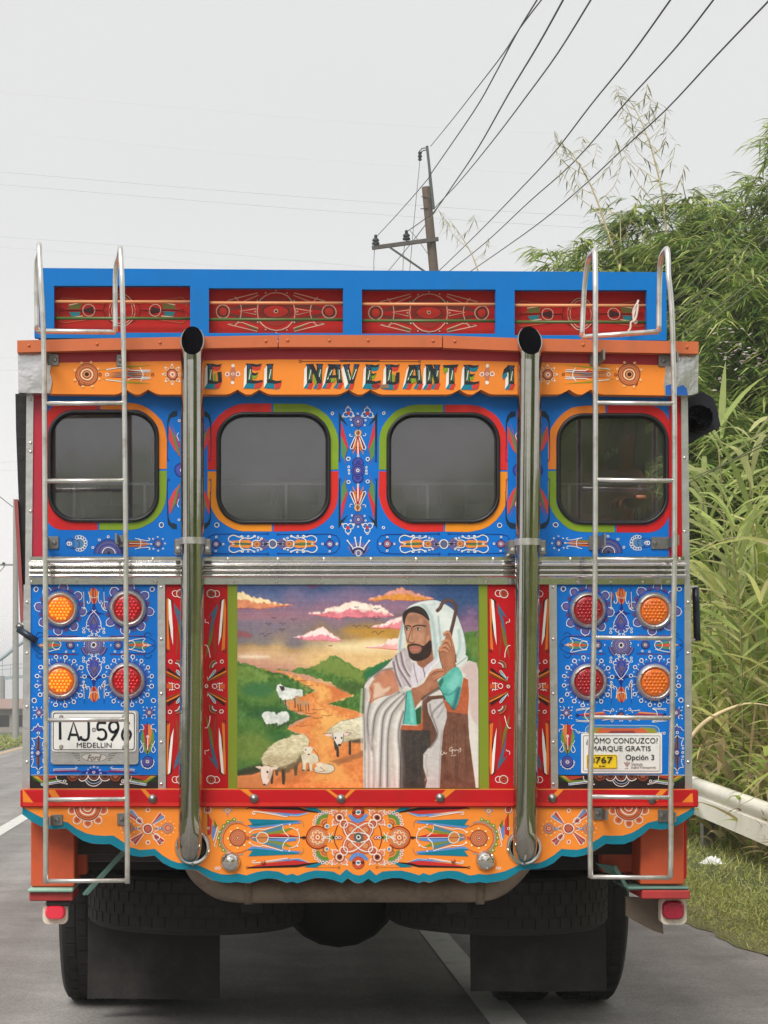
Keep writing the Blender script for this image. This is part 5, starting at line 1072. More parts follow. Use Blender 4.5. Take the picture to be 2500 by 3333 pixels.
# roundels top and bottom
o.sym(F1, FX, FY, FXY); o.at(1); o.poly([(X0, 396), (X0 - 66, 350), (X0 - 76, 370), (X0 - 50, 404), (X0, 424)], SKYB)
o.sym(F1, FY); o.at(2); o.rings(X0, 340, (48, 42, 36, 30, 20, 13), ((150, 50, 40), (220, 100, 60), (190, 60, 44), (216, 90, 60), (236, 236, 230), (80, 150, 180))); o.stroke([(X0 - 36, 342), (X0 + 36, 342)], 3, DARK)
o.sym(F1, FX, FY, FXY); o.at(9); o.ring(X0 - 32, 342, 9, 5, (50, 24, 24), n=9)
# centre
o.sym(F1, FX); o.at(12); o.ring(X0, Y0, 146, 7, WHITE, ry=62, rot=math.radians(45), n=36); o.ring(X0, Y0, 86, 7, WHITE, ry=36, n=30)
o.sym(); o.at(16); o.disc(X0, Y0, 38, (96, 98, 90)); o.disc(X0, Y0, 18, WHITE); o.disc(X0, Y0, 11, (20, 20, 24))
# horizontal axis motifs
o.sym(F1, FX); o.at(3); o.disc(X0 - 142, Y0, 26, (196, 90, 80), 18); o.disc(X0 - 142, Y0, 14, CREAM, 10); o.disc(X0 - 142, Y0, 8, (150, 60, 120), 7)
o.at(2); o.disc(1145, Y0, 88, (226, 120, 50)); o.arc(1145, Y0, 86, 50, 310, 8, (120, 30, 30), n=28); o.arc(1145, Y0, 74, 40, 320, 5, (200, 80, 50), n=26); o.disc(1145, Y0, 64, GR); o.disc(1145, Y0, 58, (222, 128, 70))
o.around(1145, Y0, 40, 8, lambda x, y, g: (o.disc(x, y, 15, CREAM, n=10), o.disc(x, y, 10, (222, 130, 80), n=8))); o.at(9); o.rings(1145, Y0, (30, 26, 17, 9), ((150, 60, 44), (220, 120, 80), CREAM, RU))
o.at(3); o.poly([(1190, 530), (1300, 522), (1300, 548), (1190, 540)], (70, 70, 30)); o.stroke([(1184, 535), (1300, 535)], 6, (30, 20, 20)); o.poly([(1210, 535), (1262, 505), (1262, 565)], (130, 140, 50)); o.stroke([(1186, 505), (1206, 530), (1250, 520), (1262, 496)], 5, WHITE, sm=3); o.stroke([(1186, 565), (1206, 540), (1250, 550), (1262, 574)], 5, WHITE, sm=3); o.arc(1180, 535, 62, -36, 36, 5, WHITE)
for x in (1196, 1292): o.at(9); o.ring(x, 535, 10, 5, WHITE, n=9)
o.at(3); o.poly([(620, 532), (800, 506), (930, 512), (1012, 530), (930, 534)], (206, 44, 40)); o.poly([(620, 540), (980, 540), (990, 556), (880, 572), (800, 562)], SKYB); o.poly([(616, 534), (900, 530), (1060, 530), (1060, 540), (700, 543)], (40, 22, 22)); o.stroke([(640, 536), (1010, 536)], 4.5, WHITE); o.disc(722, 537, 47, WHITE); o.disc(722, 537, 41, (206, 130, 70)); o.stroke([(676, 537), (766, 537)], 5, (110, 60, 40)); o.ring(1042, 535, 11, 5, (60, 24, 24), n=9); o.disc(608, 538, 13, (196, 90, 60))
# suns
o.at(1); o.arc(530, 540, 142, 96, 264, 12, (120, 146, 50), n=24); o.arc(530, 540, 126, 70, 290, 10, GR, n=28); o.arc(530, 540, 112, 50, 310, 5, RU, n=28); o.around(530, 540, 145, 9, lambda x, y, g: (o.disc(x, y, 15, (120, 146, 50), n=10), o.disc(x, y, 6, CREAM, n=7)), 100, 260)
o.at(6); o.around(530, 540, 76, 8, lambda x, y, g: o.disc(x, y, 8, (250, 224, 160), n=8)); o.at(3); o.rings(530, 540, (66, 60, 54, 48, 42, 36, 28, 20, 12, 6), ((120, 30, 26), (206, 124, 84), (176, 96, 64), (216, 134, 92), (170, 90, 60), (216, 130, 88), (180, 96, 66), (216, 134, 92), (90, 40, 30), CREAM))
# small motifs near the stacks
o.at(1); o.poly([(300, 350), (330, 400), (326, 510), (300, 520)], (206, 50, 40)); o.poly([(334, 430), (362, 470), (344, 560), (330, 520)], SKYB); o.poly([(344, 392), (374, 444), (352, 470)], (100, 120, 50)); o.stroke([(374, 450), (346, 560)], 6, WHITE); o.stroke([(384, 470), (350, 600), (366, 606)], 5, WHITE); o.stroke([(302, 350), (302, 520)], 6, (110, 30, 26)); o.ring(301, 464, 9, 5, WHITE, n=8); o.disc(300, 320, 28, WHITE); o.rings(300, 320, (23, 16, 9), ((150, 50, 40), (214, 100, 60), (110, 30, 26)))
o.at(1); o.poly([(453, 276), (464, 312), (496, 328), (464, 344), (453, 380), (442, 344), (410, 328), (442, 312)], (176, 140, 140)); o.disc(453, 328, 16, (230, 190, 150)); o.disc(453, 328, 8, (190, 110, 60))
o.at(1); o.ring(366, 771, 9, 5, WHITE, n=8); o.ring(388, 771, 9, 5, WHITE, n=8)
# outer fields
o.frame(0, 2500, .4822); o.at(1)
for k in range(5): 
    g = math.radians(10 + 40 * k); x, y = 592 + 108 * math.cos(g), 268 + 106 * math.sin(g); o.at(1); o.disc(x, y, 30, WHITE, n=14); o.disc(x, y, 25, (224, 130, 70), n=14); o.disc(x, y, 15, (190, 84, 56), n=12)
o.at(4)
for r, q in ((96, WHITE), (92, (150, 60, 40)), (84, (206, 110, 64)), (76, (170, 80, 54)), (66, (210, 120, 76)), (56, WHITE), (50, (214, 120, 70)), (40, (170, 80, 56)), (30, WHITE), (25, (214, 110, 64))): o.poly([(592 + r * math.cos(math.radians(a)), 264 + r * math.sin(math.radians(a))) for a in range(0, 181, 12)], q)
for a, L in ((-43, 140), (45, 140), (137, 140), (223, 170)):
    g = math.radians(a); ux, uy = math.cos(g), math.sin(g); R = lambda u, v: (998 + ux * u - uy * v, 408 + uy * u + ux * v)
    o.at(1); o.poly([R(40, 0), R(L, -24), R(L - 8, -6)], (200, 50, 44)); o.poly([R(40, 0), R(L - 10, -6), R(L, 8)], (130, 130, 136)); o.poly([R(40, 0), R(L, 8), R(L - 6, 22)], SKYB if a < 0 or a > 200 else (190, 60, 46))
    o.stroke([R(44, -8), R(L - 6, -26), R(L + 4, -10), R(L - 4, 0), R(L + 4, 12), R(L - 8, 26), R(44, 8)], 4, WHITE); 
    if a in (45, 223): o.ring(*R(78, 0), 22, 4.5, WHITE); o.disc(*R(78, 0), 10, (150, 60, 60))
for sx in (-1, 1):
    o.at(1); o.poly([(998 + sx * 40, 408), (998 + sx * 100, 396), (998 + sx * 100, 420)], (110, 130, 160)); o.rings(998 + sx * 134, 406, (37, 33, 27, 20, 12, 6), ((190, 110, 80), GR, (206, 120, 90), (190, 80, 64), (226, 180, 150), RU)); o.around(998 + sx * 134, 406, 50, 10, lambda x, y, g: o.disc(x, y, 4.5, (250, 216, 170), n=6))
    o.stroke([(998 + sx * 44, 388), (998 + sx * 70, 400), (998 + sx * 72, 414), (998 + sx * 44, 428)], 4, WHITE)
o.at(6); o.disc(998, 408, 36, WHITE); o.rings(998, 408, (30, 22), ((150, 66, 56), (190, 96, 76)))
for y in (285, 500): o.at(1); o.ring(998, y, 13, 4.5, WHITE, n=10); o.disc(998, y, 5, RU, n=8)
o.build('painted_ornament', skirt)
# ================================================================ THE PAINTED PICTURE (flat print: paint laid on a board, point by point)
class Canvas:
    def __init__(s, x0, y0, x1, y1, step):                 # in picture units
        s.nx, s.ny = int((x1 - x0) / step) + 1, int((y1 - y0) / step) + 1
        s.x = np.linspace(x0, x1, s.nx); s.y = np.linspace(y0, y1, s.ny); s.st = step
        s.X, s.Y = np.meshgrid(s.x, s.y); s.C = np.zeros((s.ny, s.nx, 3)); s.N = [s.noise(q) for q in (9, 24, 60)]
    def noise(s, cells):
        z = np.fft.fft2(RNG.normal(0, 1, (s.ny, s.nx))); fy = np.fft.fftfreq(s.ny)[:, None] * s.ny; fx = np.fft.fftfreq(s.nx)[None, :] * s.nx
        v = np.fft.ifft2(z * np.exp(-(np.hypot(fx, fy * s.nx / s.ny) / cells) ** 2)).real; v = v / v.std()
        return np.clip(.5 + v * .22, 0, 1)
    def win(s, pts, pad):
        p = np.asarray(pts, float); a, b = p.min(0) - pad, p.max(0) + pad
        i0, i1 = np.searchsorted(s.x, a[0]), np.searchsorted(s.x, b[0]); j0, j1 = np.searchsorted(s.y, a[1]), np.searchsorted(s.y, b[1])
        return slice(j0, j1), slice(i0, i1)
    def _seg(s, X, Y, p, closed):
        d = np.full(X.shape, 1e9); ins = np.zeros(X.shape, bool); n = len(p)
        for i in range(n if closed else n - 1):
            (x0, y0), (x1, y1) = p[i], p[(i + 1) % n]; dx, dy = x1 - x0, y1 - y0; L = dx * dx + dy * dy + 1e-9
            t = np.clip(((X - x0) * dx + (Y - y0) * dy) / L, 0, 1); d = np.minimum(d, np.hypot(X - x0 - t * dx, Y - y0 - t * dy))
            if closed:
                k = (y0 > Y) != (y1 > Y); 
                if abs(dy) > 1e-9: ins ^= k & (X < x0 + (Y - y0) * dx / dy)
        return d, ins
    def mix(s, w, a, col):
        c = np.asarray(col, float); a = a[..., None]; s.C[w] = s.C[w] * (1 - a) + c * a
    def poly(s, pts, col, a=1, soft=3, sm=0, rough=0, tex=0):
        if sm: pts = catmull(pts, sm, True)
        w = s.win(pts, soft + rough + 4); X, Y = s.X[w], s.Y[w]
        if X.size == 0: return
        d, ins = s._seg(X, Y, pts, True); sd = np.where(ins, d, -d)
        if rough: sd = sd + (s.N[2][w] - .5) * 2 * rough + (s.N[1][w] - .5) * rough
        al = np.clip(sd / soft + .5, 0, 1) * a
        c = np.asarray(col, float)
        if tex: c = c + ((s.N[1][w] - .5) * tex * .7 + (s.N[2][w] - .5) * tex * .7)[..., None]
        s.mix(w, al, c)
    def stroke(s, pts, wd, col, a=1, soft=3, sm=0, taper=1):
        if sm: pts = catmull(pts, sm)
        w = s.win(pts, wd / 2 + soft + 3); X, Y = s.X[w], s.Y[w]
        if X.size == 0: return
        d, _ = s._seg(X, Y, pts, False)
        s.mix(w, np.clip((wd / 2 - d) / soft + .5, 0, 1) * a, col)
    def ell(s, cx, cy, rx, ry, col, a=1, soft=3, rot=0):
        g = np.linspace(0, 2 * np.pi, 22, endpoint=False); c, n = math.cos(rot), math.sin(rot)
        s.poly([(cx + rx * math.cos(t) * c - ry * math.sin(t) * n, cy + rx * math.cos(t) * n + ry * math.sin(t) * c) for t in g], col, a, soft)
K = .3918; PW = lambda x, y: (650 + x * K, 1850 + y * K)        # picture units -> photo pixels
cv = Canvas(313, 128, 2312, 1822, 3.6)
# sky: rows of colour with long horizontal brushing
def ramp(y, stops):
    ys = [q[0] for q in stops]; return np.stack([np.interp(y, ys, [q[1][k] for q in stops]) for k in range(3)], -1)
left = [(128, (38, 74, 140)), (230, (96, 104, 150)), (330, (140, 104, 132)), (400, (168, 112, 128)), (470, (128, 112, 138)), (560, (116, 108, 136)), (620, (120, 110, 112)), (670, (186, 142, 86)), (730, (216, 168, 132)), (800, (206, 142, 120)), (860, (196, 120, 116))]
mid = [(128, (60, 88, 140)), (220, (120, 104, 148)), (330, (150, 108, 136)), (420, (132, 110, 130)), (500, (156, 122, 80)), (560, (196, 142, 60)), (630, (232, 200, 142)), (720, (236, 190, 122)), (850, (240, 196, 120))]
right = [(128, (22, 66, 128)), (300, (46, 80, 134)), (420, (112, 84, 124)), (560, (150, 108, 140)), (700, (170, 128, 120)), (860, (150, 130, 90))]
yy = cv.Y + (cv.N[0] - .5) * 50 + (cv.N[1] - .5) * 22
lf, md, rg = ramp(yy, left), ramp(yy, mid), ramp(yy, right)
t1 = np.clip((cv.X - 500 + (cv.N[0] - .5) * 500) / 700, 0, 1)[..., None]; t2 = np.clip((cv.X - 1700 + (cv.N[0] - .5) * 300) / 350, 0, 1)[..., None]
lf, md, rg = [q * .84 + q.mean(-1, keepdims=True) * .16 for q in (lf, md, rg)]
cv.C[:] = (lf * (1 - t1) + md * t1) * (1 - t2) + rg * t2
rowsn = np.repeat(RNG.normal(0, 1, (cv.ny, 1)), cv.nx, 1); cv.C += (rowsn * 2.4 + (cv.N[2] - .5) * 8)[..., None]
cv.ell(1500, 520, 330, 44, (206, 150, 40), .6, 60); cv.ell(1430, 650, 330, 46, (246, 226, 176), .8, 70); cv.ell(450, 735, 130, 14, (244, 226, 200), .8, 24); cv.ell(1750, 400, 140, 40, (110, 96, 90), .5, 50)
def cloud(base, top, cb, ct, edge=None):
    cv.poly(top + base[::-1], cb, 1, 8, rough=9, tex=24); mid_ = [((a[0] + b[0]) / 2, (a[1] * .55 + b[1] * .45)) for a, b in zip(top, base)]
    cv.poly(top + mid_[::-1], ct, .95, 14, rough=10, tex=20)
    if edge: cv.stroke(base, 5, edge, .8, 4)
cloud([(290, 338), (400, 330), (500, 340), (600, 322), (700, 316), (760, 306)], [(290, 205), (360, 205), (430, 240), (540, 262), (650, 290), (760, 304)], (222, 140, 100), (248, 226, 176), (176, 60, 50))
cloud([(915, 378), (1010, 400), (1100, 408), (1160, 420), (1220, 400), (1320, 412), (1420, 408), (1520, 402), (1615, 400)], [(915, 374), (1010, 366), (1100, 322), (1190, 304), (1260, 272), (1330, 284), (1440, 310), (1520, 322), (1615, 398)], (226, 128, 140), (246, 232, 216), (196, 80, 96))
for x, y, r in ((1290, 310, 44), (1360, 330, 44), (1470, 340, 38), (1150, 350, 30), (1540, 365, 28)): cv.ell(x, y, r, r * .85, (250, 240, 226), .7, 16)
cloud([(788, 576), (860, 592), (930, 602), (1020, 600), (1110, 606), (1186, 602)], [(788, 572), (870, 552), (950, 520), (1020, 490), (1090, 545), (1186, 600)], (232, 140, 156), (246, 230, 224), (190, 110, 120))
cloud([(1400, 262), (1460, 268), (1560, 262), (1650, 266), (1760, 272), (1860, 268), (1940, 256)], [(1400, 260), (1480, 232), (1560, 206), (1660, 162), (1750, 186), (1840, 224), (1940, 254)], (226, 150, 60), (232, 160, 150), (190, 80, 60))
cloud([(1424, 492), (1500, 500), (1580, 496), (1640, 506), (1700, 500)], [(1424, 488), (1500, 470), (1580, 436), (1650, 396), (1700, 380)], (236, 140, 150), (248, 228, 222), (200, 60, 70))
cloud([(1380, 660), (1480, 662), (1560, 672), (1660, 676)], [(1380, 656), (1500, 640), (1570, 592), (1660, 590)], (240, 170, 166), (250, 226, 216), (196, 60, 60))
cv.poly([(290, 505), (380, 530), (450, 558), (420, 574), (290, 578)], (150, 80, 84), .8, 16, rough=10); cv.poly([(860, 130), (1040, 130), (1000, 158), (930, 174)], (110, 60, 100), .7, 14, rough=8)
cv.poly([(2180, 470), (2312, 400), (2312, 320), (2230, 340)], (150, 110, 150), .5, 40, rough=16)
# hills, track
cv.poly([(290, 770), (420, 800), (540, 838), (700, 870), (830, 930), (960, 1010), (860, 1090), (700, 1110), (740, 1180), (900, 1225), (760, 1290), (720, 1340), (900, 1400), (860, 1500), (600, 1640), (290, 1730)], (64, 108, 44), 1, 8, rough=12, tex=40)
cv.poly([(290, 790), (420, 812), (540, 850), (660, 884), (500, 960), (290, 940)], (112, 140, 56), .8, 50, rough=20, tex=30); cv.poly([(330, 900), (560, 960), (700, 1080), (600, 1150), (420, 1100), (290, 1060)], (92, 128, 54), .7, 70); cv.ell(480, 1010, 130, 60, (36, 100, 62), .6, 50); cv.ell(600, 1210, 200, 60, (30, 80, 44), .6, 50); cv.ell(640, 1400, 120, 40, (40, 96, 44), .6, 30); cv.ell(420, 1480, 190, 130, (118, 134, 52), .7, 100); cv.ell(430, 1300, 140, 60, (84, 122, 50), .6, 60)
cv.poly([(290, 1690), (520, 1620), (560, 1680), (420, 1720), (290, 1722)], (40, 40, 20), .8, 26, rough=14)
cv.poly([(620, 838), (760, 846), (900, 820), (1000, 790), (1080, 740), (1130, 732), (1190, 760), (1280, 820), (1360, 852), (1470, 800), (1620, 740), (1720, 780), (1720, 1240), (1500, 1190), (1360, 1210), (1040, 1125), (1270, 1060), (1100, 960), (880, 880)], (74, 116, 46), 1, 8, rough=14, tex=40)
cv.poly([(900, 830), (1080, 746), (1180, 770), (1280, 830), (1360, 860), (1340, 960), (1160, 900)], (130, 146, 64), .75, 40, rough=16); cv.poly([(1370, 870), (1480, 800), (1620, 745), (1640, 800), (1500, 880), (1380, 930)], (30, 110, 70), .9, 16, rough=12); cv.ell(1250, 990, 130, 50, (60, 84, 34), .6, 40); cv.ell(1480, 1050, 140, 60, (96, 130, 60), .5, 50)
cv.poly([(2060, 560), (2180, 540), (2312, 520), (2312, 900), (2100, 900)], (76, 120, 50), 1, 16, rough=14, tex=36); cv.ell(2270, 650, 60, 90, (120, 140, 60), .5, 50); cv.ell(2200, 720, 50, 60, (40, 90, 40), .6, 40)
trk = [(520, 838), (640, 846), (760, 878), (900, 930), (1040, 960), (1120, 990), (1270, 1056), (1060, 1128), (1260, 1172), (1400, 1232), (1720, 1250), (1720, 1850), (290, 1850), (290, 1728), (440, 1716), (620, 1640), (860, 1480), (900, 1400), (730, 1330), (880, 1250), (930, 1225), (760, 1176), (720, 1110), (880, 1050), (980, 1014), (820, 940), (720, 880)]
cv.poly(trk, (222, 134, 70), 1, 8, rough=8, tex=26); cv.poly([(700, 868), (900, 940), (1060, 1000), (1130, 1060), (980, 1130), (1100, 1200), (1240, 1260), (1100, 1380), (1000, 1300), (980, 1120), (960, 1010)], (244, 186, 104), .85, 60, rough=20); cv.poly([(940, 1330), (1180, 1260), (1060, 1520), (1340, 1800), (900, 1800), (1000, 1560)], (232, 168, 88), .8, 70, rough=20); cv.poly([(1080, 970), (1240, 1050), (1100, 1090)], (206, 110, 60), .7, 40)
cv.poly([(290, 1735), (500, 1720), (640, 1850), (290, 1850)], (188, 124, 70), .8, 30, rough=14)
for k in range(60):
    x, y = RNG.uniform(700, 1700), RNG.uniform(1500, 1810); cv.stroke([(x, y), (x + RNG.uniform(20, 130), y + RNG.uniform(-10, 8))], RNG.uniform(2, 6), (160, 92, 44) if k % 2 else (232, 176, 104), .35, 4)
for k in range(70):
    x, y = RNG.uniform(320, 900), RNG.uniform(820, 1650); cv.stroke([(x, y), (x + RNG.uniform(-20, 20), y - RNG.uniform(8, 26))], RNG.uniform(3, 7), (96, 132, 60) if k % 2 else (40, 84, 34), .3, 5)
for x, y in ((800, 930), (860, 970), (880, 1200), (930, 1240), (800, 1305), (760, 1180), (930, 1170), (1010, 1220)): cv.stroke([(x, y), (x + 50, y + 6), (x + 90, y - 2)], 5, (110, 66, 34), .7, 4)
# sheep
WOOL = (214, 204, 168)
def wool(pts, c=WOOL, n=40, r=18):
    p = np.array(pts, float); lo, hi = p.min(0), p.max(0); c = np.array(c, float)
    cv.poly(pts, tuple(c), 1, 6, sm=4, rough=7, tex=30)
    low = [tuple(q) for q in p if q[1] > lo[1] + .55 * (hi[1] - lo[1])]
    cv.poly([(x * .96 + .04 * (lo[0] + hi[0]) / 2, y - (hi[1] - lo[1]) * .02) for x, y in pts if y > lo[1] + .5 * (hi[1] - lo[1])], (150, 134, 98), .6, 50, rough=10)
    for k in range(n * 3):
        i = RNG.integers(len(pts)); u = RNG.random() ** .5; q = p[i] * u * .92 + p[RNG.integers(len(pts))] * (1 - u) * .92 + p.mean(0) * .08; t = (q[1] - lo[1]) / (hi[1] - lo[1])
        cc = c + (38 if k % 2 else -30) - 34 * t; a = RNG.uniform(-.6, .6); rr_ = r * RNG.uniform(.4, .9)
        cv.stroke([(q[0] - rr_ * math.cos(a), q[1] - rr_ * math.sin(a)), (q[0], q[1] - rr_ * .35), (q[0] + rr_ * math.cos(a), q[1] + rr_ * math.sin(a))], RNG.uniform(6, 11), tuple(cc), .45, 8, sm=3)
    cv.stroke(catmull(pts, 4, True), 4, (84, 70, 46), .45, 7)
cv.poly([(560, 1790), (700, 1700), (900, 1640), (960, 1660), (760, 1790)], (150, 96, 50), .4, 40)
for x, h in ((640, 60), (700, 110), (796, 60), (560, 40)): cv.poly([(x - 26, 1600), (x + 26, 1600), (x + 14, 1680), (x + 11, 1660 + h), (x - 9, 1660 + h), (x - 16, 1660)], (88, 70, 46), 1, 6)
wool([(520, 1560), (560, 1500), (640, 1440), (740, 1400), (850, 1376), (900, 1410), (905, 1470), (850, 1560), (800, 1620), (720, 1665), (600, 1660), (530, 1640)], n=70)
cv.poly([(530, 1630), (610, 1650), (720, 1650), (800, 1600), (860, 1520), (850, 1600), (800, 1640), (740, 1690), (640, 1690)], (92, 76, 48), .8, 20, rough=10)
for x0, y0, x1, y1, wd in ((690, 1680, 696, 1784, 22), (604, 1690, 598, 1780, 20)): cv.stroke([(x0, y0), (x1, y1)], wd, (60, 46, 32), 1, 5)
cv.poly([(506, 1660), (540, 1640), (590, 1650), (606, 1700), (580, 1770), (548, 1806), (524, 1790), (506, 1720)], (226, 214, 200), 1, 5, sm=4); cv.poly([(580, 1660), (606, 1700), (584, 1760), (560, 1740)], (190, 170, 150), .8, 14); cv.poly([(458, 1646), (500, 1640), (530, 1652), (500, 1668)], (226, 206, 190), 1, 4); cv.poly([(580, 1652), (656, 1648), (640, 1668), (600, 1674)], (226, 206, 190), 1, 4); cv.ell(538, 1795, 12, 8, (60, 40, 34)); cv.ell(562, 1690, 8, 10, (30, 24, 20)); cv.stroke([(506, 1660), (506, 1720), (524, 1790), (548, 1806), (580, 1770), (606, 1700)], 4, (60, 44, 34), .8)
wool([(1060, 1360), (1110, 1310), (1170, 1270), (1260, 1250), (1368, 1235), (1400, 1300), (1390, 1440), (1280, 1430), (1200, 1440), (1130, 1430)], (220, 212, 182), n=60)
cv.poly([(1250, 1430), (1390, 1400), (1390, 1450), (1270, 1450)], (80, 66, 44), .9, 16)
for x0, y0, x1, y1, wd in ((1140, 1450, 1146, 1556, 22), (1246, 1440, 1246, 1540, 20), (1120, 1440, 1130, 1500, 18)): cv.stroke([(x0, y0), (x1, y1)], wd, (56, 48, 40), 1, 5)
cv.poly([(1104, 1380), (1150, 1358), (1194, 1376), (1190, 1430), (1164, 1478), (1140, 1470), (1112, 1420)], (224, 216, 206), 1, 5, sm=4); cv.stroke([(1104, 1380), (1112, 1420), (1140, 1470), (1164, 1478), (1190, 1430), (1194, 1376)], 5, (40, 34, 30), .9); cv.poly([(1022, 1374), (1090, 1370), (1100, 1386), (1064, 1396)], (236, 200, 196), 1, 4); cv.poly([(1190, 1384), (1206, 1364), (1258, 1366), (1226, 1392)], (236, 200, 196), 1, 4); cv.stroke([(1022, 1374), (1090, 1370)], 4, (60, 46, 40), .8); cv.stroke([(1206, 1364), (1258, 1366), (1226, 1392)], 4, (60, 46, 40), .8); cv.ell(1126, 1408, 7, 9, (20, 18, 18)); cv.ell(1178, 1408, 7, 9, (20, 18, 18)); cv.ell(1160, 1466, 14, 10, (40, 34, 34))
cv.poly([(1080, 1600), (1300, 1540), (1360, 1500), (1366, 1560), (1160, 1630)], (120, 78, 50), .55, 20, rough=10)
# lambs
cv.poly([(840, 1560), (860, 1540), (930, 1530), (980, 1560), (990, 1600), (940, 1620), (930, 1676), (912, 1676), (904, 1620), (884, 1620), (876, 1680), (850, 1676), (850, 1620)], (214, 206, 180), 1, 5, sm=3, tex=20); cv.poly([(860, 1490), (910, 1480), (940, 1496), (916, 1540), (890, 1548), (866, 1520)], (226, 218, 196), 1, 4, sm=3); cv.poly([(832, 1490), (866, 1484), (872, 1500)], (220, 190, 170), 1, 4); cv.poly([(920, 1490), (954, 1484), (940, 1504)], (220, 190, 170), 1, 4)
cv.stroke([(840, 1560), (850, 1620), (850, 1676)], 5, (60, 44, 34), .8, sm=3); cv.stroke([(904, 1620), (912, 1676)], 5, (60, 44, 34), .8); cv.stroke([(940, 1500), (980, 1550), (990, 1600)], 5, (60, 44, 34), .8, sm=3); cv.ell(880, 1506, 5, 6, (20, 18, 16)); cv.ell(905, 1544, 9, 6, (50, 36, 30)); cv.ell(862, 1676, 10, 6, (40, 24, 20)); cv.ell(902, 1676, 10, 6, (40, 24, 20))
cv.poly([(950, 1660), (990, 1640), (1060, 1620), (1110, 1640), (1118, 1676), (1070, 1702), (1000, 1700), (956, 1690)], (214, 204, 180), 1, 5, sm=3, tex=20); cv.poly([(966, 1620), (1010, 1612), (1026, 1630), (1000, 1652), (976, 1646)], (226, 218, 196), 1, 4, sm=3); cv.poly([(938, 1608), (970, 1612), (968, 1626)], (220, 190, 170), 1, 4); cv.poly([(1010, 1614), (1044, 1610), (1024, 1628)], (220, 190, 170), 1, 4); cv.stroke([(950, 1660), (956, 1690), (1000, 1702), (1070, 1704), (1118, 1676), (1110, 1640), (1060, 1620)], 5, (60, 44, 34), .8, sm=4); cv.stroke([(1000, 1650), (1040, 1680), (990, 1690)], 4, (90, 70, 56), .8)
# far flock
for pts in ([(640, 990), (660, 964), (700, 980), (780, 1000), (850, 1010), (852, 1060), (800, 1080), (700, 1090), (660, 1070)], [(520, 1210), (560, 1188), (620, 1196), (640, 1240), (630, 1290), (560, 1290), (530, 1260)], [(636, 1210), (700, 1190), (740, 1206), (736, 1270), (690, 1290), (650, 1310), (640, 1260)]):
    cv.poly(pts, (214, 218, 214), 1, 5, sm=3, rough=5, tex=40)
cv.poly([(700, 1090), (800, 1080), (850, 1060), (800, 1110), (720, 1120)], (206, 150, 120), .6, 12); cv.poly([(660, 976), (700, 980), (706, 1010), (680, 1020)], (40, 34, 34), .9, 5)
for x, y, L in ((672, 1080, 40), (710, 1090, 44), (790, 1080, 76), (812, 1080, 60), (540, 1280, 30), (575, 1290, 34), (610, 1290, 30), (660, 1300, 26), (700, 1280, 30), (730, 1270, 30)): cv.stroke([(x, y), (x + 3, y + L)], 9, (60, 54, 50), .9, 4)
cv.poly([(790, 1066), (820, 1060), (840, 1100), (900, 1100), (906, 1140), (850, 1146), (810, 1130)], (190, 140, 100), 1, 5, sm=3)
for x in (816, 836, 880, 902): cv.stroke([(x, 1130), (x + 3, 1186)], 7, (90, 64, 46), .9, 4)
cv.stroke([(650, 1320), (690, 1300), (760, 1280), (860, 1240), (920, 1226)], 12, (50, 70, 34), .6, 8, sm=3)
# birds
for x, y, w_ in ((545, 556, 50), (620, 414, 24), (570, 464, 24), (690, 462, 26), (684, 512, 24), (1300, 484, 34), (1400, 490, 36), (1480, 540, 50), (1470, 340, 24), (1460, 424, 28), (1300, 326, 18), (780, 428, 30), (1085, 645, 16)):
    cv.stroke([(x - w_, y - w_ * .12), (x - w_ * .4, y - w_ * .3), (x, y + w_ * .25), (x + w_ * .4, y - w_ * .2), (x + w_, y - w_ * .3)], 5, (64, 50, 60), .85, 4, sm=3)
# the shepherd
Bx = 1148.5
def B(l): return [(x + Bx, y) for x, y in l]
CL = (216, 211, 203); SH = (122, 116, 116); DKL = (52, 42, 44)
cv.poly(B([(218, 960), (250, 915), (300, 880), (390, 812), (452, 748), (530, 660), (700, 740), (850, 760), (1000, 800), (1085, 765), (1145, 785), (1162, 850), (1172, 1850), (208, 1850), (206, 1200), (212, 1060)]), CL, 1, 6, tex=18)
cv.poly(B([(1080, 780), (1150, 790), (1164, 860), (1170, 1300), (1100, 1300), (1085, 1050), (1072, 920), (1020, 830)]), (206, 180, 176), .8, 30); cv.poly(B([(1090, 1200), (1140, 1300), (1168, 1850), (1140, 1850), (1090, 1450)]), (222, 218, 210), .9, 16)
cv.poly(B([(516, 1330), (692, 1340), (700, 1180), (745, 1062), (880, 1052), (905, 1180), (1075, 1210), (1085, 1400), (1144, 1850), (510, 1850)]), (98, 64, 50), 1, 6, tex=24)
cv.poly(B([(520, 1345), (690, 1345), (760, 1345), (768, 1480), (722, 1560), (700, 1640), (718, 1850), (510, 1850)]), (58, 50, 46), 1, 8, tex=20)
for k in range(26):
    x = RNG.uniform(530, 740); cv.stroke(B([(x, RNG.uniform(1360, 1600)), (x + RNG.uniform(-14, 14), RNG.uniform(1620, 1810))]), 5, (96, 78, 66) if k % 2 else (34, 30, 30), .4, 6)
cv.poly(B([(700, 1100), (750, 1062), (760, 1340), (700, 1340), (690, 1180)]), (100, 62, 46), .9, 10)
cv.poly(B([(905, 1190), (1075, 1210), (1085, 1400), (1144, 1850), (840, 1850), (856, 1500), (872, 1350)]), (112, 70, 52), 1, 8, tex=22)
for k in range(36):
    x = RNG.uniform(880, 1060); cv.stroke(B([(x, RNG.uniform(1260, 1600)), (x + RNG.uniform(-10, 20), RNG.uniform(1600, 1815))]), 5, (146, 98, 78) if k % 2 else (78, 44, 36), .45, 6)
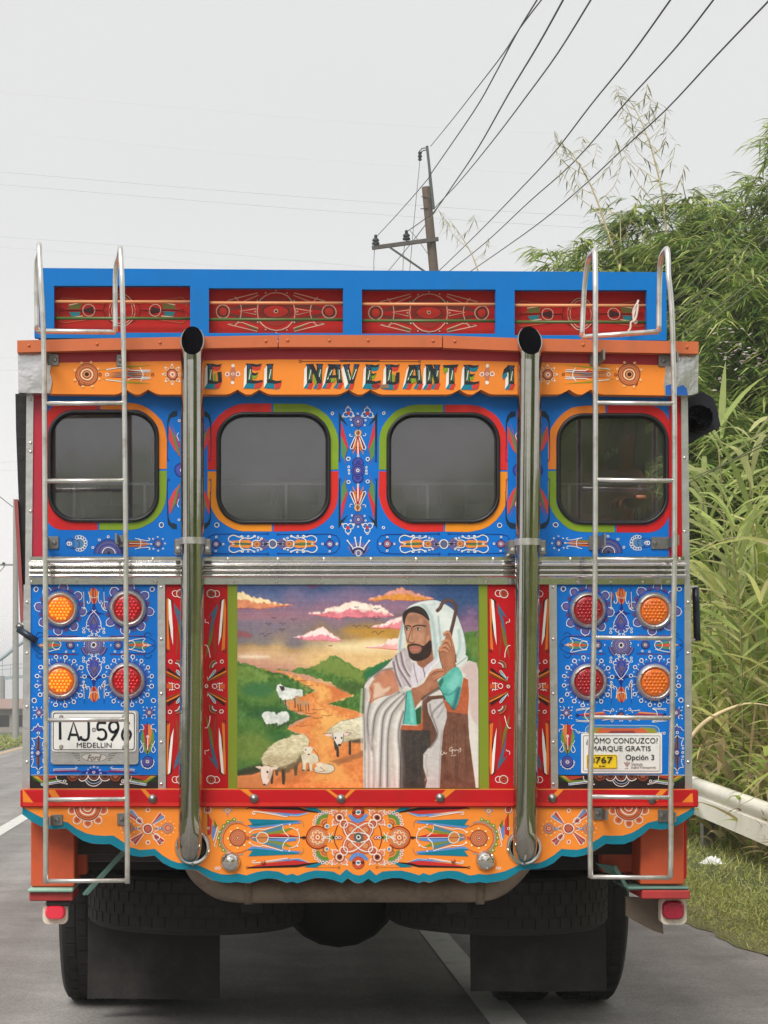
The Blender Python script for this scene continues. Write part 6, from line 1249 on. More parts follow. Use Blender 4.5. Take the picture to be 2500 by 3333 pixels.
cv.poly(B([(738, 1120), (780, 1090), (870, 1080), (900, 1180), (902, 1240), (872, 1350), (858, 1500), (842, 1850), (716, 1850), (738, 1760), (706, 1650), (706, 1545), (740, 1500), (770, 1480), (820, 1410), (826, 1380), (790, 1290), (746, 1190)]), (196, 192, 190), 1, 6, tex=16)
cv.stroke(B([(760, 1130), (770, 1200), (800, 1280), (826, 1370), (800, 1440), (762, 1490)]), 14, SH, .8, 10, sm=4); cv.stroke(B([(870, 1110), (830, 1150), (790, 1190), (776, 1230)]), 16, SH, .8, 12, sm=4); cv.stroke(B([(890, 1130), (850, 1200), (820, 1240)]), 12, (150, 146, 148), .8, 10, sm=3); cv.stroke(B([(860, 1360), (846, 1560), (836, 1810)]), 10, (150, 140, 134), .7, 10)
cv.stroke(B([(714, 1545), (740, 1550), (724, 1600), (740, 1700), (722, 1760)]), 12, (170, 160, 150), .7, 8, sm=3)
# cloak folds on the near arm
for pts, wd in (([(505, 1030), (420, 1070), (340, 1150), (300, 1250), (284, 1420)], 22), ([(545, 1040), (450, 1120), (380, 1220), (360, 1400), (346, 1810)], 20), ([(560, 1060), (480, 1160), (440, 1230), (412, 1400), (406, 1810)], 18), ([(540, 1190), (510, 1290), (500, 1400), (514, 1600), (512, 1810)], 16), ([(262, 1120), (240, 1240), (250, 1400), (276, 1500)], 18), ([(222, 1000), (212, 1200), (222, 1500)], 10)):
    cv.stroke(B([(x + 12, y + 4) for x, y in pts]), wd * 1.9, (160, 152, 150), .5, 30, sm=4); cv.stroke(B(pts), wd, SH, .6, 20, sm=4); cv.stroke(B([(x + 3, y) for x, y in pts]), 5, DKL, .5, 8, sm=4); cv.stroke(B([(x - 24, y + 4) for x, y in pts]), 18, (232, 230, 226), .6, 16, sm=4)
for pts in ([(284, 1420), (300, 1600), (296, 1830)], [(250, 1400), (256, 1600), (250, 1830)], [(222, 1500), (224, 1830)]): cv.stroke(B(pts), 16, SH, .55, 18, sm=3); cv.stroke(B([(x + 14, y) for x, y in pts]), 14, (234, 232, 228), .5, 16, sm=3)
for x0, x1 in ((290, 320), (440, 470), (250, 262)): cv.stroke(B([(x0, 1400), (x1, 1815)]), 22, (196, 172, 166), .5, 20)
cv.poly(B([(258, 990), (300, 920), (350, 865), (430, 838), (470, 870), (500, 960), (505, 1015), (440, 1045), (360, 1055), (300, 1090), (262, 1118), (268, 1070)]), (190, 126, 98), 1, 14, sm=3, tex=26)
cv.poly(B([(340, 950), (370, 1000), (430, 980), (424, 1010), (370, 1050), (310, 1080), (290, 1060), (300, 980), (290, 960)]), (226, 200, 176), .85, 20, sm=3); cv.ell(Bx + 410, 930, 60, 40, (196, 128, 96), .8, 24); cv.stroke(B([(262, 990), (290, 1030), (262, 1115), (330, 1075), (440, 1046)]), 7, (170, 76, 50), .8, 8, sm=3); cv.stroke(B([(300, 905), (360, 850), (450, 832)]), 16, (90, 58, 56), .6, 14, sm=3)
cv.stroke(B([(208, 1200), (212, 1060), (222, 960), (300, 882), (392, 812), (450, 750)]), 6, (70, 56, 56), .8, 5, sm=4)
# hood
HD = (208, 218, 216)
cv.poly(B([(497, 690), (497, 600), (525, 470), (545, 372), (600, 312), (690, 278), (790, 264), (870, 288), (960, 350), (1012, 450), (1050, 580), (1060, 700), (1010, 790), (960, 760), (880, 850), (800, 760), (772, 560), (740, 405), (690, 352), (620, 335), (562, 380), (556, 480), (560, 600), (540, 680), (512, 700)]), HD, 1, 6, sm=4, tex=16)
cv.poly(B([(770, 360), (860, 330), (960, 420), (1000, 540), (1010, 700), (960, 760), (900, 560), (840, 460)]), (226, 232, 228), .8, 50); cv.stroke(B([(700, 300), (770, 400), (800, 560), (812, 700), (800, 750)]), 26, (150, 178, 178), .6, 20, sm=4); cv.stroke(B([(830, 400), (846, 560), (858, 650)]), 14, (140, 164, 168), .6, 14, sm=4); cv.stroke(B([(1000, 520), (1010, 640), (980, 740)]), 20, (146, 186, 180), .6, 18, sm=3); cv.stroke(B([(540, 400), (520, 560), (510, 680)]), 16, (140, 156, 160), .7, 12, sm=3); cv.stroke(B([(590, 330), (680, 290), (780, 285)]), 20, (236, 240, 236), .6, 14, sm=3); cv.stroke(B([(1060, 700), (1050, 580), (1012, 450), (960, 350), (870, 288)]), 5, (96, 96, 104), .7, 4, sm=4)
# neck scarf and shirt
cv.poly(B([(455, 745), (510, 690), (560, 660), (600, 760), (624, 850), (610, 985), (560, 975), (520, 1010), (480, 900), (450, 800)]), (186, 176, 180), 1, 8, sm=3, tex=16)
for pts in ([(480, 730), (500, 820), (560, 920), (600, 980)], [(520, 700), (540, 800), (580, 880), (606, 900)], [(460, 780), (480, 880), (520, 980)]): cv.stroke(B(pts), 16, (110, 84, 96), .8, 12, sm=3); cv.stroke(B([(x + 16, y - 2) for x, y in pts]), 12, (222, 216, 216), .7, 10, sm=3)
cv.poly(B([(620, 770), (700, 830), (790, 760), (842, 752), (770, 840), (720, 905), (660, 960), (612, 985), (600, 900)]), (214, 206, 216), 1, 8, tex=16); cv.stroke(B([(625, 790), (640, 880), (660, 950)]), 8, (120, 100, 110), .7, 8); cv.stroke(B([(705, 835), (716, 870), (720, 905)]), 8, (90, 70, 80), .8, 6); cv.stroke(B([(840, 755), (770, 830), (725, 900)]), 10, (240, 238, 240), .8, 8)
# neck and face
SK = (186, 132, 102)
cv.poly(B([(640, 750), (780, 680), (790, 762), (740, 800), (706, 834), (660, 800)]), (150, 98, 72), 1, 8, tex=14)
cv.poly(B([(552, 420), (580, 380), (640, 366), (706, 388), (750, 430), (764, 520), (760, 600), (730, 660), (690, 700), (640, 715), (596, 690), (574, 620), (562, 560), (552, 500)]), SK, 1, 6, sm=4, tex=12)
cv.poly(B([(690, 400), (752, 440), (762, 560), (740, 640), (700, 600), (716, 500)]), (132, 88, 68), .6, 36); cv.ell(Bx + 650, 430, 50, 24, (206, 154, 124), .6, 30); cv.poly(B([(570, 400), (640, 380), (690, 410), (660, 450), (580, 450)]), (130, 90, 70), .6, 30); cv.poly(B([(660, 540), (716, 540), (716, 600), (670, 610)]), (200, 150, 120), .7, 30); cv.poly(B([(735, 560), (760, 560), (752, 610), (730, 630)]), (206, 148, 110), .8, 18); cv.poly(B([(575, 520), (600, 510), (606, 590), (580, 600)]), (196, 146, 114), .7, 18); cv.ell(1148.5 + 610, 570, 16, 50, (206, 158, 126), .6, 18)
cv.poly(B([(534, 400), (548, 360), (600, 326), (660, 314), (712, 340), (746, 390), (756, 436), (700, 392), (640, 370), (590, 372), (562, 410), (550, 470), (540, 450)]), (38, 28, 28), 1, 6, sm=3); cv.stroke(B([(640, 330), (700, 360), (745, 410)]), 6, (90, 74, 66), .5, 6, sm=3)
cv.poly(B([(572, 650), (590, 632), (630, 626), (680, 640), (716, 640), (764, 596), (776, 640), (772, 700), (740, 744), (690, 766), (630, 768), (592, 740), (582, 700)]), (48, 30, 26), 1, 7, sm=4, tex=12); cv.poly(B([(590, 650), (640, 640), (690, 652), (686, 690), (640, 712), (600, 696)]), (168, 114, 88), .95, 12, sm=3); cv.poly(B([(590, 660), (630, 652), (682, 660), (664, 676), (620, 680)]), (196, 116, 106), 1, 6, sm=3); cv.stroke(B([(592, 664), (632, 662), (680, 662)]), 4, (90, 40, 36), .9, 4); cv.stroke(B([(578, 650), (620, 630), (680, 640), (705, 660)]), 10, (44, 28, 24), .9, 6, sm=3); cv.poly(B([(610, 716), (650, 706), (676, 716), (660, 750), (620, 752)]), (40, 24, 20), .8, 10)
for ex, ey, rx in ((572, 504, 19), (664, 506, 26)): cv.ell(Bx + ex, ey, rx, 9, (206, 196, 182), 1, 5); cv.ell(Bx + ex - 2, ey, 9, 10, (52, 50, 44), 1, 3); cv.stroke(B([(ex - rx, ey), (ex, ey - 13), (ex + rx, ey - 2)]), 5, (40, 26, 24), .9, 4, sm=3); cv.stroke(B([(ex - rx, ey + 4), (ex, ey + 14), (ex + rx, ey + 4)]), 4, (90, 54, 42), .6, 5, sm=3)
cv.stroke(B([(622, 486), (660, 474), (724, 480)]), 11, (36, 24, 24), .95, 5, sm=3); cv.stroke(B([(552, 486), (580, 476), (600, 484)]), 10, (36, 24, 24), .95, 5, sm=3); cv.stroke(B([(612, 492), (598, 540), (582, 590), (582, 606), (606, 618), (634, 612)]), 7, (96, 54, 42), .85, 6, sm=4); cv.stroke(B([(622, 494), (612, 550), (612, 590)]), 12, (118, 72, 56), .5, 12, sm=3)
cv.stroke(B([(552, 420), (550, 500), (562, 560), (574, 620)]), 5, (84, 50, 40), .7, 5, sm=3)
# shepherd's crook, hands, sleeves
cv.stroke(B([(824, 352), (846, 330), (866, 290), (905, 266), (945, 274), (972, 310), (976, 350), (960, 430), (940, 510), (930, 560)]), 29, (82, 58, 52), 1, 5, sm=5); cv.stroke(B([(838, 340), (860, 296), (905, 262), (950, 276)]), 8, (120, 84, 66), .8, 6, sm=4); cv.stroke(B([(968, 350), (952, 430), (934, 510)]), 8, (110, 76, 60), .7, 6, sm=3)
cv.poly(B([(868, 890), (862, 800), (836, 720), (850, 650), (880, 600), (904, 530), (930, 560), (956, 620), (976, 720), (972, 830), (910, 900)]), (166, 108, 78), 1, 6, sm=4, tex=14)
for pts in ([(880, 548), (912, 528), (934, 580), (944, 640)], [(872, 612), (904, 600), (926, 640)], [(846, 664), (884, 640), (912, 660)], [(838, 686), (872, 676), (900, 690)]): cv.stroke(B(pts), 24, (196, 136, 100), 1, 6, sm=3); cv.stroke(B([(x, y + 14) for x, y in pts]), 6, (96, 52, 38), .85, 5, sm=3)
cv.stroke(B([(838, 690), (846, 760), (864, 820), (868, 890)]), 6, (90, 50, 38), .8, 5, sm=3); cv.poly(B([(900, 720), (950, 700), (960, 800), (910, 860)]), (190, 130, 96), .6, 30); cv.stroke(B([(976, 720), (972, 830)]), 12, (110, 66, 48), .7, 10)
cv.poly(B([(1040, 905), (1078, 925), (1086, 1060), (1076, 1212), (905, 1190), (868, 1086), (940, 1130), (1000, 1110)]), (180, 90, 52), 1, 6, tex=20)
cv.poly(B([(818, 960), (878, 892), (980, 815), (1032, 890), (1022, 980), (1000, 1105), (962, 1168), (905, 1110), (862, 1030)]), (88, 180, 166), 1, 6, sm=3, tex=18); cv.poly(B([(900, 960), (980, 860), (1020, 900), (1000, 1000), (940, 1040)]), (140, 212, 200), .7, 40); cv.poly(B([(820, 962), (870, 900), (872, 940), (850, 990)]), (30, 90, 70), .8, 14); cv.stroke(B([(1000, 1000), (980, 1090), (958, 1160)]), 34, (24, 80, 92), .7, 26, sm=3); cv.stroke(B([(870, 1040), (920, 1050), (980, 1010)]), 14, (30, 110, 106), .6, 14, sm=3); cv.stroke(B([(818, 960), (862, 1030), (905, 1110), (962, 1168)]), 6, (20, 70, 70), .8, 5, sm=3)
cv.poly(B([(604, 1012), (660, 985), (712, 950), (748, 890), (800, 850), (850, 838), (876, 846), (868, 880), (824, 930), (836, 985), (780, 1020), (716, 1070), (660, 1130), (626, 1165)]), (164, 106, 78), 1, 6, sm=4, tex=14)
for pts in ([(760, 880), (810, 846), (868, 842)], [(790, 900), (840, 880), (872, 872)], [(800, 920), (836, 900), (860, 888)]): cv.stroke(B(pts), 20, (190, 128, 94), 1, 6, sm=3); cv.stroke(B([(x, y + 12) for x, y in pts]), 5, (96, 54, 40), .8, 4, sm=3)
cv.poly(B([(660, 1000), (760, 930), (800, 960), (700, 1040)]), (188, 130, 98), .6, 30); cv.stroke(B([(700, 1085), (760, 1040), (830, 1000)]), 22, (60, 36, 32), .7, 14, sm=3)
cv.poly(B([(640, 1176), (690, 1140), (690, 1290), (648, 1300)]), (28, 86, 52), 1, 8)
cv.poly(B([(568, 1022), (604, 1008), (622, 1090), (640, 1180), (652, 1302), (540, 1292), (556, 1180)]), (84, 180, 166), 1, 6, tex=18); cv.poly(B([(590, 1040), (606, 1040), (630, 1200), (630, 1290), (600, 1280)]), (150, 216, 204), .6, 20); cv.stroke(B([(568, 1030), (556, 1180), (540, 1290)]), 10, (40, 110, 106), .8, 8)
cv.poly(B([(520, 1340), (526, 1302), (652, 1306), (690, 1286), (694, 1180), (704, 1180), (704, 1330), (690, 1345)]), (182, 92, 54), 1, 6, tex=16)
# white cloth at the shoulder behind the hand
cv.poly(B([(970, 790), (1050, 715), (1078, 735), (1070, 770), (1010, 820), (985, 812)]), (214, 224, 220), 1, 6); cv.stroke(B([(985, 800), (1040, 760), (1075, 732)]), 6, (110, 110, 116), .7, 6)
# a little signature
for pts in ([(862, 1512), (850, 1530), (856, 1548), (870, 1540), (880, 1524), (886, 1540), (900, 1530)], [(946, 1484), (928, 1494), (924, 1514), (940, 1516), (948, 1500), (946, 1540)], [(950, 1510), (962, 1506), (968, 1516), (980, 1506), (992, 1512), (1004, 1504), (1014, 1492), (1016, 1514), (1000, 1526)], [(936, 1556), (950, 1552)], [(958, 1556), (974, 1550)]): cv.stroke(B(pts), 5, (236, 226, 214), .9, 4, sm=4)
cv.C += (cv.N[2] - .5)[..., None] * 5 + RNG.normal(0, 2.2, cv.C.shape[:2])[..., None]
colr = lin(np.clip(cv.C, 0, 255)).reshape(-1, 3) * .97
pxg, pyg = 650 + cv.X * K, 1850 + cv.Y * K
vx = (pxg - PX) * 8 / F; vz = H - (pyg - PY) * 8 / F
V = np.stack([vx.ravel(), np.full(vx.size, 7.9845), vz.ravel()], 1)
idx = np.arange(cv.ny * cv.nx).reshape(cv.ny, cv.nx)
fq = np.stack([idx[:-1, :-1], idx[1:, :-1], idx[1:, 1:], idx[:-1, 1:]], -1).reshape(-1, 4)
pic_board = part(MB().prism([(774, 1903), (1554, 1903), (1559, 2566), (775, 2566)], 7.986, .03), 'picture_board', M_green)
tag(pic_board, 'painted picture of a bearded shepherd in a white hood with sheep on a sandy track')
mesh_obj('painted_picture', V, fq.tolist(), M_picture, pic_board, cols=colr)
# ================================================================ SURROUNDINGS
def leaf_mat(name, rough=.5, trans=.35):
    m = mat_col(name, rough, .35, var=.1); t = m.node_tree; b = t.nodes['Principled BSDF']
    src = b.inputs['Base Color'].links[0].from_socket
    tr = t.nodes.new('ShaderNodeBsdfTranslucent'); ms = t.nodes.new('ShaderNodeMixShader'); ms.inputs[0].default_value = trans
    t.links.new(src, tr.inputs[0]); t.links.new(b.outputs[0], ms.inputs[1]); t.links.new(tr.outputs[0], ms.inputs[2]); t.links.new(ms.outputs[0], t.nodes['Material Output'].inputs['Surface'])
    return m
M_leaf = leaf_mat('bamboo_leaf', .45, .42); M_cane = leaf_mat('cane_leaf', .45, .52); M_grass = leaf_mat('grass_blade', .6, .3)
def blades(base, az, L, w, rise, droop, seg=4, fold=0):
    """ribbons: base (n,3), azimuth, length, width, upward share and droop of each blade."""
    n = len(base); t = np.linspace(0, 1, seg + 1)[None, :]; L = np.asarray(L)[:, None]; az = np.asarray(az)[:, None]
    rise = np.asarray(rise)[:, None]; droop = np.asarray(droop)[:, None]
    out = L * (np.sqrt(np.clip(1 - rise ** 2, 0.02, 1)) * t + .25 * droop * t ** 2); up = L * (rise * t - droop * t ** 2)
    P = np.stack([base[:, 0:1] + np.cos(az) * out, base[:, 1:2] + np.sin(az) * out, base[:, 2:3] + up], -1)
    W_ = (np.asarray(w)[:, None] * np.clip(np.minimum(.35 + 3 * t, 1) * (1 - t ** 2.2), .03, 1))[..., None] / 2
    tw = az + .5 * np.sin(az * 7); S_ = np.stack([-np.sin(tw), np.cos(tw), .35 * np.sin(az * 5)], -1) + 0 * P
    V = np.stack([P - S_ * W_, P + S_ * W_], 2).reshape(-1, 3)
    i = np.arange(n)[:, None] * (seg + 1) * 2 + np.arange(seg)[None, :] * 2; i = i.ravel()
    return V, np.stack([i, i + 1, i + 3, i + 2], 1), (seg + 1) * 2
def fast_mesh(name, V, Fq, cols, m, parent=None, origin=None):
    V = np.asarray(V, np.float32); Fq = np.asarray(Fq, np.int32)
    if origin is None: origin = V.mean(0)
    origin = Vector([float(q) for q in origin])
    me = bpy.data.meshes.new(name); me.vertices.add(len(V)); me.vertices.foreach_set('co', (V - np.array(origin, np.float32)).ravel())
    me.loops.add(Fq.size); me.loops.foreach_set('vertex_index', Fq.ravel()); me.polygons.add(len(Fq)); me.polygons.foreach_set('loop_start', np.arange(0, Fq.size, Fq.shape[1], dtype=np.int32))
    me.update(calc_edges=True); me.materials.append(m)
    at = me.color_attributes.new('Col', 'FLOAT_COLOR', 'POINT'); c = np.ones((len(V), 4), np.float32); c[:, :3] = cols; at.data.foreach_set('color', c.ravel())
    o = bpy.data.objects.new(name, me); place(o, parent); o.location = origin - wloc(parent); LOC[o.name] = origin; return o
def pick(n, pal, jit=.25):                              # leaf colours, linear
    pal = np.array(pal); k = RNG.integers(0, len(pal), n); return np.clip(pal[k] * (1 + RNG.normal(0, jit, (n, 1))), .004, .9)
BAM = [(.22, .33, .07), (.30, .40, .09), (.42, .49, .14), (.14, .25, .06), (.50, .54, .19), (.24, .36, .08)]
CANE = [(.38, .46, .10), (.48, .56, .14), (.62, .64, .22), (.26, .37, .09), (.74, .68, .30), (.34, .44, .11)]
DRY = [(.46, .36, .18), (.36, .26, .13), (.52, .44, .26)]
GRS = [(.32, .36, .08), (.42, .45, .12), (.24, .28, .07), (.52, .49, .21), (.37, .39, .11)]
def bank_z(x): return -.07 + (0 if x < 4.5 else .62 * (x - 4.5) if x < 8 else 2.17 + .12 * (x - 8))
M_bank = mat('overgrown_bank', (.18, .22, .08), 1, var=.5, scale=2, srgb=False, bump=.8, bscale=6)
sheet('bank', [4.3, 4.6, 5.4, 6.4, 8, 12, 40], [-60, -20, 5, 15, 25, 40, 70], lambda x, y: bank_z(x), M_bank)

# ---- bamboo clumps: culms arching out of one root, leaves in drooping sprays
M_culm = mat('bamboo_culm', (.23, .21, .08), .5, var=.3, srgb=False, dirt=((90, 84, 60), .5, 6))
def bamboo(x, y, top, spread, label, n_pl=44, sprays=40, group='bamboo clumps on the bank', lean=(-.35, -.1), lowest=.28):
    z0 = bank_z(x); root = empty('bamboo_clump', (x, y, z0), label, 'bamboo', group); hgt = top - z0
    mb = MB(); Bp, Az, Ln, Wd, Rs, Dr, Cc = [], [], [], [], [], [], []
    for k in range(n_pl):
        a = RNG.uniform(0, 2 * math.pi); rr_ = math.sqrt(RNG.random()) * spread; hh = hgt * (1 - .5 * (rr_ / spread) ** 2) * RNG.uniform(.72, 1.0)
        p0 = np.array([x + .18 * math.cos(a) * spread, y + .18 * math.sin(a) * spread, z0]); p2 = np.array([x + rr_ * math.cos(a) + lean[0] * hgt * .3, y + rr_ * math.sin(a) + lean[1] * hgt * .3, z0 + hh])
        p1 = p0 + (p2 - p0) * .45; p1[2] = z0 + hh * .85
        ts = np.linspace(0, 1, 8); cur = ((1 - ts) ** 2)[:, None] * p0 + (2 * ts * (1 - ts))[:, None] * p1 + (ts ** 2)[:, None] * p2
        if k % 2 == 0: mb.tube([tuple(q) for q in cur], [.028 * (1 - .8 * t) for t in ts], 5, cap=False)
        for s_ in range(sprays):
            t = lowest + (1 - lowest) * RNG.random() ** .8; c = (1 - t) ** 2 * p0 + 2 * t * (1 - t) * p1 + t * t * p2
            a2 = RNG.uniform(0, 2 * math.pi); bl = RNG.uniform(.1, .75) * (1.15 - t * .6); tip = c + np.array([math.cos(a2) * bl, math.sin(a2) * bl, RNG.uniform(-.1, .3) * bl])
            m = 10
            for q in range(m):
                u = (q + 1) / m; Bp.append(c + (tip - c) * u); Az.append(a2 + RNG.uniform(-1.1, 1.1)); Ln.append(RNG.uniform(.15, .32)); Wd.append(RNG.uniform(.026, .042)); Rs.append(RNG.uniform(-.35, .45)); Dr.append(RNG.uniform(.2, .7))
    Bp = np.array(Bp); n = len(Bp); V, Fq, pv = blades(Bp, Az, np.array(Ln), np.array(Wd), Rs, Dr, seg=2)
    fast_mesh('crown', V, Fq, np.repeat(pick(n, BAM), pv, 0), M_leaf, root)
    mb.build('culm', M_culm, root, True); return root
bamboo(5.25, 27.5, 7.9, 1.1, 'low bamboo clump showing just above the roof rack left of the right ladder', 56, 56)
bamboo(5.4, 28.0, 8.45, 1.25, 'bamboo clump between the two hoops of the right ladder', 60, 56)
bamboo(6.1, 27.6, 8.55, 1.2, 'bamboo clump just right of the right ladder hoops, middle height', 60, 56)
bamboo(6.6, 27.0, 8.5, 1.25, 'bamboo clump stepping up between the ladder and the tallest clump', 60, 56)
bamboo(7.35, 27.0, 8.75, 1.4, 'tallest bamboo clump at the right edge with a feathery top', 60, 56)
bamboo(7.7, 24.0, 7.7, 1.5, 'broad dark bamboo clump in front of the tallest one', 54, 42)
bamboo(6.1, 24.2, 6.6, 1.35, 'short dense bamboo clump right of the roof edge board', 64, 44)
bamboo(8.9, 33.0, 9.6, 1.7, 'far bamboo clump behind the tallest one', 50, 36)
# ---- thin, nearly bare bamboo shoots against the sky
M_shoot = mat('dry_shoot', (.56, .46, .26), .6, var=.2, srgb=False)
def shoot(pts, Y, label, side=None, r=.016, n_tw=12, leaf=.2):
    ax_ = catmull([W(a, b, Y) for a, b in pts], 5); base = ax_[0]
    root = empty('bamboo_shoot', base, label, 'bamboo shoot', 'thin bamboo shoots against the sky')
    n = len(ax_); mb = MB().tube(ax_, [r * (1 - .85 * i / n) for i in range(n)], 6)
    Bp, Az = [], []
    for k in range(n_tw):
        i = int(n * (.25 + .74 * k / n_tw)); p = Vector(ax_[min(i, n - 1)]); sx = -1 if k % 2 else 1
        L = .75 * (1 - .6 * k / n_tw) * RNG.uniform(.6, 1.2); tip = p + Vector((sx * L * .55 - .1 * L, RNG.uniform(-.4, .4) * L, L * .75)); mid = (p + tip) / 2 + Vector((sx * .06, 0, -.03))
        tw = catmull([tuple(p), tuple(mid), tuple(tip)], 4); mb.tube(tw, [.006 * (1 - .7 * j / len(tw)) for j in range(len(tw))], 4)
        for q in tw[2:]:
            for _ in range(2 if RNG.random() < .5 else 1): Bp.append(q); Az.append(RNG.uniform(0, 6.28))
    for q in ax_[int(n * .5):]:
        for _ in range(1): Bp.append(q); Az.append(RNG.uniform(0, 6.28))
    n = len(Bp); V, Fq, pv = blades(np.array(Bp), Az, RNG.uniform(.45, 1.0, n) * leaf, RNG.uniform(.014, .026, n), RNG.uniform(-.75, .1, n), RNG.uniform(.3, .8, n), 2)
    mb.build('culm', M_shoot, root, True); fast_mesh('leaves', V, Fq, np.repeat(pick(n, [(.26, .27, .10), (.36, .34, .16), (.18, .22, .08)]), pv, 0), M_leaf, root)
shoot([(2180, 1000), (2176, 860), (2158, 650), (2130, 520), (2105, 440), (2075, 370), (2045, 322)], 27, 'tall thin bamboo shoot with sparse leaves, highest against the sky', n_tw=16)
shoot([(2040, 1000), (2018, 880), (1960, 700), (1930, 620), (1900, 560), (1868, 510), (1842, 478)], 27, 'leaning bare bamboo shoot left of the tall one', n_tw=10, leaf=.16)
shoot([(1580, 960), (1545, 850), (1520, 800), (1490, 752), (1462, 714)], 40, 'small lone bamboo shoot tip right of the utility pole', n_tw=4, leaf=.22, r=.014)
shoot([(2022, 980), (2020, 740), (2018, 690)], 27, 'short upright bamboo shoot between the two thin ones', n_tw=4, leaf=.15, r=.01)

# ---- tall cane on the bank, and a few plants that stand out
def cane_patch(name, n_st, xr, yr, hr, label=None, pal=CANE, zfun=bank_z, seg=5, lw=(.035, .075), dry=.12):
    Bp, Az, Ln, Wd, Rs, Dr, Cl = [], [], [], [], [], [], []
    for k in range(n_st):
        x, y = RNG.uniform(*xr), RNG.uniform(*yr); z = zfun(x); h = RNG.uniform(*hr); la = RNG.uniform(0, 6.28); ln = RNG.uniform(.05, .3)
        for q in range(11):
            u = RNG.uniform(.1, 1); p = np.array([x + math.cos(la) * ln * h * u * u, y + math.sin(la) * ln * h * u * u, z + h * .8 * u])
            Bp.append(p); Az.append(RNG.uniform(0, 6.28)); Ln.append(RNG.uniform(.55, 1.25) * min(1, h / 2)); Wd.append(RNG.uniform(*lw)); Rs.append(RNG.uniform(.6, .98)); Dr.append(RNG.uniform(.15, .85))
            Cl.append(pick(1, DRY if RNG.random() < dry + .25 * (u < .35) else pal, .2)[0])
    Bp = np.array(Bp); V, Fq, pv = blades(Bp, Az, np.array(Ln), np.array(Wd), Rs, Dr, seg)
    o = fast_mesh(name, V, Fq, np.repeat(np.array(Cl), pv, 0), M_cane); return o
tag(cane_patch('cane_thicket', 1350, (4.5, 8.2), (13, 29), (1.6, 3.3)), kind='stuff')
tag(cane_patch('cane_thicket', 260, (4.35, 5.4), (-28, 13), (1.8, 3.2)), kind='stuff')
tag(cane_patch('undergrowth', 420, (4.15, 4.9), (12, 27), (.5, 1.3), dry=.4), kind='stuff')
def cane_plant(px, py, Y, h, label):
    x, _, zt = W(px, py, Y); z = zt - h; root = empty('cane_plant', (x, Y, z), label, 'cane', 'tall cane plants standing above the thicket')
    st = [(x, Y, z), (x - .03, Y, z + h * .5), (x - .1, Y, z + h * .82)]; MB().tube(catmull(st, 4), .008, 6).build('stalk', M_culm, root, True)
    n = 40; u = np.linspace(.2, .9, n); az = np.where(np.arange(n) % 2, .2, 3.0) + RNG.normal(0, .7, n); B_ = np.stack([x - .1 * u * u, np.full(n, Y), z + h * u * .98], 1)
    V, Fq, pv = blades(B_, az, RNG.uniform(.7, 1.25, n), RNG.uniform(.045, .075, n), RNG.uniform(.6, .97, n), RNG.uniform(.2, .9, n), 6)
    fast_mesh('leaves', V, Fq, np.repeat(pick(n, [(.46, .54, .19), (.38, .48, .15), (.58, .60, .28)], .15), pv, 0), M_cane, root)
cane_plant(2375, 1250, 19.5, 3.2, 'pale yellow cane plant right of the rolled navy curtain'); cane_plant(2470, 1270, 18.5, 3.0, 'bright cane plant at the right edge, level with the upper windows')
cane_plant(2320, 1440, 20.0, 2.7, 'cane plant just below the rolled navy curtain'); cane_plant(2420, 1560, 18.0, 2.3, 'broad leaved cane plant in the middle of the right edge')
# dry stalk arching over the guard rail
ds = [W(2235, 2420, 17.7), W(2262, 2384, 17.7), W(2310, 2340, 17.65), W(2380, 2305, 17.6), W(2440, 2290, 17.55), W(2510, 2300, 17.5), W(2560, 2330, 17.45)]
dry = empty('dry_cane', (ds[-1][0], 17.45, -.05), 'dead tan cane bent in an arch above the white guard rail', 'dry cane')
M_drys = mat('dead_cane', (.72, .58, .34), .6, var=.15, srgb=False)
MB().tube(catmull(ds + [(ds[-1][0] + .08, 17.45, .9), (ds[-1][0] + .05, 17.45, -.05)], 5), [.014 + .007 * math.sin(i * .2) for i in range(41)], 7).build('stalk', M_drys, dry, True)
V, Fq, pv = blades(np.array([W(2405, 2302, 17.55), W(2460, 2292, 17.5), W(2490, 2296, 17.5), W(2352, 2400, 17.55)]), [3.6, 4.2, 5.0, 3.9], np.array([.38, .7, .75, .3]), np.array([.02, .03, .03, .07]), [-.55, -.92, -.95, -.98], [.5, .3, .3, .1], 6)
fast_mesh('dead_leaves', V, Fq, np.repeat(pick(4, DRY, .1), pv, 0), M_cane, dry)

# ---- verge grass, and trees over the road behind the viewer (seen only in the chrome)
n = 30000; gx = 2.72 + RNG.random(n) ** .8 * 2.0; gy = 8 + RNG.random(n) * 20; keep = (gx > 2.95) | (RNG.random(n) < .6); gx, gy = gx[keep], gy[keep]; n = len(gx)
zz = np.array([verge_z(a, b) for a, b in zip(gx, gy)]); hh = np.clip(.05 + (gx - 2.75) * .11, .04, .24) * RNG.uniform(.5, 1.4, n)
V, Fq, pv = blades(np.stack([gx, gy, zz], 1), RNG.uniform(0, 6.28, n), hh, RNG.uniform(.005, .011, n), RNG.uniform(.5, .98, n), RNG.uniform(.1, .8, n), 2)
tag(fast_mesh('verge_grass', V, Fq, np.repeat(pick(n, GRS, .25), pv, 0), M_grass), kind='stuff')
n = 26000; gy = 8 + RNG.random(n) ** 1.2 * 14; gx = np.array([edge_x(y) for y in gy]) + .015 + RNG.random(n) ** 1.3 * .75
zz = np.full(n, .003); V, Fq, pv = blades(np.stack([gx, gy, zz], 1), RNG.uniform(0, 6.28, n), RNG.uniform(.025, .085, n) * (.6 + .8 * (gx - 2.6)), RNG.uniform(.004, .009, n), RNG.uniform(.4, .95, n), RNG.uniform(.1, .8, n), 2)
